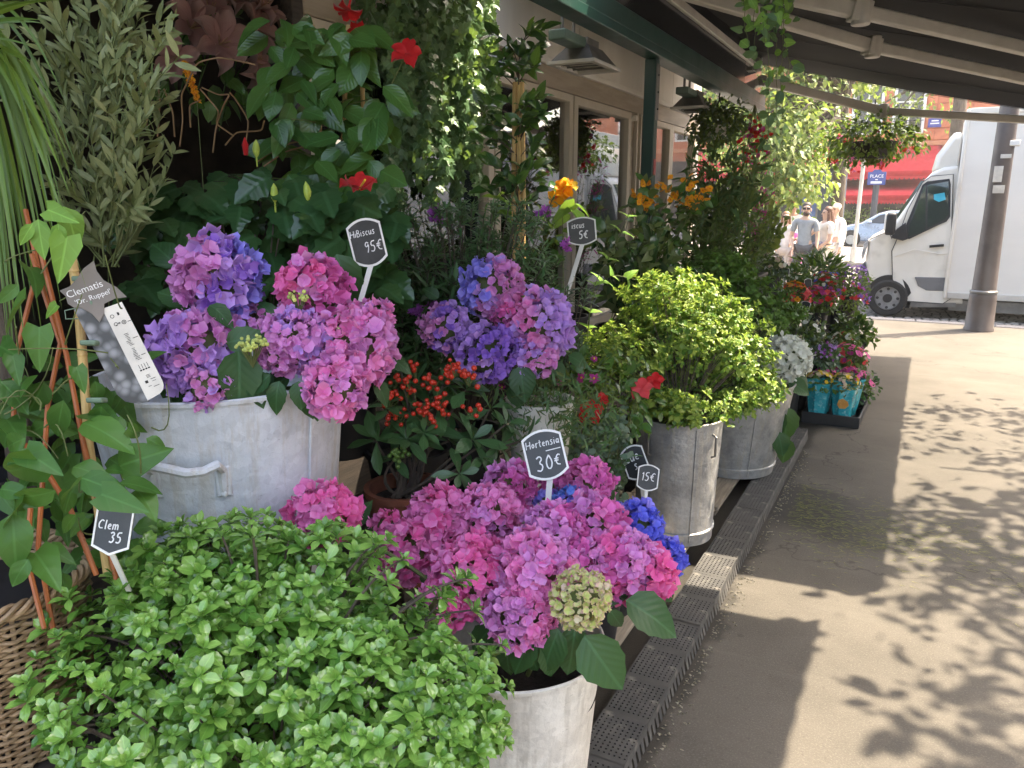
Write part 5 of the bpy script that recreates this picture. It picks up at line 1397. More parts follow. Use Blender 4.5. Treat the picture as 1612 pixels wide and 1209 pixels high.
def hedge(x0, x1, y, label):
    t = thing("hedge_planter", label, "planter", ((x0 + x1) / 2, y, 0))
    m = MB(); m.box(x0, x1, y - .2, y + .2, 0, .5); m.build("trough", K['shopdark'], t, bevel=.02)
    n = int((x1 - x0) * 260); P = np.column_stack([rng.uniform(x0, x1, n), y + rng.normal(0, .17, n), .5 + rng.uniform(0, .75, n) * (1 + .2 * np.sin(rng.uniform(0, 40, n)))])
    M = frames(P, rdir(n) + [0, 0, .3], rdir(n) + [0, 0, .6], .14 * rng.uniform(.7, 1.3, n))
    place(t, "leaf", LF['tree'], [K['l_treed'], K['l_tree']], M, limit=0)
hedge(-6.0, -2.2, 41.2, "green hedge in a trough before the cafe, left of the pole")
hedge(-1.9, 2.0, 41.4, "green hedge in a trough before the cafe, behind the van")
# ------------------------------------------------------------------ pots, tubs, baskets
def tub(name, label, c, h, r0, r1, mat, sx=1.0, sy=1.0, rot=0.0, bands=(.08,), cat="tub", wob=0.006, seam=True, soil=True):
    t = thing(name, label, cat, c)
    rs = np.random.default_rng(len(label)); ph = rs.uniform(0, 6, 4)
    wb = lambda a, z: 1 + wob * (math.sin(3 * a + ph[0] + z * 5) + .7 * math.sin(5 * a + ph[1] - z * 8))
    n = 12; prof = []
    for i in range(n + 1):
        z = h * i / n; prof.append((r0 + (r1 - r0) * (i / n), z))
        for b in bands:
            if abs(z - b * h) < h / n * .51: prof += [(r0 + (r1 - r0) * (i / n) + .007, z + .004), (r0 + (r1 - r0) * (i / n) + .007, z + .012), (r0 + (r1 - r0) * (i / n), z + .016)]
    prof += [(r1 + .005, h - .006), (r1 + .006, h + .002), (r1 + .001, h + .005), (r1 - .004, h + .002), (r1 - .006, h - .02), (r1 * .97 - .02, h * .8), (r0 * .9, h * .74)]
    prof.sort(key=lambda q: 0)
    m = MB(); m.lathe(prof, c, 64, sx, sy, rot, wb); o = m.build("body", mat, t, smooth=50)
    if soil:
        m = MB(); m.lathe([(0.001, h * .78), (r1 * .5, h * .80), (r1 * .94, h * .78)], c, 28, sx, sy, rot); m.build("soil", K['soil'], t)
    if seam:
        for a in (seam if isinstance(seam, tuple) else (2.4,)):
            P = []
            for z in np.linspace(.02, h - .02, 6):
                r = (r0 + (r1 - r0) * z / h) * wb(a, z) + .002; x, y = r * sx * math.cos(a), r * sy * math.sin(a)
                P.append((c[0] + x * math.cos(rot) - y * math.sin(rot), c[1] + x * math.sin(rot) + y * math.cos(rot), c[2] + z))
            m = MB(); m.tube(P, .004, 6); m.build("seam", mat, t)
    return t

def handle(t, c, ang, z, r, w, drop, mat, rad=.011):
    """Bent bar handle riveted to a tub's side, with its two flat plates."""
    R_ = lambda a, k=0.0: np.array([c[0] + (r + k) * math.cos(a), c[1] + (r + k) * math.sin(a), c[2]])
    a0, a1 = ang - w / r / 2, ang + w / r / 2
    pts = [R_(a0, .004) + [0, 0, z - drop], R_(a0, .012) + [0, 0, z - .02], R_(a0 + .03, .045) + [0, 0, z + .006]]
    pts += [R_(a0 + (a1 - a0) * q, .05 + .006 * math.sin(q * 3)) + [0, 0, z + .008 * math.sin(q * 7)] for q in (.2, .4, .6, .8)]
    pts += [R_(a1 - .03, .045) + [0, 0, z + .004], R_(a1, .012) + [0, 0, z - .02], R_(a1, .004) + [0, 0, z - drop]]
    m = MB(); m.tube(pts, rad, 8); h = m.build("handle", mat, t)
    for a in (a0, a1):
        u = np.array([-math.sin(a), math.cos(a), 0]); v = np.array([math.cos(a), math.sin(a), 0])
        m = MB(); m.obox(R_(a, .006) + [0, 0, z - drop * .62], u, v, (0, 0, 1), (.034, .010, drop * .95)); m.build("plate", mat, h, bevel=.004)
        m = MB(); m.ball(R_(a, .013) + [0, 0, z - drop], .007, 8, 5); m.build("rivet", mat, h)

def pot(parent, c, h, r0, r1, mat, soil=True, rim=.02):
    m = MB(); m.lathe([(r0, 0), (r1, h - rim), (r1 + .008, h - rim), (r1 + .010, h), (r1 - .006, h), (r1 - .008, h * .75), (r0 * .8, h * .7)], c, 32)
    p = m.build("pot", mat, parent, smooth=45)
    if soil:
        m = MB(); m.lathe([(.001, h * .86), (r1 * .93, h * .85)], c, 20); m.build("soil", K['soil'], p)
    return p

def basket(c, h, r0, r1, label):
    t = thing("wicker_basket", label, "basket", c)
    ns = 32; rows = 44
    for i in range(ns):
        a = 2 * math.pi * i / ns; m = MB()
        m.tube([(c[0] + (r0 + (r1 - r0) * q) * math.cos(a), c[1] + (r0 + (r1 - r0) * q) * math.sin(a), c[2] + h * q) for q in np.linspace(0, 1, 4)], .0045, 6); m.build("stake", K['wicker'], t)
    for j in range(rows):
        q = (j + .5) / rows; z = c[2] + h * q; r = r0 + (r1 - r0) * q
        P = []
        for k in range(ns * 4):
            a = 2 * math.pi * k / (ns * 4); w = .0065 * math.cos(math.pi * (k / 4 * 1.0) + math.pi * (j % 2))
            rr = r + w + rng.normal(0, .0008); P.append((c[0] + rr * math.cos(a), c[1] + rr * math.sin(a), z + rng.normal(0, .0012)))
        m = MB(); m.tube(P, .0040 * rng.uniform(.85, 1.15), 6, closed=True); m.build("strand", K['wicker'], t)
    for o in range(4):
        P = [(c[0] + (r1 + .006 + .010 * math.cos(a * 13 + o * 1.57)) * math.cos(a), c[1] + (r1 + .006 + .010 * math.cos(a * 13 + o * 1.57)) * math.sin(a), c[2] + h + .010 + .010 * math.sin(a * 13 + o * 1.57)) for a in np.linspace(0, 2 * math.pi, 130, endpoint=False)]
        m = MB(); m.tube(P, .0055, 6, closed=True); m.build("rim_braid", K['wicker'], t)
    m = MB(); m.lathe([(.001, .004), (r0 - .012, .004), (r1 - .016, h * .9)], c, 30); m.build("lining", K['nursery'], t)
    m = MB(); m.lathe([(.001, h * .82), (r1 * .9, h * .80)], c, 24); m.build("soil", K['soil'], t)
    return t

# ------------------------------------------------------------------ chalk signs
GL = {
 'H': (.62, [[(0, 0), (.05, 1)], [(.55, 0), (.58, 1)], [(.03, .5), (.56, .52)]]), 'i': (.16, [[(.06, 0), (.07, .6)], [(.08, .82), (.09, .86)]]), 'b': (.45, [[(.05, 1), (.05, 0)], [(.05, .5), (.25, .62), (.40, .4), (.30, .05), (.05, .05)]]),
 'B': (.5, [[(.05, 0), (.05, 1)], [(.05, 1), (.36, .95), (.36, .62), (.06, .55)], [(.06, .55), (.45, .45), (.42, .05), (.05, 0)]]),
 's': (.40, [[(.36, .58), (.18, .65), (.06, .5), (.30, .28), (.30, .06), (.04, .02)]]), 'c': (.38, [[(.36, .55), (.18, .64), (.04, .35), (.14, .03), (.36, .08)]]),
 'u': (.44, [[(.05, .62), (.06, .15), (.20, 0), (.36, .2), (.38, .62)], [(.38, .62), (.40, 0)]]), 'o': (.44, [[(.22, .62), (.04, .35), (.18, .02), (.40, .3), (.22, .62)]]), 'r': (.34, [[(.06, .62), (.08, 0)], [(.08, .4), (.2, .6), (.34, .58)]]),
 't': (.34, [[(.16, .95), (.14, .1), (.30, .03)], [(.0, .62), (.32, .66)]]), 'e': (.42, [[(.05, .3), (.36, .36), (.26, .62), (.06, .45), (.10, .08), (.38, .06)]]), 'n': (.44, [[(.05, .62), (.06, 0)], [(.06, .42), (.22, .62), (.36, .5), (.38, 0)]]),
 'a': (.44, [[(.36, .5), (.16, .62), (.04, .3), (.16, .02), (.36, .25)], [(.37, .62), (.40, 0)]]), 'l': (.18, [[(.08, 1), (.07, .05), (.14, 0)]]), 'm': (.62, [[(.05, .6), (.05, 0)], [(.05, .4), (.18, .6), (.30, .5), (.31, 0)], [(.31, .4), (.44, .6), (.56, .5), (.58, 0)]]),
 'C': (.6, [[(.55, .85), (.30, 1), (.04, .6), (.14, .08), (.52, .1)]]),
 '0': (.5, [[(.26, .95), (.05, .6), (.10, .1), (.34, .05), (.46, .5), (.26, .95)]]), '1': (.25, [[(.02, .75), (.16, 1), (.15, 0)]]), '3': (.5, [[(.05, .85), (.26, 1), (.42, .78), (.20, .55), (.44, .35), (.30, .0), (.02, .1)]]),
 '5': (.48, [[(.44, .98), (.10, .95), (.07, .55), (.32, .58), (.42, .28), (.28, 0), (.02, .08)]]), '9': (.46, [[(.40, .85), (.20, 1), (.05, .7), (.22, .5), (.40, .8), (.38, .4), (.26, 0)]]),
 '€': (.6, [[(.56, .86), (.36, .98), (.14, .6), (.20, .12), (.52, .04)], [(.0, .6), (.40, .62)], [(.0, .42), (.38, .44)]]), ' ': (.3, []), '-': (.5, [[(0, .4), (.5, .42)]]), '~': (.3, [[(-2.2, -.22), (.1, -.18)]]),
}

def write(m, s, x, y, h, w, ox, slant=.08):
    for ch in s:
        adv, st = GL[ch]
        for line in st:
            p = np.array(line, float) * h
            if len(p) > 2:      # round the strokes
                q = [p[0]]
                for i in range(len(p) - 1):
                    q += [p[i] * .75 + p[i + 1] * .25, p[i] * .25 + p[i + 1] * .75]
                q.append(p[-1]); p = np.array(q)
            p[:, 0] += p[:, 1] * slant; p += [x, y]
            d = np.gradient(p, axis=0); d = nrm(d); nn = np.column_stack([-d[:, 1], d[:, 0]]) * w
            L = [ox(*(a + b)) for a, b in zip(p, nn)]; Rr = [ox(*(a - b)) for a, b in zip(p, nn)]
            o = L + Rr; k = len(L); m.add(o, [(i, k + i, k + i + 1, i + 1) for i in range(k - 1)])
        x += (adv + .12) * h

def sign(label, px, py, d, wpx, hpx, roll, yaw, lines, foot, broken=False, tip=.0, name="price_sign", frame=None, pitch=0.0):
    """Slate with a white rim on a stake. px,py,d: where its middle is; foot: where the stake goes down."""
    c = at(px, py, d=d); s = d / FPX; w, h = wpx * s, hpx * s
    n = nrm(EYEP - c); n = nrm(n + np.array([0, 0, pitch])); X = nrm(np.cross([0, 0, 1.0], n)); Y = np.cross(n, X)
    cy, sy = math.cos(yaw), math.sin(yaw); X, n = X * cy + n * sy, n * cy - X * sy
    cr, sr = math.cos(roll), math.sin(roll); X, Y = X * cr + Y * sr, Y * cr - X * sr
    t = thing(name, label, "price sign", c)
    def outline(k):
        a, b = w / 2 * k[0], h / 2 * k[1]; pts = [(-a, -b * .70), (-a, b * .74)]
        for q in np.linspace(-1, 1, 9)[1:-1]: pts.append((a * q, b * (.74 + .26 * (1 - q * q))))
        pts += [(a, b * .74), (a, -b * .70)]
        for q in np.linspace(1, -1, 9)[1:-1]: pts.append((a * q, -b * (.70 + .30 * (1 - abs(q) ** (2 if tip == 0 else 1.0)))))
        return pts
    o = outline((1, 1)); i = outline((1 - .10, 1 - .09))
    m = MB(); m.prism(o, c - n * .0022, X, Y, n, .0022); m.build("board", K['slate'], t)
    m = MB(); m.ring(o, i, c, X, Y, n, .0016); m.build("rim", frame or K['white'], t)
    m = MB(); ox = lambda x, y: c + X * x + Y * y + n * .0012
    for (s_, x, y, hh, wd) in lines: write(m, s_, x * w, y * h, hh * h, wd * h, ox)
    if m.v: m.build("lettering", K['chalk'], t)
    f = at(*foot); a = c - Y * h * .42 - n * .004; L = np.linalg.norm(f - a)
    m = MB(); m.beam(a, f, w * .15, .004, up=n); m.build("stake", K['white'], t, bevel=.001)
    return t

# ------------------------------------------------------------------ plant builders
def stems(parent, paths, mat, r=.004, taper=.5, name="stem"):
    m = MB()
    for p in paths: m.tube(p, np.linspace(r, r * taper, len(p)), 6)
    return m.build(name, mat, parent)

def hydrangea(name, label, root, heads, leaves, group=None, lim=300):
    """heads: (px, py, d, radius in photo pixels, [petal materials], florets, flatness, floret size)."""
    root = np.array(root, float); t = thing(name, label, "hydrangea", root, group)
    per = max(40, lim // max(1, len(heads)))
    S = []
    for (px, py, d, rp, pal, n, flat, fs) in heads:
        c = at(px, py, d=d); r = rp * d / FPX; fs *= .90; n = int(n * 1.25)
        ax = toward(c, .75, .55)
        hp = thing_part("flower_head", t)
        m = MB(); m.ball(c - ax * r * .15, (r * .62, r * .62, r * .58), 14, 9); m.build("bract_core", K['stem'], hp)
        v = rdir(n * 4); dot = v @ ax; v = v[dot > -.42][:n]
        # spread evenly: push neighbours apart a little
        for _ in range(6):
            g = v[:, None] - v[None]; dd = (g ** 2).sum(-1) + np.eye(len(v)); v = nrm(v + (g / (dd[..., None] + .02) ** 1.2).sum(1) * .0022)
        k = soft(v, int(px + py), .09)
        rad = r * .86 * k * rng.uniform(.86, 1.08, len(v))
        sq = np.abs(v @ ax); P = c + v * rad[:, None]; P -= ax * ((v @ ax) * rad * (1 - flat))[:, None]
        nn = nrm(v + rng.normal(size=v.shape) * .50); D = nrm(np.cross(nn, rdir(len(v))))
        M = frames(P, D, nn, fs * r * rng.uniform(.8, 1.25, len(v)))
        mats = [K[q] for q in pal]
        side = nrm(np.cross(ax, [0, 0, 1])); g = (v @ side) * .5 + .5 + (soft(v, int(px * 3 + py), .5) - 1) * .6 + rng.normal(0, .10, len(v))
        mi = np.clip((g * len(mats)).astype(int), 0, len(mats) - 1)
        place(hp, "floret", FL['hyd'], mats, M, None, mi, limit=per, stuff="florets", cell=11)
        S.append(curve_pts(root, c - ax * r * .4, .0, 6, (0, 0, .04)))
    stems(t, S, K['stem'], .006, .7)
    if leaves:
        M = []
        for (px, py, d, lp, dirx, diry, nz) in leaves:
            b = at(px, py, d=d); e = at(px + dirx * lp, py + diry * lp, d=d - nz * lp * d / FPX); D = e - b; L = np.linalg.norm(D)
            M.append(frames(b, D, toward(b, .9, .6) + rng.normal(size=3) * .15, L)[0])
        place(t, "leaf", LF['hyd'], [K['l_hyd']], np.array(M), limit=300)
    return t

def leafy(t, n, c, r, size, temps, mats, seed, droop=.2, limit=300, lo=.55, cell=9, updir=.4, jit=.5, amp=.15, name="leaf"):
    d = rdir(n); c = np.array(c, float); r = np.array(r, float) * np.ones(3)
    k = soft(d, seed, amp) * rng.uniform(lo ** 3, 1, n) ** (1 / 3)
    P = c + d * r * k[:, None]
    D = nrm(d * .8 + rng.normal(size=(n, 3)) * jit + [0, 0, -droop]); N = nrm(d * .5 + rng.normal(size=(n, 3)) * .35 + [0, 0, updir])
    place(t, name, temps, mats, frames(P, D, N, size * rng.uniform(.65, 1.25, n)), limit=limit, cell=cell)
    return P
# ------------------------------------------------------------------ the near display
# big glossy shrub at the front
def shrub():
    c = at(425, 1100, d=1.50); t = thing("glossy_shrub", "bushy shrub with glossy bright green leaf whorls at the front", "shrub", (c[0], c[1], .108))
    pot(t, (c[0] - .02, c[1], .108), .36, .15, .19, K['terra'])
    cs = [(c, (.37, .24, .25), 560), (at(590, 1095, d=1.50), (.24, .2, .20), 250), (at(250, 1090, d=1.46), (.26, .2, .22), 250), (at(300, 920, d=1.55), (.17, .14, .13), 120), (at(500, 905, d=1.55), (.13, .13, .10), 90), (at(370, 905, d=1.55), (.18, .15, .13), 150), (at(500, 1215, d=1.38), (.36, .18, .16), 220), (at(690, 1150, d=1.46), (.13, .12, .16), 100)]
    C, D = [], []
    for i, (q, r, n) in enumerate(cs):
        d = rdir(n); k = soft(d, 40 + i, .10) * rng.uniform(.72, 1.0, n)
        p = np.array(q) + d * np.array(r) * k[:, None]; C.append(p); D.append(nrm(d * .55 + [0, 0, .75] + nrm(EYEP - p) * .35 + rng.normal(size=d.shape) * .22))
    # long shoots that stand clear of the outline
    ex = [(120, 1000), (160, 950), (255, 885), (395, 815), (300, 840), (530, 845), (590, 855), (635, 880), (720, 915), (745, 960), (790, 1015), (800, 1080), (780, 1150), (70, 1090), (85, 1150), (30, 1190), (20, 1175), (350, 845), (455, 850), (690, 940), (205, 915), (735, 910), (760, 1060), (700, 1000), (610, 850)]
    sp = []
    for px, py in ex:
        p = at(px, py, d=1.5 + rng.uniform(-.06, .06)); C.append(p[None]); D.append(nrm(p - np.array(c) + [0, 0, .25])[None]); sp.append(curve_pts(np.array(c) + (p - np.array(c)) * .55, p, .02, 5))
        for q in (.88, .76):
            pp = np.array(c) + (p - np.array(c)) * q; C.append(pp[None] + rng.normal(0, .008, (1, 3))); D.append(nrm(p - np.array(c) + [0, 0, .2])[None])
    C = np.concatenate(C); D = np.concatenate(D)
    M = rosettes(C, D, 9, .033, (12, 82))
    # older leaves down the shoots, their colour darkened to deepen the gaps
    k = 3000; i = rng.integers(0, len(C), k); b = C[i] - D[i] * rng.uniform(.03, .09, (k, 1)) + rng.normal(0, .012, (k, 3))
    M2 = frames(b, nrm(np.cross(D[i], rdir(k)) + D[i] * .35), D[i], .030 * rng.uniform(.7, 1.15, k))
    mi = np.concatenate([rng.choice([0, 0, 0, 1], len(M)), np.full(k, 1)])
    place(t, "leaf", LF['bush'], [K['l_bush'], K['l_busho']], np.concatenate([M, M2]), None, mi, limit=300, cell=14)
    b = np.array([c[0] - .02, c[1], .42])
    sp += [curve_pts(b, C[j] - D[j] * .02, .03, 6) for j in range(0, len(C), 7)]
    stems(t, sp, K['bark'], .0035, .5)
shrub()

# clematis in a basket
bc = at(-12, 1085, d=1.56)
cr = thing("crate", "dark wooden crate under the wicker basket", "crate", (bc[0], bc[1], 0))
zb = bc[2] - .10
for k in range(5):
    for s in (-1, 1):
        m = MB(); m.box(bc[0] - .24, bc[0] + .24, bc[1] + s * .22 - .01, bc[1] + s * .22 + .01, .02 + k * (zb - .02) / 5, .02 + (k + 1) * (zb - .02) / 5 - .012); m.build("slat", K['darkwood'], cr)
m = MB(); m.box(bc[0] - .24, bc[0] + .24, bc[1] - .24, bc[1] + .24, zb - .02, zb); m.build("top", K['darkwood'], cr)
basket((bc[0], bc[1], zb + .002), at(0, 905, d=1.50)[2] - zb - .02, .165, .195, "brown wicker basket holding the clematis at the left edge")

def clematis():
    root = np.array([bc[0], bc[1], at(0, 905, d=1.50)[2]])
    t = thing("clematis", "climbing clematis with broad pointed leaves on orange and bamboo stakes", "climber", root)
    cane = [at(170, 905, d=1.47), at(140, 700, d=1.45), at(124, 480, d=1.42), at(105, 345, d=1.40)]
    m = MB(); m.tube(cane, .0082, 10); ca = m.build("bamboo_cane", K['bamboo'], t)
    m = MB()
    for z in (0.25, .55, .8): 
        i = z * 3; k = int(i); p = cane[k] * (1 - (i - k)) + cane[min(k + 1, 3)] * (i - k); m.lathe([(.0085, -.003), (.0095, 0), (.0085, .003)], p, 10)
    m.build("node", K['bamboo'], ca)
    for py, w in ((440, .034), (478, .034), (540, .03), (630, .03), (858, .032)):
        p = at(128 + (py - 500) * .11, py, d=1.415); m = MB(); s = nrm(np.cross(FWD, [0, 0, 1])); m.obox(p + s * .012, s, FWD, (0, 0, 1), (w, .024, .010)); m.build("tie", K['tie'], ca, bevel=.003)
    st = [[(20, 700, 1.5), (25, 560, 1.5), (60, 420, 1.5), (40, 330, 1.5)], [(185, 920, 1.44), (130, 690, 1.44), (105, 560, 1.44), (60, 380, 1.44)], [(85, 1000, 1.40), (60, 860, 1.42), (75, 640, 1.46), (95, 540, 1.47), (50, 400, 1.47)], [(152, 905, 1.42), (110, 800, 1.41), (75, 745, 1.41), (40, 700, 1.43)], [(178, 905, 1.48), (145, 770, 1.47), (120, 640, 1.47)], [(70, 990, 1.38), (42, 880, 1.40), (48, 800, 1.42)]]
    m = MB()
    for s in st: m.tube([at(q[0], q[1], d=q[2]) for q in s], .0048, 7)
    m.build("orange_stake", K['orange'], t)
    vn = []
    for k in range(26):
        a = at(rng.uniform(0, 250), rng.uniform(400, 900), d=rng.uniform(1.36, 1.5)); b = a + np.array([rng.normal(0, .05), rng.normal(0, .05), rng.uniform(-.08, .12)]); vn.append(curve_pts(a, b, rng.uniform(-.03, .04), 7, rng.normal(0, .015, 3)))
    for q in vn: stems(t, [q], K['stem'], .0016, .6, "tendril")
    L = [  # base px, tip px, depth, young
        (105, 372, 90, 460, 1.33, 1), (75, 330, 128, 352, 1.34, 1), (52, 352, 22, 395, 1.34, 1), (60, 345, 66, 410, 1.33, 1), (92, 352, 92, 400, 1.35, 1), (100, 325, 138, 400, 1.36, 1), (62, 515, 60, 585, 1.36, 0), (40, 470, 0, 520, 1.38, 0), (30, 448, -8, 480, 1.4, 0),
        (120, 578, 135, 620, 1.36, 0), (20, 560, 30, 605, 1.38, 0), (100, 630, 82, 700, 1.37, 0), (40, 690, -10, 708, 1.36, 0), (58, 712, 12, 720, 1.34, 0), (60, 725, -12, 765, 1.33, 0), (40, 712, 92, 742, 1.33, 0), (130, 665, 200, 690, 1.39, 0), (140, 650, 190, 655, 1.42, 0),
        (115, 735, 165, 742, 1.36, 0), (88, 772, 8, 798, 1.31, 0), (122, 762, 85, 785, 1.32, 0), (112, 775, 98, 812, 1.33, 0), (128, 752, 192, 775, 1.32, 0), (160, 778, 236, 806, 1.30, 0), (165, 740, 200, 735, 1.38, 0), (188, 760, 260, 765, 1.36, 0), (215, 770, 245, 800, 1.37, 0), (185, 735, 232, 715, 1.38, 0), (230, 690, 262, 702, 1.39, 0), (200, 675, 232, 690, 1.40, 0),
        (20, 808, 22, 900, 1.28, 0), (35, 790, -15, 850, 1.30, 0), (45, 880, 12, 925, 1.30, 0), (55, 870, 92, 920, 1.32, 0), (78, 865, 112, 880, 1.36, 0), (120, 810, 90, 840, 1.38, 0), (135, 815, 100, 845, 1.4, 0), (0, 600, 45, 640, 1.42, 0), (10, 660, 40, 690, 1.44, 0), (0, 770, 40, 775, 1.34, 0), (0, 545, 28, 560, 1.44, 0), (160, 640, 150, 690, 1.42, 0), (60, 590, 20, 620, 1.42, 0), (170, 850, 205, 880, 1.5, 0), (205, 850, 225, 885, 1.52, 0), (95, 900, 110, 930, 1.45, 0), (190, 655, 175, 700, 1.42, 0), (150, 600, 160, 640, 1.45, 0), (70, 600, 45, 655, 1.44, 0), (90, 480, 65, 505, 1.40, 1), (45, 420, 70, 450, 1.45, 0)]
    M, mi = [], []
    for (bx, by, tx, ty, d, yg) in L:
        b = at(bx, by, d=d + rng.uniform(-.02, .02)); e = at(tx, ty, d=d + rng.uniform(-.05, .03)); D = e - b
        M.append(frames(b, D, toward(b, .8, .5) + rng.normal(size=3) * .28, np.linalg.norm(D) * rng.uniform(.95, 1.1) * (.8 if yg else 1))[0]); mi.append(yg)
    # smaller leaves behind
    for k in range(90):
        b = at(rng.uniform(-10, 210), rng.uniform(560, 900), d=rng.uniform(1.46, 1.62)); M.append(frames(b, rng.normal(size=3) + [0, 0, -.5], toward(b, .8, .5) + rng.normal(size=3) * .4, rng.uniform(.045, .085))[0]); mi.append(0)
    place(t, "leaf", LF['clem'], [K['l_clem'], K['l_clemy']], np.array(M), None, np.array(mi), limit=300)
clematis()

def plant_tag():
    t0 = at(180, 530, d=1.43); n = nrm(nrm(EYEP - t0) + np.array([.12, .0, .0])); X = nrm(np.cross([0, 0, 1.0], n)); Y = np.cross(n, X)
    a = R(17.5); X, Y = X * math.cos(a) + Y * math.sin(a), Y * math.cos(a) - X * math.sin(a); s = 1.43 / FPX
    t = thing("plant_label", "grey and white printed plant label shaped like a flower, tied to the bamboo cane", "label", t0)
    o = lambda x, y, k=0.0: t0 + X * x * s + Y * y * s + n * k
    m = MB(); m.prism([(-34 * s, 60 * s), (4 * s, 60 * s), (4 * s, -115 * s), (-12 * s, -112 * s), (-28 * s, -100 * s), (-34 * s, -85 * s)], t0 - n * .0015, X, Y, n, .0015); m.build("photo_side", K['print'], t)
    pts = [(2, 46), (32, 46), (35, -92)] + [(35 - 16 * (1 - math.cos(q)), -92 - 18 * math.sin(q)) for q in np.linspace(.3, 1.57, 5)] + [(2, -112)]
    m = MB(); m.prism([(x * s, y * s) for x, y in pts], t0 + n * .0004, X, Y, n, .0014); wp = m.build("text_side", K['paper'], t)
    star = [(-40, 92), (-12, 100), (22, 118), (22, 86), (42, 50), (8, 52), (-10, 28), (-24, 58), (-38, 70)]
    st = []
    for i in range(len(star)):
        p, q = np.array(star[i], float), np.array(star[(i + 1) % len(star)], float); st += [p, (p + q) / 2 + nrm([q[1] - p[1], p[0] - q[0]]) * (-3 if i % 2 else 3)]
    m = MB(); m.prism([(x * s, y * s) for x, y in st], t0 + n * .0022, X, Y, n, .0014); hd = m.build("flower_head_plate", K['taupe'], t, bevel=.0006)
    textobj("Clematis", hd, o(-8, 82, .0040), X, Y, 15 * s, K['chalk']); textobj("'Dr. Ruppel'", hd, o(-2, 67, .0040), X, Y, 11 * s, K['chalk'])
    m = MB()
    def bit(x, y, w, h): m.add([o(x - w / 2, y - h / 2, .0022), o(x + w / 2, y - h / 2, .0022), o(x + w / 2, y + h / 2, .0022), o(x - w / 2, y + h / 2, .0022)], [(0, 1, 2, 3)])
    def circ(x, y, r): m.ring([(r * s * math.cos(q), r * s * math.sin(q)) for q in np.linspace(0, 6.28, 14, endpoint=False)], [(r * .72 * s * math.cos(q), r * .72 * s * math.sin(q)) for q in np.linspace(0, 6.28, 14, endpoint=False)], o(x, y, .0019), X, Y, n, .0003)
    circ(10, 30, 3); bit(19, 31, 2, 5); bit(20.5, 31, 1.2, 4); circ(10, 17, 3); bit(10, 15, 1.6, 1.6); bit(15, 17, 3, 2); circ(22, 16, 3.4); bit(22, 16, 2, 2); bit(30, 15, 6, 1)
    for k in range(9): bit(17 + rng.uniform(-2, 2), -2 - k * 2.4, rng.uniform(4, 9), .8)
    bit(27, -12, 8, 1)
    for k in range(9): bit(17 + rng.uniform(-2, 2), -27 - k * 2.4, rng.uniform(3, 8), .8)
    bit(27, -41, 7, 1)
    for k in range(4): bit(13 + k * 4.2, -58, .8, 7); bit(13 + k * 4.2, -64, 3, 2.4)
    bit(19, -74, 6, .8); bit(19, -76, 6, .8); bit(19, -78, 6, .8); bit(13, -84, 4.5, 4.5); bit(24, -82, 8, .9); bit(24, -86, 6, .7); bit(15, -92, 5, .7); bit(24, -95, 9, .9)
    m.build("print", K['ink'], wp)
    m = MB(); m.tube([o(-30, 60, .001), o(-46, 62, .004), o(-50, 50, .004), o(-34, 44, .001)], .0012, 6); m.build("loop", K['tie'], t)
plant_tag()
sign("slate price sign below the clematis leaves, tilted, with a long white stake", 178, 832, 1.34, 58, 84, R(-16), R(24), [("Clem", -.40, -.02, .17, .012), ("35", -.06, -.26, .20, .014)], (203, 930, 1.42), tip=1)

# arching blades at the far left
def blades():
    c = at(-75, 60, d=1.62); t = thing("blade_plant", "tall plant with long arching strap leaves at the upper left", "plant", (c[0], c[1], .80))
    m = MB(); m.tube(curve_pts((c[0], c[1], .80), c, 0, 6, (.02, 0, 0)), np.linspace(.035, .02, 6), 10); m.build("trunk", K['bark'], t)
    pot(t, (c[0], c[1], .80), .25, .12, .15, K['nursery'])
    ends = [(130, 330), (110, 420), (85, 450), (60, 470), (40, 500), (20, 520), (130, 250), (120, 200), (75, 380), (30, 440), (100, 480), (50, 400), (0, 480), (-20, 420), (95, 300), (60, 330), (15, 380), (130, 380), (45, 560), (70, 600), (25, 620), (60, 30), (40, -10), (75, 65), (20, 25), (60, 100), (50, -30)]
    for k in range(60):
        ex, ey = ends[k % len(ends)]; ex += rng.normal(0, 14); ey += rng.normal(0, 25); d = rng.uniform(1.36, 1.75)
        e = at(ex, ey, d=d); top = at(-75 + (ex + 75) * rng.uniform(.35, .6), min(40, ey) - rng.uniform(0, 150) if ey > 120 else (60 + ey) / 2 - 25, d=(1.62 + d) / 2)
        q = np.linspace(0, 1, 12)[:, None]; P = c * (1 - q) ** 2 + top * 2 * q * (1 - q) + e * q ** 2 + rng.normal(0, .01, 3)
        T_ = nrm(np.gradient(P, axis=0)); sd = nrm(np.cross(T_, nrm(EYEP - P) + rng.normal(0, .35, 3))); w = (.0052 * rng.uniform(.6, 1.1)) * np.minimum(1, (1 - q[:, 0]) * 3.2 + .02)
        nn = np.cross(sd, T_)
        V = np.concatenate([P - sd * w[:, None] + nn * w[:, None] * .3, P, P + sd * w[:, None] + nn * w[:, None] * .3]); F = []; n = 12
        for i in range(n - 1):
            for a, b in ((0, n), (n, 2 * n)): F += [(a + i, b + i, b + i + 1), (a + i, b + i + 1, a + i + 1)]
        uv = np.concatenate([np.column_stack([np.full(n, u), q[:, 0]]) for u in (0, .5, 1)]); F = np.array(F)
        link("leaf", raw_mesh("leaf", V, F, uv[F.ravel()], None, [K['l_grass']]), t)
blades()

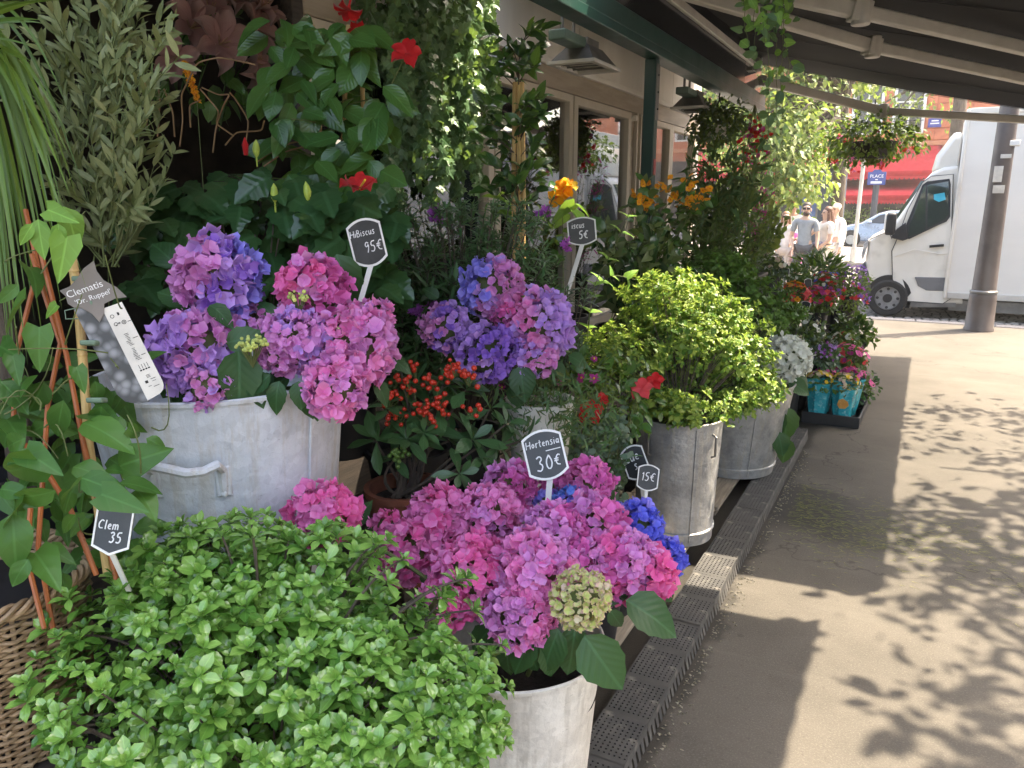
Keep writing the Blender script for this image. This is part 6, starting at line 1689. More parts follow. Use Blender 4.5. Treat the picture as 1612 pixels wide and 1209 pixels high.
def olive():
    r = at(180, 700, d=2.0); t = thing("olive_tree", "young olive tree with slim grey green leaves at the upper left", "tree", (r[0] - .02, r[1], .80)); b = np.array([r[0] - .02, r[1], .80])
    pot(t, b, .26, .12, .15, K['nursery'])
    M, sp = [], []
    tops = [(120, -20), (165, -30), (215, 10), (255, 25), (282, 90), (240, 130), (200, 60), (90, 20), (60, 60), (150, 60), (110, 90), (70, 130), (175, 150), (225, 190), (120, 200), (260, 155), (245, 250), (215, 255), (150, 270), (90, 290), (180, 210), (60, 210), (130, 150), (190, 5), (140, 20), (235, 75), (100, 340), (165, 340), (215, 320), (50, 10), (20, 40), (30, 150)]
    for px, py in tops:
        for rep in range(2):
            e = at(px + rng.normal(0, 12 * rep), py + rng.normal(0, 14 * rep), d=rng.uniform(1.82, 2.12)); m0 = at(165 + rng.normal(0, 18), min(420, py + 150 + rng.uniform(0, 60)), d=2.0 + rng.uniform(-.08, .08))
            P = curve_pts(m0, e, .015, 14, rng.normal(0, .02, 3)); sp.append(P); T_ = nrm(np.gradient(P, axis=0))
            for i in range(3, 14):
                for s in (-1, 1):
                    if rng.random() < .22: continue
                    rad = nrm(np.cross(T_[i], rng.normal(size=3))) * s
                    M.append(frames(P[i], T_[i] * 1.0 + rad * .7 + rng.normal(0, .25, 3) + [0, 0, .1], toward(P[i], .6, .5) + rng.normal(0, .5, 3), rng.uniform(.042, .070))[0])
    sp.append(curve_pts(b + [0, 0, .2], at(170, 420, d=2.0), 0, 6)); 
    stems(t, sp, K['stem'], .0026, .3)
    place(t, "leaf", LF['olive'], [K['l_olive']], np.array(M), limit=300, cell=12)
olive()

# the large pale tub on the bench, with its hydrangeas
tc = at(362, 760, d=1.98); LT = (tc[0], tc[1], .622); lh = at(362, 606, d=1.80)[2] - .622
lt = tub("zinc_tub", "big pale blue grey zinc tub with bent handle on the dark bench", LT, lh, .235, .30, K['zincblue'], bands=(), seam=(-.02, 2.9))
ang = math.atan2(-LT[1] + at(300, 740, d=1.7)[1], at(300, 740, d=1.7)[0] - LT[0])
handle(lt, LT, ang, at(300, 722, d=1.7)[2] - .622, .275, .145, .075, K['zincblue'])
P1, P2, P3, P4 = ['p_peri', 'p_violet', 'p_lilac', 'p_lilac', 'p_mauve'], ['p_lilac', 'p_mauve', 'p_mauve', 'p_lilac'], ['p_rose', 'p_rose', 'p_mauve', 'p_hot'], ['p_mauve', 'p_pink', 'p_pink', 'p_mauve']
lr = (LT[0], LT[1], LT[2] + lh * .82)
hydrangea("hydrangea", "lilac and violet mophead hydrangea in the left half of the big pale tub", lr,
  [(345, 440, 1.80, 71, P1, 126, 1.0, 0.37), (312, 552, 1.72, 71, P2, 126, .9, 0.37), (325, 608, 1.65, 38, P2, 46, .9, 0.51), (385, 520, 1.80, 44, ['p_mauve', 'p_lilac'], 66, 1, 0.40)],
  [(375, 552, 1.66, 95, .05, 1.0, .1), (330, 480, 1.70, 60, .6, .35, .3), (290, 610, 1.72, 62, -.55, .6, .1), (330, 610, 1.72, 90, .35, .75, .1), (265, 560, 1.76, 60, -.8, .1, .1), (355, 540, 1.68, 60, 1.0, -.25, .3), (300, 480, 1.85, 70, -.8, -.4, 0), (280, 420, 1.95, 80, -.6, -.6, 0), (340, 600, 1.8, 80, .6, .5, .1), (270, 600, 1.8, 60, -.3, .5, 0), (300, 595, 1.70, 80, -.35, .6, .15), (345, 610, 1.68, 70, .1, .8, .1), (395, 600, 1.68, 66, .35, .6, .1), (280, 585, 1.72, 70, -.9, .35, .1), (315, 600, 1.70, 80, -.1, .7, .15)])
hydrangea("hydrangea", "rose pink mophead hydrangea in the right half of the big pale tub", lr,
  [(496, 458, 1.82, 58, P3, 103, 1.0, 0.39), (465, 540, 1.74, 58, ['p_lilac', 'p_mauve', 'p_mauve'], 134, .95, 0.34), (560, 548, 1.76, 68, P4, 138, 1.0, 0.37), (530, 606, 1.66, 53, P4, 80, .9, 0.44), (440, 560, 1.72, 31, ['p_mauve'], 44, 1, 0.49), (585, 500, 1.8, 36, P4, 46, 1, 0.46)],
  [(500, 600, 1.70, 70, -.05, .95, .1), (430, 590, 1.72, 60, -.55, .5, .1), (540, 640, 1.74, 40, -.3, .5, .0), (530, 400, 1.9, 100, .3, .9, 0), (430, 500, 1.78, 60, -.4, -.6, 0), (600, 560, 1.82, 60, .9, .2, 0), (590, 600, 1.8, 50, .6, .7, 0), (470, 610, 1.72, 70, .4, .65, .1), (520, 500, 1.72, 40, .8, .2, .2), (455, 590, 1.74, 70, -.6, .45, .1), (440, 600, 1.68, 75, -.2, .7, .15), (485, 600, 1.68, 66, .3, .8, .1), (425, 590, 1.68, 60, -.6, .5, .1), (520, 615, 1.70, 60, .1, .7, .1), (470, 600, 1.68, 70, .05, .65, .12)])
# green bud clusters between the heads
def budcluster(px, py, d, rp, label, n=46):
    c = at(px, py, d=d); r = rp * d / FPX; t = thing("hydrangea_bud", label, "flower bud", c)
    v = rdir(n); v[:, 2] = np.abs(v[:, 2]) * .8; v = nrm(v + toward(c, .6, .2) * .5)
    bm = MB(); bm.ball((0, 0, 0), .0042, 6, 4); me = bm.mesh("bud", surf("lime_bud", (.42, .52, .10), (.55, .58, .18), rough=.5, rnd=.2))
    for q in v: 
        M = np.eye(4) * rng.uniform(.7, 1.25); M[3, 3] = 1; M[:3, 3] = c + q * r * rng.uniform(.6, 1.0); link("bud", me, t, M)
    stems(t, [curve_pts(c - [0, 0, r], c + q * r * .7, 0, 3) for q in v[::2]], K['stem'], .0014, .8)
budcluster(396, 552, 1.64, 27, "pale green hydrangea buds between the lilac and pink heads in the big tub")
budcluster(470, 475, 1.74, 20, "small green buds beside the upper rose head in the big tub", 24)
sign("slate price sign reading Hibiscus 95 euro on a white stake behind the pink hydrangea", 578, 382, 1.93, 56, 76, R(12), R(-18), [("HiBiscus", -.44, .15, .135, .008), ("95€", -.12, -.20, .22, .011)], (560, 500, 1.92))

def hibiscus():
    b = at(400, 520, d=2.35); b[2] = .80; t = thing("hibiscus", "dark glossy hibiscus with yellow buds and a red flower behind the big tub", "hibiscus", b)
    pot(t, b, .30, .13, .16, K['nursery'])
    M, sp = [], []
    for k in range(330):
        px, py = rng.uniform(195, 625), rng.uniform(240, 470)
        if py < 262 + 50 * abs((px - 400) / 215): py += 50
        d = rng.uniform(2.1, 2.55); p = at(px, py, d=d); o = at(px + rng.normal(0, 45), py + rng.uniform(15, 60), d=d - .05); D = o - p
        M.append(frames(p, D, toward(p, .6, .7) + rng.normal(0, .25, 3), rng.uniform(.07, .125))[0])
        if k % 4 == 0: sp.append(curve_pts(b + [0, 0, .25], p, .05, 6))
    place(t, "leaf", LF['hib'], [K['l_hib']], np.array(M), limit=300)
    stems(t, sp, K['bark'], .004, .5)
    for px, py, d, sx in ((432, 305, 2.12, .0), (484, 302, 2.12, -.15), (403, 235, 2.3, .1)):
        c = at(px, py, d=d); m = MB(); m.tube([c - [0, 0, .022], c - [0, 0, .012], c, c + [sx * .02, 0, .016], c + [sx * .03, 0, .028]], [.004, .009, .011, .008, .001], 9); m.tube([c - [0, 0, .05], c - [0, 0, .02]], .0025, 6)
        m.build("bud", surf("yellow_green_bud", (.42, .50, .07), (.30, .40, .06), rough=.5, scale=40), t)
    hold = thing_part("flower", t); c = at(566, 297, d=2.08); m = MB(); m.tube([c, c + nrm(toward(c) + [0.4, 0, -.1]) * .06], .003, 6); m.build("stamen", K['p_yellow'], hold)
    petals5(hold, c, toward(c, .3, .7), .052, PT['mallow'], [K['p_red']], 6)
    c = at(386, 228, d=2.3); m = MB(); m.tube([c - [0, 0, .03], c, c + [0, 0, .022]], [.006, .010, .001], 8); m.build("red_bud", K['p_red'], t)
hibiscus()

def mandevilla():
    b = at(520, 420, d=2.7); b[2] = .80; t = thing("mandevilla", "climbing mandevilla with red flowers trained up bamboo canes", "climber", b)
    pot(t, b, .30, .12, .15, K['nursery'])
    m = MB()
    for x0, x1 in ((512, 492), (535, 548), (575, 568)): m.tube([at(x0, 330, d=2.68), at(x1, 40, d=2.66)], .008, 8); 
    m.tube([np.array(b) + [0, 0, .25], at(512, 330, d=2.68)], .008, 8); m.tube([np.array(b) + [.03, 0, .25], at(535, 330, d=2.68)], .008, 8); m.tube([np.array(b) + [.05, .02, .25], at(575, 330, d=2.68)], .008, 8)
    m.build("bamboo_cane", K['bamboo'], t)
    M, sp = [], []
    for k in range(185):
        px, py = rng.uniform(422, 610), rng.uniform(25, 330); 
        if px > 575 and py < 90: continue
        d = rng.uniform(2.4, 2.75); p = at(px, py, d=d); o = at(px + rng.normal(0, 40), py + rng.uniform(5, 50), d=d - .03)
        M.append(frames(p, o - p, toward(p, .7, .5) + rng.normal(0, .35, 3), rng.uniform(.085, .145))[0])
        if k % 6 == 0: sp.append(curve_pts(at(530 + rng.normal(0, 25), py + 40, d=2.66), p, .02, 6))
    place(t, "leaf", LF['mand'], [K['l_mand']], np.array(M), limit=300)
    stems(t, sp, K['stem'], .003, .6)
    for px, py, d, s, dr in ((640, 84, 2.5, .055, (.3, -.4, .3)), (548, 16, 2.5, .050, (0, -.3, -.7)), (562, 45, 2.6, .035, (.3, -.3, -.4)), (462, 50, 2.65, .03, (-.3, -.3, .1))):
        c = at(px, py, d=d); hold = thing_part("flower", t); m = MB(); m.tube([c - nrm(dr) * .05, c - nrm(dr) * .02, c], [.003, .004, .009], 8); m.build("flower_tube", K['p_red'], hold)
        petals5(hold, c, dr, s, PT['trumpet'], [K['p_red']], 5)
    stems(t, [curve_pts(at(610, 145, d=2.6), at(640, 84, d=2.5), .0, 5)], K['stem'], .003)
mandevilla()

def willow():
    b = at(330, 300, d=2.75); b[2] = .80; t = thing("curly_willow", "bare curly willow twigs standing above the hibiscus", "twigs", b)
    m = MB(); m.lathe([(.07, 0), (.08, .3), (.075, .3), (.06, .02)], b, 20); m.build("vase", K['nursery'], t)
    L = [[(283, 230), (288, 190), (285, 150), (295, 130), (310, 98), (345, 90), (385, 98), (402, 102)], [(335, 240), (340, 200), (352, 165), (362, 148), (345, 150), (318, 138)], [(385, 238), (392, 190), (370, 155), (362, 146)], [(355, 228), (372, 208), (412, 206), (416, 190)], [(275, 215), (272, 175), (258, 140)], [(248, 215), (252, 160), (247, 120)], [(300, 200), (298, 165), (315, 158)], [(368, 214), (340, 195), (345, 175), (315, 140)], [(405, 255), (440, 230), (470, 222), (500, 232), (530, 245)], [(415, 262), (450, 238), (490, 228)], [(230, 200), (235, 165), (228, 130)]]
    for l in L:
        P = np.array([at(x, y, d=2.5 + .04 * math.sin(i * 1.7)) for i, (x, y) in enumerate(l)]); q = np.linspace(0, len(P) - 1, len(P) * 4); P = np.column_stack([np.interp(q, range(len(P)), P[:, k]) for k in range(3)])
        P[1:-1] = (P[:-2] + P[1:-1] * 2 + P[2:]) / 4; m = MB(); m.tube(P, .0026, 6); m.build("twig", K['twig'], t)
willow()

def lilies():
    b = at(350, 60, x=-3.0); b[2] = .02; t = thing("lily_bunch", "dim pink lilies standing inside the shop behind the glass", "flowers", b)
    m = MB(); m.lathe([(.10, 0), (.14, .9), (.135, .9), (.09, .02)], b, 24); m.build("vase", K['grey'], t)
    S = []
    for px, py, s, dr in ((300, 45, .12, (.7, -.2, .2)), (345, 70, .13, (.8, -.3, .1)), (395, 40, .13, (.8, .3, .2)), (330, 20, .11, (.6, -.5, .5)), (390, 95, .12, (.7, .4, -.2)), (410, 15, .11, (.6, .2, .4)), (275, 90, .1, (.7, -.5, -.1)), (360, 5, .1, (.6, 0, .6))):
        c = at(px, py, x=-2.80 + rng.uniform(-.05, .05)); hold = thing_part("flower", t); petals5(hold, c, dr, s, PT['lily'], [K['p_lily']], 6); m = MB()
        for k in range(5): m.tube([c, c + nrm(np.array(dr) + rng.normal(0, .25, 3)) * .07], .0018, 5)
        m.build("stamen", K['twig'], hold); S.append(curve_pts(c - [.22, 0, .30], c, .05, 6))
    stems(t, S, K['l_hib'], .004, .7)
    leafy(t, 60, at(360, 90, x=-2.95), (.15, .35, .25), .12, LF['mand'], [K['l_mand']], 6, limit=60)
    c = at(298, 130, d=2.72); sp = thing("yellow_spike", "yellow flower spike beside the olive tree", "flowers", (c[0], c[1], .80)); P = curve_pts(at(288, 100, d=2.72), at(310, 158, d=2.72), .02, 40)
    M = frames(P.repeat(3, 0) + rng.normal(0, .004, (120, 3)), rdir(120), rdir(120), .016); place(sp, "floret", FL['tuft'], [K['p_orange']], M, limit=120); stems(sp, [curve_pts((c[0], c[1], .80), P[-1], 0, 6), P], K['stem'], .003)
lilies()

def ivy():
    t = thing("ivy", "thick column of hanging ivy, its right edge lit by the sun", "ivy", at(660, -10, d=3.9))
    M, sp = [], []
    top = at(660, -60, d=3.9)
    for k in range(60):
        px = rng.uniform(585, 772); a = at(px, -40, y=3.55 + (px - 585) / 187 * .75 + rng.normal(0, .10)); 
        yb = rng.uniform(150, 335) if px > 610 else rng.uniform(60, 160)
        b = at(px + rng.normal(0, 10) - (15 if px > 740 and yb > 250 else 0), yb, y=a[1] + rng.normal(0, .05)); n = int(np.linalg.norm(a - b) / .022); P = curve_pts(a, b, 0, n, rng.normal(0, .03, 3)); P[:, :2] += np.cumsum(rng.normal(0, .004, (n, 2)), 0); sp.append(P[::4])
        for p in P:
            for _ in range(2): M.append(frames(p + rng.normal(0, .022, 3), np.array([rng.normal(0, .6), rng.normal(0, .6), -.8]), toward(p, .6, .3) + np.array([.35, 0, 0]) + rng.normal(0, .35, 3), rng.uniform(.045, .085))[0])
    place(t, "leaf", LF['ivy'], [K['l_ivy']], np.array(M), limit=300, cell=15)
    stems(t, sp, K['stem'], .002, .7, "vine")
    m = MB(); m.lathe([(.10, 0), (.16, .18), (.15, .18), (.09, .02)], at(660, -40, y=3.85) - [0, 0, .05], 20); m.build("pot", K['nursery'], t)
    m = MB(); c = at(660, -40, y=3.85)
    for q in (0, 2.1, 4.2): m.tube([c + [.15 * math.cos(q), .15 * math.sin(q), .12], c + [0, 0, .6]], .002, 5)
    m.build("hanger", K['black'], t)
ivy()
# ------------------------------------------------------------------ the middle of the display
# violet hydrangeas in a white pot
wp = at(850, 632, d=2.58); 
t = hydrangea("hydrangea", "violet and rose mophead hydrangea in a white pot behind the red berries", (wp[0], wp[1], wp[2] + .02),
  [(775, 452, 2.52, 51, ['p_mauve', 'p_mauve', 'p_lilac', 'p_peri'], 108, 1, 0.37), (702, 515, 2.46, 41, ['p_lilac', 'p_violet', 'p_mauve'], 84, 1, 0.40), (770, 556, 2.42, 49, ['p_violet', 'p_violet', 'p_lilac'], 108, 1, 0.37), (850, 512, 2.48, 55, ['p_lilac', 'p_lilac', 'p_mauve', 'p_pink'], 132, 1, 0.35), (842, 562, 2.44, 34, ['p_mauve', 'p_lilac'], 60, 1, 0.44), (800, 492, 2.50, 30, ['p_rose', 'p_hot', 'p_rose'], 48, 1, 0.44)],
  [(820, 575, 2.40, 60, .1, 1, .1), (870, 570, 2.45, 45, .6, .6, .1), (740, 580, 2.46, 50, -.4, .5, .1), (735, 480, 2.52, 55, -.5, .3, .1), (750, 600, 2.46, 50, .2, .5, 0), (895, 560, 2.5, 50, .7, .3, 0), (800, 610, 2.48, 55, .5, .6, .1), (690, 470, 2.55, 50, -.5, -.4, .1), (720, 560, 2.45, 40, .4, .8, .1), (760, 520, 2.46, 50, .3, .7, .1)])
zf = .58
m = MB(); m.lathe([(.075, 0), (.11, wp[2] - zf - .02), (.117, wp[2] - zf - .02), (.118, wp[2] - zf + .01), (.108, wp[2] - zf + .01), (.10, wp[2] - zf - .05), (.07, .05)], (wp[0], wp[1], zf), 32); m.build("pot", surf("white_pot", (.74, .70, .63), (.66, .62, .55), rough=.5, scale=6), t)

def skimmia():
    b = at(640, 800, d=2.32); z0 = .58; rim = at(640, 775, d=2.25)[2]
    t = thing("skimmia", "skimmia bush with red berry clusters and leathery leaves in a terracotta pot", "shrub", (b[0], b[1], z0))
    pot(t, (b[0], b[1], z0), rim - z0, .085, .115, K['terra'])
    root = np.array([b[0], b[1], rim - .03])
    W = [(640, 690, 2.2, 9), (660, 655, 2.24, 8), (610, 640, 2.22, 8), (590, 690, 2.24, 8), (735, 610, 2.28, 7), (745, 690, 2.24, 9), (725, 745, 2.16, 8), (690, 640, 2.28, 8), (800, 665, 2.28, 8), (775, 640, 2.3, 6), (630, 575, 2.3, 7), (700, 600, 2.34, 8), (655, 600, 2.3, 8), (760, 720, 2.25, 7), (790, 700, 2.3, 8), (620, 720, 2.25, 6), (668, 680, 2.18, 9), (575, 640, 2.3, 6), (830, 690, 2.32, 6), (710, 690, 2.3, 7)]
    C = np.array([at(*w[:2], d=w[2]) for w in W]); D = nrm(C - root + [0, 0, .02] + nrm(EYEP - C) * .10)
    M = []
    for i, w in enumerate(W): M.append(rosettes(C[i:i + 1], D[i:i + 1], w[3], .098, (35, 100), .2))
    M = np.concatenate(M); M = M[rng.permutation(len(M))]
    place(t, "leaf", LF['skim'], [K['l_skim']], M, limit=300)
    stems(t, [curve_pts(root + rng.normal(0, .02, 3) * [1, 1, 0], c - d * .01, .0, 6, rng.normal(0, .015, 3)) for c, d in zip(C, D)], K['bark'], .0062, .5)
    bm = MB(); bm.ball((0, 0, 0), 1, 10, 7); me = bm.mesh("berry", K['berry']); S = []
    for px, py, n, sp in ((612, 628, 7, 16), (628, 655, 7, 18), (612, 660, 4, 10), (660, 640, 12, 20), (672, 655, 9, 16), (690, 630, 10, 18), (680, 600, 13, 22), (655, 585, 6, 14), (705, 588, 10, 18), (738, 594, 9, 16), (715, 580, 7, 14), (745, 648, 6, 15), (700, 640, 6, 14), (645, 598, 6, 12), (640, 612, 5, 12), (622, 598, 5, 14)):
        c0 = at(px, py, d=2.17 + rng.uniform(0, .07)); base = c0 - nrm(toward(c0, .4, .6)) * .035
        for k in range(n):
            p = c0 + (RGT * rng.normal(0, sp * .45) + UPV * rng.normal(0, sp * .45)) * 2.2 / FPX + FWD * rng.normal(0, .008); r = rng.uniform(.0065, .0088)
            M_ = np.diag([r, r, r * .95, 1]); M_[:3, 3] = p; link("berry", me, t, M_); S.append(np.array([base, (base + p) / 2 + [0, 0, -.004], p]))
    for i in range(0, len(S), 8): stems(t, S[i:i + 8], K["stem"], .0012, .8, "stalk")
    S = [] ; me2 = bm.mesh("berry", K['gberry'])
    for k in range(16):
        p = at(625 + rng.normal(0, 8), 712 + rng.normal(0, 10), d=2.2); M_ = np.diag([.007, .007, .007, 1]); M_[:3, 3] = p; link("berry", me2, t, M_)
skimmia()

# the limewashed tub at the front
TA = at(842, 1120, d=1.86); rimz = at(850, 1085, d=1.66)[2]; TA = (TA[0] - .055, TA[1] + .02, .108)
h_ = rimz - .108 - .01
tub("limewashed_tub", "off white limewashed metal tub standing at the front of the grating", TA, h_, .155, .205, K['lime'], bands=(), seam=(-2.4,), wob=.016)
ra = (TA[0], TA[1], rimz - .06)
PK, HK, MV = ['p_pink', 'p_hot', 'p_pink', 'p_pink'], ['p_hot', 'p_hot', 'p_pink'], ['p_mauve', 'p_pink', 'p_mauve', 'p_pink']
RS = ['p_rose', 'p_pink', 'p_mauve', 'p_rose']
hydrangea("hydrangea", "bright pink mophead hydrangea with many heads, left and middle of the front tub", ra,
  [(514, 812, 1.74, 56, HK, 120, 1, .40), (690, 822, 1.98, 54, PK, 110, 1, .42), (640, 868, 1.92, 52, PK, 80, .9, .44), (770, 812, 1.98, 52, ['p_pink', 'p_mauve', 'p_pink'], 145, 1, 0.36), (745, 905, 1.78, 68, ['p_hot', 'p_pink', 'p_hot', 'p_pink'], 217, .95, 0.31), (700, 950, 1.74, 46, HK, 60, .9, .46), (800, 770, 2.12, 46, ['p_rose', 'p_mauve'], 101, 1, 0.38), (610, 828, 1.98, 26, HK, 30, 1, .6)],
  [(560, 830, 2.0, 70, .2, -.6, .1), (595, 860, 1.95, 60, .7, -.2, .1), (640, 880, 1.95, 60, .2, .6, 0), (660, 910, 1.85, 60, .7, .2, .0), (600, 820, 2.02, 60, -.5, .4, 0), (690, 900, 1.85, 70, .1, .7, 0), (720, 860, 1.9, 60, .1, .7, 0), (560, 850, 2.0, 60, .7, .5, 0)])
hydrangea("hydrangea", "mauve and rose mophead hydrangea filling the middle and right of the front tub", ra,
  [(838, 900, 1.74, 68, MV, 160, .95, .36), (822, 965, 1.68, 58, ['p_pink', 'p_pink', 'p_mauve'], 159, .9, 0.34), (870, 850, 1.86, 58, ['p_rose', 'p_mauve', 'p_mauve'], 159, .9, 0.34), (930, 835, 1.94, 58, RS, 110, .95, .40), (975, 890, 1.84, 62, ['p_mauve', 'p_rose', 'p_hot', 'p_pink'], 203, 1, 0.33), (1015, 905, 1.84, 50, HK, 90, 1, .44), (910, 895, 1.82, 56, ['p_mauve', 'p_rose', 'p_rose'], 145, .95, 0.34), (925, 765, 2.14, 46, ['p_rose', 'p_pink', 'p_pink'], 116, 1, 0.38), (880, 755, 2.18, 32, ['p_hot', 'p_rose'], 72, 1, 0.43)],
  [(905, 985, 1.66, 110, -.05, .85, .15), (920, 1000, 1.62, 125, .50, .75, .15), (880, 990, 1.64, 95, -.35, .85, .1), (985, 945, 1.74, 110, .85, .45, .2), (860, 1010, 1.66, 85, .25, .80, .05), (800, 1010, 1.68, 80, -.1, .8, .1), (775, 985, 1.72, 70, -.5, .6, 0), (930, 930, 1.80, 70, .9, .1, .1), (830, 1020, 1.7, 70, .3, .6, 0), (960, 960, 1.72, 60, .4, .6, 0), (985, 850, 1.9, 60, .6, .5, 0), (840, 1000, 1.66, 90, -.4, .7, .1), (790, 1020, 1.72, 60, -.4, .5, 0)])
hydrangea("hydrangea", "blue mophead hydrangea at the right and back of the front tub", ra,
  [(900, 800, 2.08, 36, ['p_peri', 'p_sky', 'p_sky'], 87, .9, 0.40), (1002, 832, 2.02, 46, ['p_blue', 'p_blue', 'p_peri'], 130, 1, 0.36), (1045, 880, 1.98, 36, ['p_blue', 'p_peri'], 87, 1, 0.41), (985, 815, 2.06, 26, ['p_blue'], 49, 1, 0.43), (862, 790, 2.1, 20, ['p_violet', 'p_peri'], 34, 1, 0.52)],
  [(950, 800, 2.1, 50, .3, -.6, .1), (840, 790, 2.12, 46, -.3, -.5, .1), (1040, 920, 1.95, 50, .5, .6, 0)])
hydrangea("hydrangea", "single pale green and pink ripening hydrangea head at the front of the tub", (ra[0] + .05, ra[1] - .05, ra[2]),
  [(914, 943, 1.60, 50, ['p_lime', 'p_cream', 'p_lime', 'p_lime'], 188, 1, 0.26)], [])
sign("slate price sign reading Hortensia 30 euro with white rim above the pink heads", 858, 716, 2.02, 64, 80, R(14), R(4), [("Hortensia", -.42, .17, .145, .009), ("~", .40, .10, .13, .009), ("30", -.28, -.30, .30, .014), ("€", .18, -.25, .22, .012)], (862, 800, 2.04))
sign("small slate price sign reading 15 euro on a stake before the zinc tub", 1020, 752, 2.55, 34, 42, R(-4), R(-15), [("15€", -.30, -.12, .32, .017)], (1014, 815, 2.55))
sign("scuffed small slate sign with worn white marks just left of the 15 euro sign", 1000, 728, 2.6, 40, 56, R(24), R(25), [("cue", -.36, .05, .28, .016), ("s", -.1, -.2, .25, .014)], (1016, 810, 2.6), name="worn_sign")

# dark narrow-leaved shrubs with purple flowers
def whorls(name, label, b, spots, size, k, mats, temps, limit, spread=(20, 85), flowers=(), fmat='p_purple', tiers=3):
    t = thing(name, label, "shrub", b); b = np.array(b); pot(t, b, .24, .12, .15, K['nursery'])
    C, D, sp = [], [], []
    for px, py, d in spots:
        p = at(px, py, d=d); dd = nrm(p - b + nrm(EYEP - p) * .3)
        for j in range(tiers): C.append(p - dd * j * size * .55); D.append(dd)
        sp.append(curve_pts(b + [0, 0, .22], p, .03, 6))
    M = rosettes(np.array(C), np.array(D), k, size, spread)
    place(t, "leaf", temps, mats, M, limit=limit, cell=10); stems(t, sp, K['bark'], .004, .4)
    for px, py, d, n in flowers:
        hold = thing_part("flower", t); c = at(px, py, d=d); P = c + rng.normal(0, .012, (n, 3)); place(hold, "floret", FL['tuft'], [K[fmat]], frames(P, rdir(n), toward(c, .8, .5) + rng.normal(0, .4, (n, 3)), .030), limit=n)
    return t
sp = [(rng.uniform(600, 885), rng.uniform(315, 480), rng.uniform(2.75, 3.1)) for _ in range(150)] + [(rng.uniform(600, 760), rng.uniform(440, 560), rng.uniform(2.7, 2.9)) for _ in range(46)]
c = at(730, 560, d=3.0); whorls("milkwort", "dark narrow leaved shrub with a few purple flowers behind the violet hydrangea", (c[0], c[1], .58), sp, .052, 9, [K['l_needle']], LF['needle'], 300, flowers=((685, 345, 2.8, 14), (855, 335, 3.0, 8), (893, 385, 3.0, 6), (660, 492, 2.7, 10), (680, 478, 2.72, 8)))
sp = [(rng.uniform(600, 720), rng.uniform(420, 620), rng.uniform(2.65, 2.85)) for _ in range(60)]
c = at(640, 640, d=2.8); whorls("oleander", "dark shrub with long slim leaves behind the Hibiscus price sign", (c[0], c[1], .58), sp, .085, 7, [K['l_needle'], K['l_skim']], LF['needle'], 300)
sp = [(rng.uniform(800, 930), rng.uniform(440, 600), rng.uniform(2.95, 3.15)) for _ in range(60)]
c = at(880, 640, d=3.1); whorls("rosemary", "grey green needle leaved shrub right of the violet hydrangea", (c[0], c[1], .58), sp, .05, 8, [K['l_needle'], K['l_euc']], LF['needle'], 200)

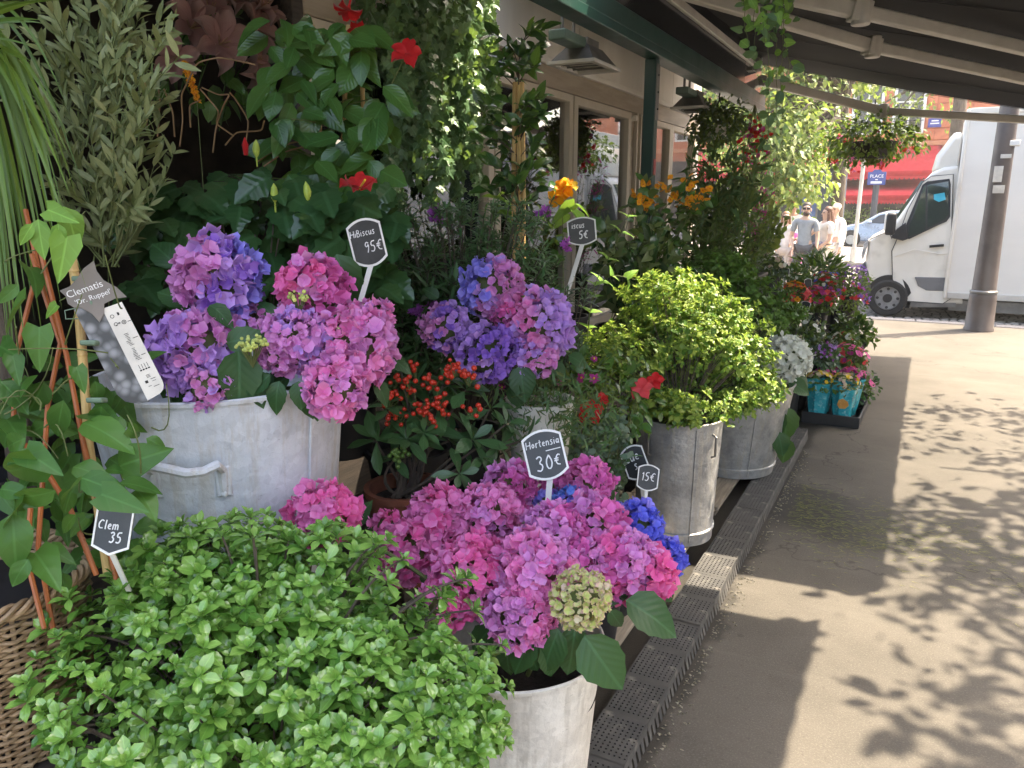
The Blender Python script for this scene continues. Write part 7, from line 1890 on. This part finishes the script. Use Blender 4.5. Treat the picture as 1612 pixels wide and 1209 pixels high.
def mixed_bank():
    # feathery and round-leaved fillers beside the zinc tub
    c = at(930, 720, d=2.75); t = thing("eucalyptus", "blue green eucalyptus sprigs beside the Hortensia sign", "shrub", (c[0], c[1], .108)); pot(t, (c[0], c[1], .108), .3, .11, .14, K['nursery'])
    M, sp = [], []
    for k in range(90):
        p = at(rng.uniform(860, 1000), rng.uniform(640, 800), d=rng.uniform(2.5, 2.85)); b = np.array([c[0], c[1], .4]); P = curve_pts(b, p, .08, 14); sp.append(P[5:])
        for q in P[7:]:
            for s in (-1, 1): M.append(frames(q, rng.normal(size=3), toward(q, .7, .5) + rng.normal(0, .4, 3), rng.uniform(.018, .034))[0])
    place(t, "leaf", LF['euc'], [K['l_euc'], K['l_skim'], K['l_euc']], np.array(M), limit=300, cell=11); stems(t, sp, K['stem'], .0016, .6)
    c = at(960, 680, d=2.95); t = thing("dipladenia", "leafy dipladenia with open red flowers left of the zinc tub", "climber", (c[0], c[1], .108)); pot(t, (c[0], c[1], .108), .34, .11, .14, K['nursery'])
    leafy(t, 190, at(960, 620, d=2.95), (.19, .16, .17), .055, LF['mand'], [K['l_mand']], 31, limit=190)
    stems(t, [curve_pts((c[0], c[1], .42), at(rng.uniform(890, 1030), rng.uniform(560, 680), d=2.95), .06, 6) for _ in range(24)], K['stem'], .0025)
    for px, py, d, s, m in ((1010, 612, 2.78, .046, 'p_coral'), (1030, 600, 2.84, .036, 'p_red'), (930, 648, 2.72, .050, 'p_red'), (948, 628, 2.8, .03, 'p_red')):
        q = at(px, py, d=d); hold = thing_part("flower", t); mm = MB(); mm.tube([q - toward(q) * .04, q], [.003, .007], 7); mm.build("flower_tube", K[m], hold); petals5(hold, q, toward(q, .9, .3) + rng.normal(0, .2, 3), s, PT['trumpet'], [K[m]], 5)
    c = at(880, 640, d=2.75); t = thing("cosmos", "thin stemmed plant with small pink daisies between the white pot and the shrubs", "flowers", (c[0], c[1], .58)); pot(t, (c[0], c[1], .58), .22, .09, .11, K['nursery'])
    S = []; n = 1100; P = at(868, 645, d=2.5) + rng.normal(0, 1, (n, 3)) * [.11, .07, .075]; D = nrm(rng.normal(size=(n, 3)) + [0, 0, .8]); place(t, "leaf", LF['needle'], [K['l_needle'], K['l_tall']], frames(P, D, rdir(n), rng.uniform(.02, .05, n)), limit=200)
    for px, py, r in ((915, 595, .026), (935, 596, .024), (880, 600, .018), (820, 600, .02), (845, 622, .016), (800, 628, .02), (935, 565, .016), (865, 578, .018), (790, 610, .018), (835, 640, .016)):
        q = at(px, py, d=2.66 + rng.uniform(-.05, .05)); hold = thing_part("flower", t); place(hold, "petals", FL['daisy'], [K['p_magenta']], frames(q, rdir(1)[0], toward(q, .8, .6), r * 1.7), limit=1); mm = MB(); mm.ball(q + toward(q, .8, .6) * .003, .004, 8, 5); mm.build("disc", K['p_yellow'], hold); S.append(curve_pts((c[0], c[1], .78), q, .03, 6))
    stems(t, S, K['stem'], .0012)
mixed_bank()

def cane_tree():
    b = at(818, 330, d=3.9); b[2] = .80; t = thing("cane_trained_shrub", "slender broad leaved shrub tied to bamboo canes before the shop window", "shrub", b); pot(t, b, .30, .13, .16, K['nursery'])
    m = MB()
    for x in (808, 817, 824): m.tube([np.array(b) + [.02 * (x - 816) / 8, 0, .25], at(x, 300, d=3.9), at(x + (816 - x) * .3, 130, d=3.88)], .012, 7)
    m.build("bamboo_cane", K['bamboo'], t)
    M, S = [], []
    for k in range(54):
        px = 818 + rng.normal(0, 30); py = rng.uniform(45, 320); q = at(px, py, d=rng.uniform(3.7, 4.0)); o = at(816, min(330, py + 30), d=3.9); P = curve_pts(o, q, .02, 6); S.append(P)
        for j in range(3, 6):
            for s in range(2): M.append(frames(P[j], (P[5] - P[0]) + rng.normal(0, .1, 3), toward(P[j], .6, .6) + rng.normal(0, .3, 3), rng.uniform(.06, .10))[0])
    place(t, "leaf", LF['mand'], [K['l_mand'], K['l_hib']], np.array(M), limit=300); stems(t, S, K['bark'], .003, .6)
cane_tree()

def orange_hib():
    c0 = at(885, 300, y=4.02); b = np.array([c0[0], c0[1] + .05, .80]); t = thing("orange_hibiscus", "orange hibiscus flower with pale leaves standing in the strip of sun", "hibiscus", b); pot(t, b, .26, .11, .14, K['nursery'])
    hold = thing_part("flower", t); petals5(hold, c0, (.55, -.55, .35), .062, PT['mallow'], [K['p_orange']], 6); petals5(hold, c0 + [.035, .02, .025], (.6, -.1, .7), .055, PT['mallow'], [K['p_yellow'], K['p_orange']], 5); petals5(hold, c0 + [-.03, -.02, -.035], (.5, -.7, -.2), .055, PT['mallow'], [K['p_orange']], 4)
    m = MB(); m.tube([c0, c0 + [.05, -.05, .03]], .004, 6); m.build("stamen", K['p_yellow'], hold)
    M = []
    for bx, by, tx, ty, s in ((795, 318, 768, 306, 1), (795, 318, 812, 330, 1), (800, 315, 835, 322, 1), (790, 330, 775, 345, 1), (812, 312, 838, 308, 1), (905, 322, 872, 338, 1), (900, 330, 925, 352, 1), (905, 320, 932, 338, 1), (780, 310, 800, 298, 1), (890, 335, 880, 352, 1), (792, 325, 805, 345, 1), (770, 320, 760, 335, 1), (845, 340, 870, 348, 1)):
        p = at(bx, by, y=4.02 + rng.uniform(-.06, .10)); e = at(tx, ty, y=4.02 + rng.uniform(-.05, .1)); M.append(frames(p, e - p, (.5, .1, .8) + rng.normal(0, .2, 3), np.linalg.norm(e - p) * 1.3)[0])
    place(t, "leaf", LF['clem'], [K['l_clemy']], np.array(M), limit=60)
    leafy(t, 70, at(850, 370, y=4.1), (.2, .12, .14), .07, LF['hib'], [K['l_hib'], K['l_clem']], 4, limit=70)
    stems(t, [curve_pts(b + [0, 0, .2], c0, .0, 6), curve_pts(b + [0, 0, .2], at(800, 320, y=4.02), .0, 6)], K['stem'], .004)
    sign("half hidden slate price sign behind the orange hibiscus leaves", 916, 364, 3.72, 46, 44, R(6), R(-10), [("iscus", -.34, .12, .20, .016), ("5€", -.12, -.26, .28, .02)], (858, 575, 3.72))
orange_hib()

# boxwood in the galvanised tub, in the strip of sun
TZ = (-.955, 3.52, .108); hz = .60
tz = tub("zinc_tub", "tall galvanised zinc tub with streaked side under the sunlit boxwood", TZ, hz, .185, .205, K['zinc'], bands=(.06,), seam=(-.9,))
for a in (-1.95, -.45):
    q = np.array([math.cos(a), math.sin(a), 0]); m = MB(); r = .205; m.tube([np.array(TZ) + q * r + [0, 0, hz - .16], np.array(TZ) + q * (r + .02) + [0, 0, hz - .15], np.array(TZ) + q * (r + .02) + [0, 0, hz - .06], np.array(TZ) + q * r + [0, 0, hz - .05]], .006, 6); m.build("ear", K['grey'], tz)
def boxwood(name, label, root, cs, n, mats, limit, size, seed):
    t = thing(name, label, "shrub", root); root = np.array(root); C, D = [], []
    for (c, r, w) in cs:
        k = int(n * w); d = rdir(k); s = soft(d, seed, .15) * rng.uniform(.62, 1.03, k); p = np.array(c) + d * np.array(r) * s[:, None]; C.append(p); D.append(nrm(d * .7 + [0, 0, .55] + rng.normal(0, .25, d.shape)))
    for (c, r, w) in cs:
        k = int(n * w * .22); d = rdir(k); d[:, 2] = np.abs(d[:, 2]) * .9; p = np.array(c) + d * np.array(r) * rng.uniform(1.02, 1.22, (k, 1)); C += [p, p - d * .022]; D += [nrm(d + [0, 0, .5])] * 2
    C = np.concatenate(C); D = np.concatenate(D)
    M = rosettes(C, D, 7, size, (15, 85)); k = len(C) * 4; i = rng.integers(0, len(C), k)
    M2 = frames(C[i] - D[i] * rng.uniform(.02, .09, (k, 1)) + rng.normal(0, .01, (k, 3)), nrm(rdir(k) + D[i] * .4), D[i], size * rng.uniform(.6, 1.1, k))
    place(t, "leaf", LF['box'], mats, np.concatenate([M, M2]), limit=limit, cell=10)
    stems(t, [curve_pts(root, C[j], .05, 6) for j in range(0, len(C), 6)], K['bark'], .0035, .4)
bx = lambda px, py, d: at(px, py, d=d)
boxwood("boxwood", "sunlit yellow green boxwood bush overflowing the tall zinc tub", (TZ[0], TZ[1], TZ[2] + hz * .8), [(bx(1065, 545, 3.83), (.33, .25, .22), .60), (bx(968, 568, 3.72), (.24, .18, .17), .24), (bx(1150, 575, 3.82), (.22, .18, .19), .24), (bx(1185, 610, 3.80), (.14, .13, .12), .1), (bx(1062, 475, 3.86), (.26, .20, .16), .26), (bx(1140, 510, 3.88), (.19, .17, .16), .15), (bx(1055, 640, 3.52), (.20, .10, .07), .12), (bx(1070, 625, 3.72), (.24, .20, .09), .16), (bx(1150, 630, 3.74), (.14, .14, .07), .07)], 760, [K['l_box'], K['l_box'], K['l_boxd']], 300, .033, 21)
# oval bath behind it
T2 = (-.93, 4.72, .08)
t2 = tub("zinc_bath", "wide flared zinc bath with a rolled rim behind the tall zinc tub", T2, .56, .245, .335, K['zinc'], bands=(.12,), seam=(-1.0,))
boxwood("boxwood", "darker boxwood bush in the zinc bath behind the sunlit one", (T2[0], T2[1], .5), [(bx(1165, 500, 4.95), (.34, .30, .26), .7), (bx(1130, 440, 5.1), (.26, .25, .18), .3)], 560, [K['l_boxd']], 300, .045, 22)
hydrangea("hydrangea", "white hydrangea head leaning over the rim of the zinc bath", (T2[0] + .1, T2[1] - .05, .5), [(1240, 564, 4.62, 40, ['p_white'], 170, .72, .34), (1216, 560, 4.66, 26, ['p_white'], 70, .8, .42)],
  [(1215, 600, 4.6, 45, .3, .5, .1), (1240, 600, 4.6, 60, .7, .3, .1), (1250, 590, 4.62, 45, .8, .4, 0), (1200, 610, 4.6, 40, -.5, .3, .1), (1215, 640, 4.6, 60, .2, .9, 0), (1235, 640, 4.6, 60, .1, 1, 0), (1225, 680, 4.6, 50, .2, .8, 0), (1240, 690, 4.62, 45, -.2, .9, 0)])
# ------------------------------------------------------------------ the far end of the display, hanging things
def tallplant(name, label, spots, base, h, leaf, temps, mats, nleaf, sr=.004, flowers=None, limit=150, cat="plant"):
    b = np.array(base, float); t = thing(name, label, cat, b); pot(t, b, .28, .14, .17, K['nursery']); M, S = [], []
    for px, py, d in spots:
        e = at(px, py, d=d); P = curve_pts(b + [rng.normal(0, .05), rng.normal(0, .05), .25], e, 0, 12, rng.normal(0, .04, 3)); S.append(P); T_ = nrm(np.gradient(P, axis=0))
        for k in range(nleaf):
            i = rng.integers(2, 12); q = P[i] + rng.normal(0, .012, 3); M.append(frames(q, T_[i] * .5 + rng.normal(0, .6, 3), toward(q, .5, .5) + rng.normal(0, .4, 3), leaf * rng.uniform(.6, 1.2))[0])
        if flowers:
            n, fs, fm, ft = flowers; hold = thing_part("flower", t); place(hold, "floret", FL[ft], [K[f] for f in fm], frames(e + rng.normal(0, fs * .6, (n, 3)), rdir(n), toward(e, .8, .4) + rng.normal(0, .4, (n, 3)), fs), limit=n)
    place(t, "leaf", temps, mats, np.array(M), limit=limit, cell=11); stems(t, S, K['stem'], sr, .4)
    return t
U = rng.uniform
zb_ = .55
def base(px, d, z=zb_): q = at(px, 400, d=d); return (q[0], q[1], z)
tallplant("tall_perennial", "tall loose plant with orange flowers before the far window", [(U(1000, 1110), U(285, 330), U(4.9, 5.3)) for _ in range(22)], (-1.9, 5.25, .55), 1, .085, LF['mand'], [K['l_tall'], K['l_mand']], 16, flowers=(4, .04, ['p_orange'], 'five'), limit=300)
tallplant("tall_perennial", "dense dark green leafy plant under the orange flowers by the green post", [(U(930, 1120), U(330, 430), U(4.5, 5.2)) for _ in range(40)], (-1.75, 5.1, .55), 1, .10, LF['clem'], [K['l_hib'], K['l_tall']], 14, limit=300)
tallplant("tall_grass", "tall dark grassy plant at the right of the far window", [(U(1080, 1205), U(225, 330), U(6.3, 7.2)) for _ in range(70)], (-1.75, 6.9, .55), 1, .13, LF['needle'], [K['l_tall'], K['l_needle']], 30, limit=300)
tallplant("tall_perennial", "bushy dull green plant below the hanging basket", [(U(1090, 1215), U(330, 440), U(6.0, 7.0)) for _ in range(50)], (-1.62, 6.4, .55), 1, .10, LF['needle'], [K['l_tall'], K['l_treed']], 26, limit=300)
tallplant("tall_perennial", "leafy plant left of the dark cabinet with lime tendrils", [(U(1000, 1100), U(380, 440), U(4.6, 5.2)) for _ in range(20)], (-1.68, 5.35, .55), 1, .07, LF['box'], [K['l_tall'], K['l_boxd']], 22, limit=200)
tallplant("red_shrub", "dark red leaved shrub among the tall plants at the corner", [(U(1165, 1225), U(250, 330), U(8.2, 9.0)) for _ in range(26)], (-1.7, 8.8, .55), 1, .09, LF['needle'], [K['p_magenta'], K['l_tall']], 16, limit=150, cat="shrub")
tallplant("tall_perennial", "pale green leafy plant at the far corner beside the walkers", [(U(1190, 1235), U(300, 400), U(8.0, 9.0)) for _ in range(30)], (-1.62, 8.3, .55), 1, .10, LF['box'], [K['l_tree'], K['l_tall']], 18, limit=200)
c = at(1165, 410, d=6.4); tb = thing("dark_counter", "dark grey counter front behind the boxwood", "counter", (c[0], c[1], 0)); m = MB(); m.box(-1.52, -1.12, 5.65, 6.5, .352, 1.12); m.build("cabinet", surf("dark_slate", (.05, .055, .058), rough=.5, scale=4), tb, bevel=.01); m = MB(); m.box(-1.54, -1.10, 5.63, 6.52, 1.12, 1.15); m.build("top", K['darkwood'], tb, bevel=.006)

def stemspray(label, px, py, d, leaves, name="trailing_sprig"):
    pts = [at(*q, d=d) for q in leaves]; root = np.array(pts[0]); t = thing(name, label, "sprig", root); q = np.linspace(0, len(pts) - 1, 14); P = np.column_stack([np.interp(q, range(len(pts)), np.array(pts)[:, k]) for k in range(3)]); stems(t, [P], K['stem'], .003, .5)
    M = []
    for i in range(2, 14, 2):
        for s in (-1, 1): M.append(frames(P[i], nrm(P[i] - P[i - 1]) * .5 + s * nrm(np.cross(P[i] - P[i - 1], FWD)) * .8, (.4, .0, .8), U(.05, .08))[0])
    place(t, "leaf", LF['clem'], [K['l_clemy']], np.array(M), limit=40)
stemspray("upright sprig with pale leaves catching the sun left of the boxwood", 0, 0, 3.75, [(915, 640), (922, 560), (930, 480), (938, 440), (965, 395), (985, 350), (990, 335)])
stemspray("drooping sprig with two broad pale leaves beside the boxwood top", 0, 0, 3.85, [(912, 640), (920, 560), (930, 478), (945, 445), (965, 432), (1000, 440)])

def hanging(name, label, px, py, d, r, leaf, temps, mats, n, zt, seed, limit=300, basketcol='nursery', trail=.0):
    c = at(px, py, d=d); t = thing(name, label, "hanging basket", c)
    m = MB(); m.lathe([(r[0] * .30, -r[2] * .75), (r[0] * .48, -r[2] * .1), (r[0] * .50, -r[2] * .1), (r[0] * .46, -r[2] * .2), (.01, -r[2] * .3)], c, 24); m.build("pot", K[basketcol], t)
    m = MB(); top = np.array([c[0], c[1], zt])
    for a in (0, 2.1, 4.2): m.tube([c + [r[0] * .48 * math.cos(a), r[0] * .48 * math.sin(a), -r[2] * .1], c + [0, 0, max(.1, (zt - c[2]) * .8)]], .005, 5)
    m.tube([c + [0, 0, max(.1, (zt - c[2]) * .8)], top], .008, 6); m.build("hanger", K['black'], t)
    leafy(t, n, c, r, leaf, temps, mats, seed, droop=.5, limit=limit, lo=.5, cell=10, amp=.25)
    S = [curve_pts(c, c + rdir(1)[0] * np.array(r) * U(.8, 1.15), .05, 6) for _ in range(40)]; stems(t, S, K['stem'], .003)
    return t, c
hanging("hanging_basket", "hanging basket of dull green trailing plants under the end of the green beam", 1130, 195, 7.6, (.26, .26, .20), .05, LF['box'], [K['l_tall'], K['l_treed'], K['l_euc']], 1500, 2.735, 51, 200, 'panelw')
tt, cc = hanging("hanging_basket", "big dark hanging basket of fuchsia leaves hanging from the awning arm", 1372, 220, 9.35, (.62, .55, .30), .065, LF['mand'], [K['l_treed'], K['l_tall']], 1500, 2.90, 52, 300)
for k in range(14):
    q = cc + rdir(1)[0] * [.5, .45, .26] - [0, 0, .12]; hold = thing_part("flower", tt); place(hold, "floret", FL['tuft'], [K['p_coral'], K['p_pink']], frames(q + rng.normal(0, .02, (3, 3)), rdir(3), (0, -.6, -.6), .05), limit=3)
c = at(1185, 215, d=8.2); t = thing("crimson_flower", "drooping crimson flower tassels at the end of the beam", "flowers", c)
P = c + rng.normal(0, 1, (70, 3)) * [.07, .05, .13] - [0, 0, .05]; place(t, "floret", FL['five'], [K['p_magenta'], K['p_red']], frames(P, rdir(70), (.2, -.8, .1) + rng.normal(0, .4, (70, 3)), .05), limit=70); stems(t, [curve_pts(c + [0, 0, .32], p, .02, 4) for p in P[::4]], K['stem'], .003)

def vine():
    a = at(1212, 0, d=4.6); t = thing("hanging_vine", "thin vine hanging down from the awning arm at the top", "vine", at(1212, -90, d=4.6)); M, S = [], []
    for x0, x1, y1, d in ((1205, 1212, 260, 4.5), (1222, 1222, 300, 4.6), (1228, 1226, 200, 4.7), (1190, 1180, 90, 4.5), (1232, 1240, 110, 4.6), (1210, 1200, 70, 4.4), (1216, 1214, 60, 4.6), (1170, 1195, 130, 4.6)):
        p = at(x0, -60, d=d); e = at(x1, y1, d=d); n = 26; P = curve_pts(p, e, 0, n, rng.normal(0, .02, 3)); P[:, :2] += np.cumsum(rng.normal(0, .003, (n, 2)), 0); S.append(P)
        for i in range(3, n):
            if U() < .55: M.append(frames(P[i] + rng.normal(0, .012, 3), np.array([rng.normal(0, .8), rng.normal(0, .5), rng.normal(-.1, .4)]), toward(P[i], .8, .2) + rng.normal(0, .4, 3), U(.045, .085))[0])
        for i in range(0, 9):
            for _ in range(2): M.append(frames(P[i] + rng.normal(0, .035, 3), np.array([rng.normal(0, .8), rng.normal(0, .5), rng.normal(-.1, .4)]), toward(P[i], .8, .2) + rng.normal(0, .4, 3), U(.05, .09))[0])
    place(t, "leaf", LF['euc'] + [LF['clem'][0]], [K['l_ivy'], K['l_clemy']], np.array(M), limit=300); [stems(t, [q], K['stem'], .0025, .6, "tendril") for q in S]
    x = a[0]; m = MB(); zt = 3.41 - .237 * (x + 2.12); m.tube([a + [0, 0, .3], (a[0], a[1], zt - .01)], .004, 6); m.build("hanger", K['black'], t)
vine()

# bedding plants and little bouquets beyond the zinc bath
def bouquet(label, px, py, d, rp, base_z, fmats, nf, fs, ft='five', lmats=('l_treed', 'l_tall'), nl=380, ls=.05, hgt=None, name="bedding_plant", potm='nursery', cat="flowers", temps='box'):
    c = at(px, py, d=d); r = rp * d / FPX; t = thing(name, label, cat, (c[0], c[1], base_z)); h = max(.08, c[2] - r * .5 - base_z); m = MB()
    m.lathe([(r * .42, 0), (r * .62, h), (r * .66, h), (r * .55, h * .9), (.01, h * .85)], (c[0], c[1], base_z), 22); m.build("pot", K[potm], t)
    leafy(t, nl, c - [0, 0, r * .1], (r, r, r * .75), ls, LF[temps], [K[q] for q in lmats], int(px), limit=120, lo=.4, cell=10, amp=.2)
    if nf:
        v = rdir(nf * 3); v = v[v[:, 2] > -.1][:nf]; P = c + v * [r, r, r * .85] * rng.uniform(.85, 1.1, (len(v), 1)); hold = thing_part("flowers", t)
        place(hold, "flower", FL[ft], [K[q] for q in fmats], frames(P, nrm(np.cross(v, rdir(len(v)))), v + [0, 0, .3] + rng.normal(0, .2, v.shape), fs * rng.uniform(.7, 1.2, len(v))), limit=120)
    stems(t, [curve_pts((c[0], c[1], base_z + h * .9), c + q * r * .7, 0, 4) for q in rdir(14)], K['stem'], .003)
    return t
bouquet("orange red bedding flowers at the back left of the bedding plants", 1245, 470, 7.4, 30, .35, ['p_coral', 'p_orange'], 60, .055)
bouquet("scarlet flowers in the middle of the bedding plants", 1285, 475, 7.6, 30, .0, ['p_red', 'p_coral', 'p_magenta'], 60, .055)
bouquet("tall red and violet flower spikes at the right of the bedding plants", 1325, 470, 8.2, 34, .0, ['p_coral', 'p_violet', 'p_purple'], 70, .055, ft='tuft')
bouquet("round spiky dark green plant behind the bedding flowers", 1290, 428, 8.8, 40, .0, [], 0, .05, lmats=('l_needle', 'l_treed'), nl=900, ls=.13, temps='needle', name="spiky_plant", cat="plant")
bouquet("second spiky green plant left of the round one", 1240, 440, 8.4, 32, .35, ['p_white'], 20, .03, lmats=('l_needle', 'l_treed'), nl=700, ls=.10, temps='needle', name="spiky_plant", cat="plant")
bouquet("violet and white lavender like flowers between the red flowers", 1340, 440, 8.8, 26, .0, ['p_violet', 'p_lilac'], 60, .04, ft='tuft')
bouquet("bushy dark green leafy plant without flowers at the right edge of the bedding plants", 1342, 520, 7.3, 34, .0, [], 0, .05, lmats=('l_hib', 'l_treed'), nl=420, ls=.07, temps='mand', name="leafy_plant", cat="plant")
bouquet("mixed green foliage with cream flowers under the red bedding flowers", 1262, 525, 6.4, 36, .0, ['p_cream', 'p_white'], 24, .04, lmats=('l_treed', 'l_euc', 'l_tall'), nl=520)
bouquet("grey violet heather in the middle of the front row", 1292, 560, 6.3, 26, .0, ['p_purple', 'p_lilac'], 50, .03, ft='tuft', lmats=('l_euc', 'l_needle'))
bouquet("deep pink cyclamen with dark leaves at the front right", 1335, 565, 6.5, 28, .0, ['p_hot', 'p_magenta', 'p_coral'], 40, .05)
bouquet("trailing dark red leaved plant at the right end of the crate", 1352, 605, 6.4, 26, .0, ['p_magenta', 'p_hot'], 24, .045, lmats=('l_hib', 'l_treed'), nl=300)
bouquet("coral flowers above the dark leaves at the right", 1330, 540, 6.8, 20, .0, ['p_coral', 'p_white'], 22, .05)
bouquet("pale trumpet flowers and stems against the dark counter", 1215, 420, 7.0, 26, .35, ['p_cream', 'p_white'], 26, .05, lmats=('l_tall', 'l_euc'))
bouquet("small white flowers left of the scarlet bedding flowers", 1225, 500, 6.6, 28, .0, ['p_white', 'p_cream'], 30, .035, lmats=('l_boxd', 'l_tall'))
bouquet("red and blue mixed flowers behind the scarlet ones", 1300, 450, 8.2, 26, .0, ['p_red', 'p_blue', 'p_white'], 40, .05)
bouquet("low plant with pink buds under the heather", 1250, 555, 6.0, 26, .0, ['p_pink', 'p_white'], 20, .03, lmats=('l_hib', 'l_treed'))
sign("small slate sign on a tall white stake above the dark counter plants", 1234, 428, 7.0, 17, 13, 0, R(10), [("~", .3, .2, .2, .03)], (1230, 470, 7.0))
sign("small pale sign on a stake in front of the round spiky plant", 1272, 446, 8.0, 12, 15, R(8), R(-25), [], (1272, 470, 8.0))
sign("small white plant label standing among the scarlet flowers", 1268, 482, 7.0, 14, 16, R(-10), R(15), [], (1266, 512, 7.0))

def flower_tray():
    # bouquets in printed turquoise sleeves standing in a black tray
    y0, y1 = 6.25, 7.0; x0, x1 = -.72, -.30
    t = thing("flower_tray", "black tray on the pavement holding the bouquets in turquoise wrap", "tray", ((x0 + x1) / 2, (y0 + y1) / 2, 0))
    m = MB(); m.ring([(x0, y0), (x1, y0), (x1 + .02, y1), (x0, y1)], [(x0 + .015, y0 + .015), (x1 - .015, y0 + .015), (x1 + .005, y1 - .015), (x0 + .015, y1 - .015)], (0, 0, .012), (1, 0, 0), (0, 1, 0), (0, 0, 1), .08); m.build("side", K['black'], t, bevel=.004)
    m = MB(); m.box(x0 + .002, x1 - .002, y0 + .002, y1 - .002, .004, .02); m.build("bottom", K['black'], t)
    tq = surf("turquoise_wrap", (.015, .30, .36), (.03, .40, .46), rough=.15, scale=14, coat=.6, lo=.45, hi=.6, col3=(.25, .55, .58), scale3=26)
    og = surf("orange_print", (.55, .25, .06), (.65, .36, .10), rough=.3, scale=30)
    spots = [(-.62, 6.37, "bouquet in turquoise wrap at the left of the tray"), (-.44, 6.38, "bouquet in turquoise wrap with an orange print at the front right of the tray"), (-.62, 6.62, "bouquet in turquoise wrap in the second row of the tray, left"), (-.42, 6.62, "bouquet in turquoise wrap in the second row of the tray, right"), (-.5, 6.86, "bouquet in turquoise wrap at the back of the tray")]
    for i, (x, y, lab) in enumerate(spots):
        b = thing("wrapped_bouquet", lab, "bouquet", (x, y, .02)); rs = np.random.default_rng(i)
        m = MB(); m.lathe([(.062, .0), (.078, .10), (.092, .22), (.108, .30), (.100, .29), (.08, .18), (.06, .02)], (x, y, .021), 18, 1, 1, .3, lambda a, z: 1 + .09 * math.sin(6 * a + i) * z / .3 + .05 * math.sin(11 * a)); m.build("wrap", tq, b)
        if i == 1:
            m = MB(); v = nrm(np.array([EYEP[0] - x, EYEP[1] - y, 0])); s = np.cross([0, 0, 1.0], v); m.prism([(-.04, 0), (-.03, .04), (0, .052), (.035, .03), (.045, 0), (.02, -.03), (-.02, -.03)], np.array([x, y, .17]) + v * .092, s, nrm(np.array([0, 0, 1.0]) + v * .12), v, .003); m.build("print", og, b, bevel=.001)
        pal = [('p_cream', 'p_yellow', 'l_boxd'), ('p_yellow', 'p_cream', 'l_tall'), ('p_magenta', 'p_hot', 'l_hib'), ('p_hot', 'p_magenta', 'l_tall'), ('p_hot', 'p_coral', 'l_treed')][i]
        n = 46; v = nrm(rs.normal(size=(n, 3)) + [0, 0, .9]); P = np.array([x, y, .33]) + v * [.11, .11, .07]
        hold = thing_part("flowers", b); place(hold, "flower", FL['five'], [K[pal[0]], K[pal[1]]], frames(P, nrm(np.cross(v, rdir(n))), v, .034 * rs.uniform(.7, 1.2, n)), limit=46)
        leafy(b, 90, (x, y, .31), (.11, .11, .06), .05, LF['box'], [K[pal[2]]], 3 + i, limit=40)
flower_tray()
# ------------------------------------------------------------------ thin warm air volume, added to stand in for lens glare
def glare_haze():
    m, t, out = new_mat("glare_haze")
    v = nd(t, "ShaderNodeVolumePrincipled", {"Color": (1.0, 0.97, 0.92, 1), "Density": 0.0017, "Anisotropy": 0.5})
    t.links.new(v.outputs[0], out.inputs["Volume"])
    b = MB(); b.box(-202, 202, -42, 302, -1.2, 16.0)
    tag(b.build("glare_haze", m, smooth=0), kind='stuff')
glare_haze()
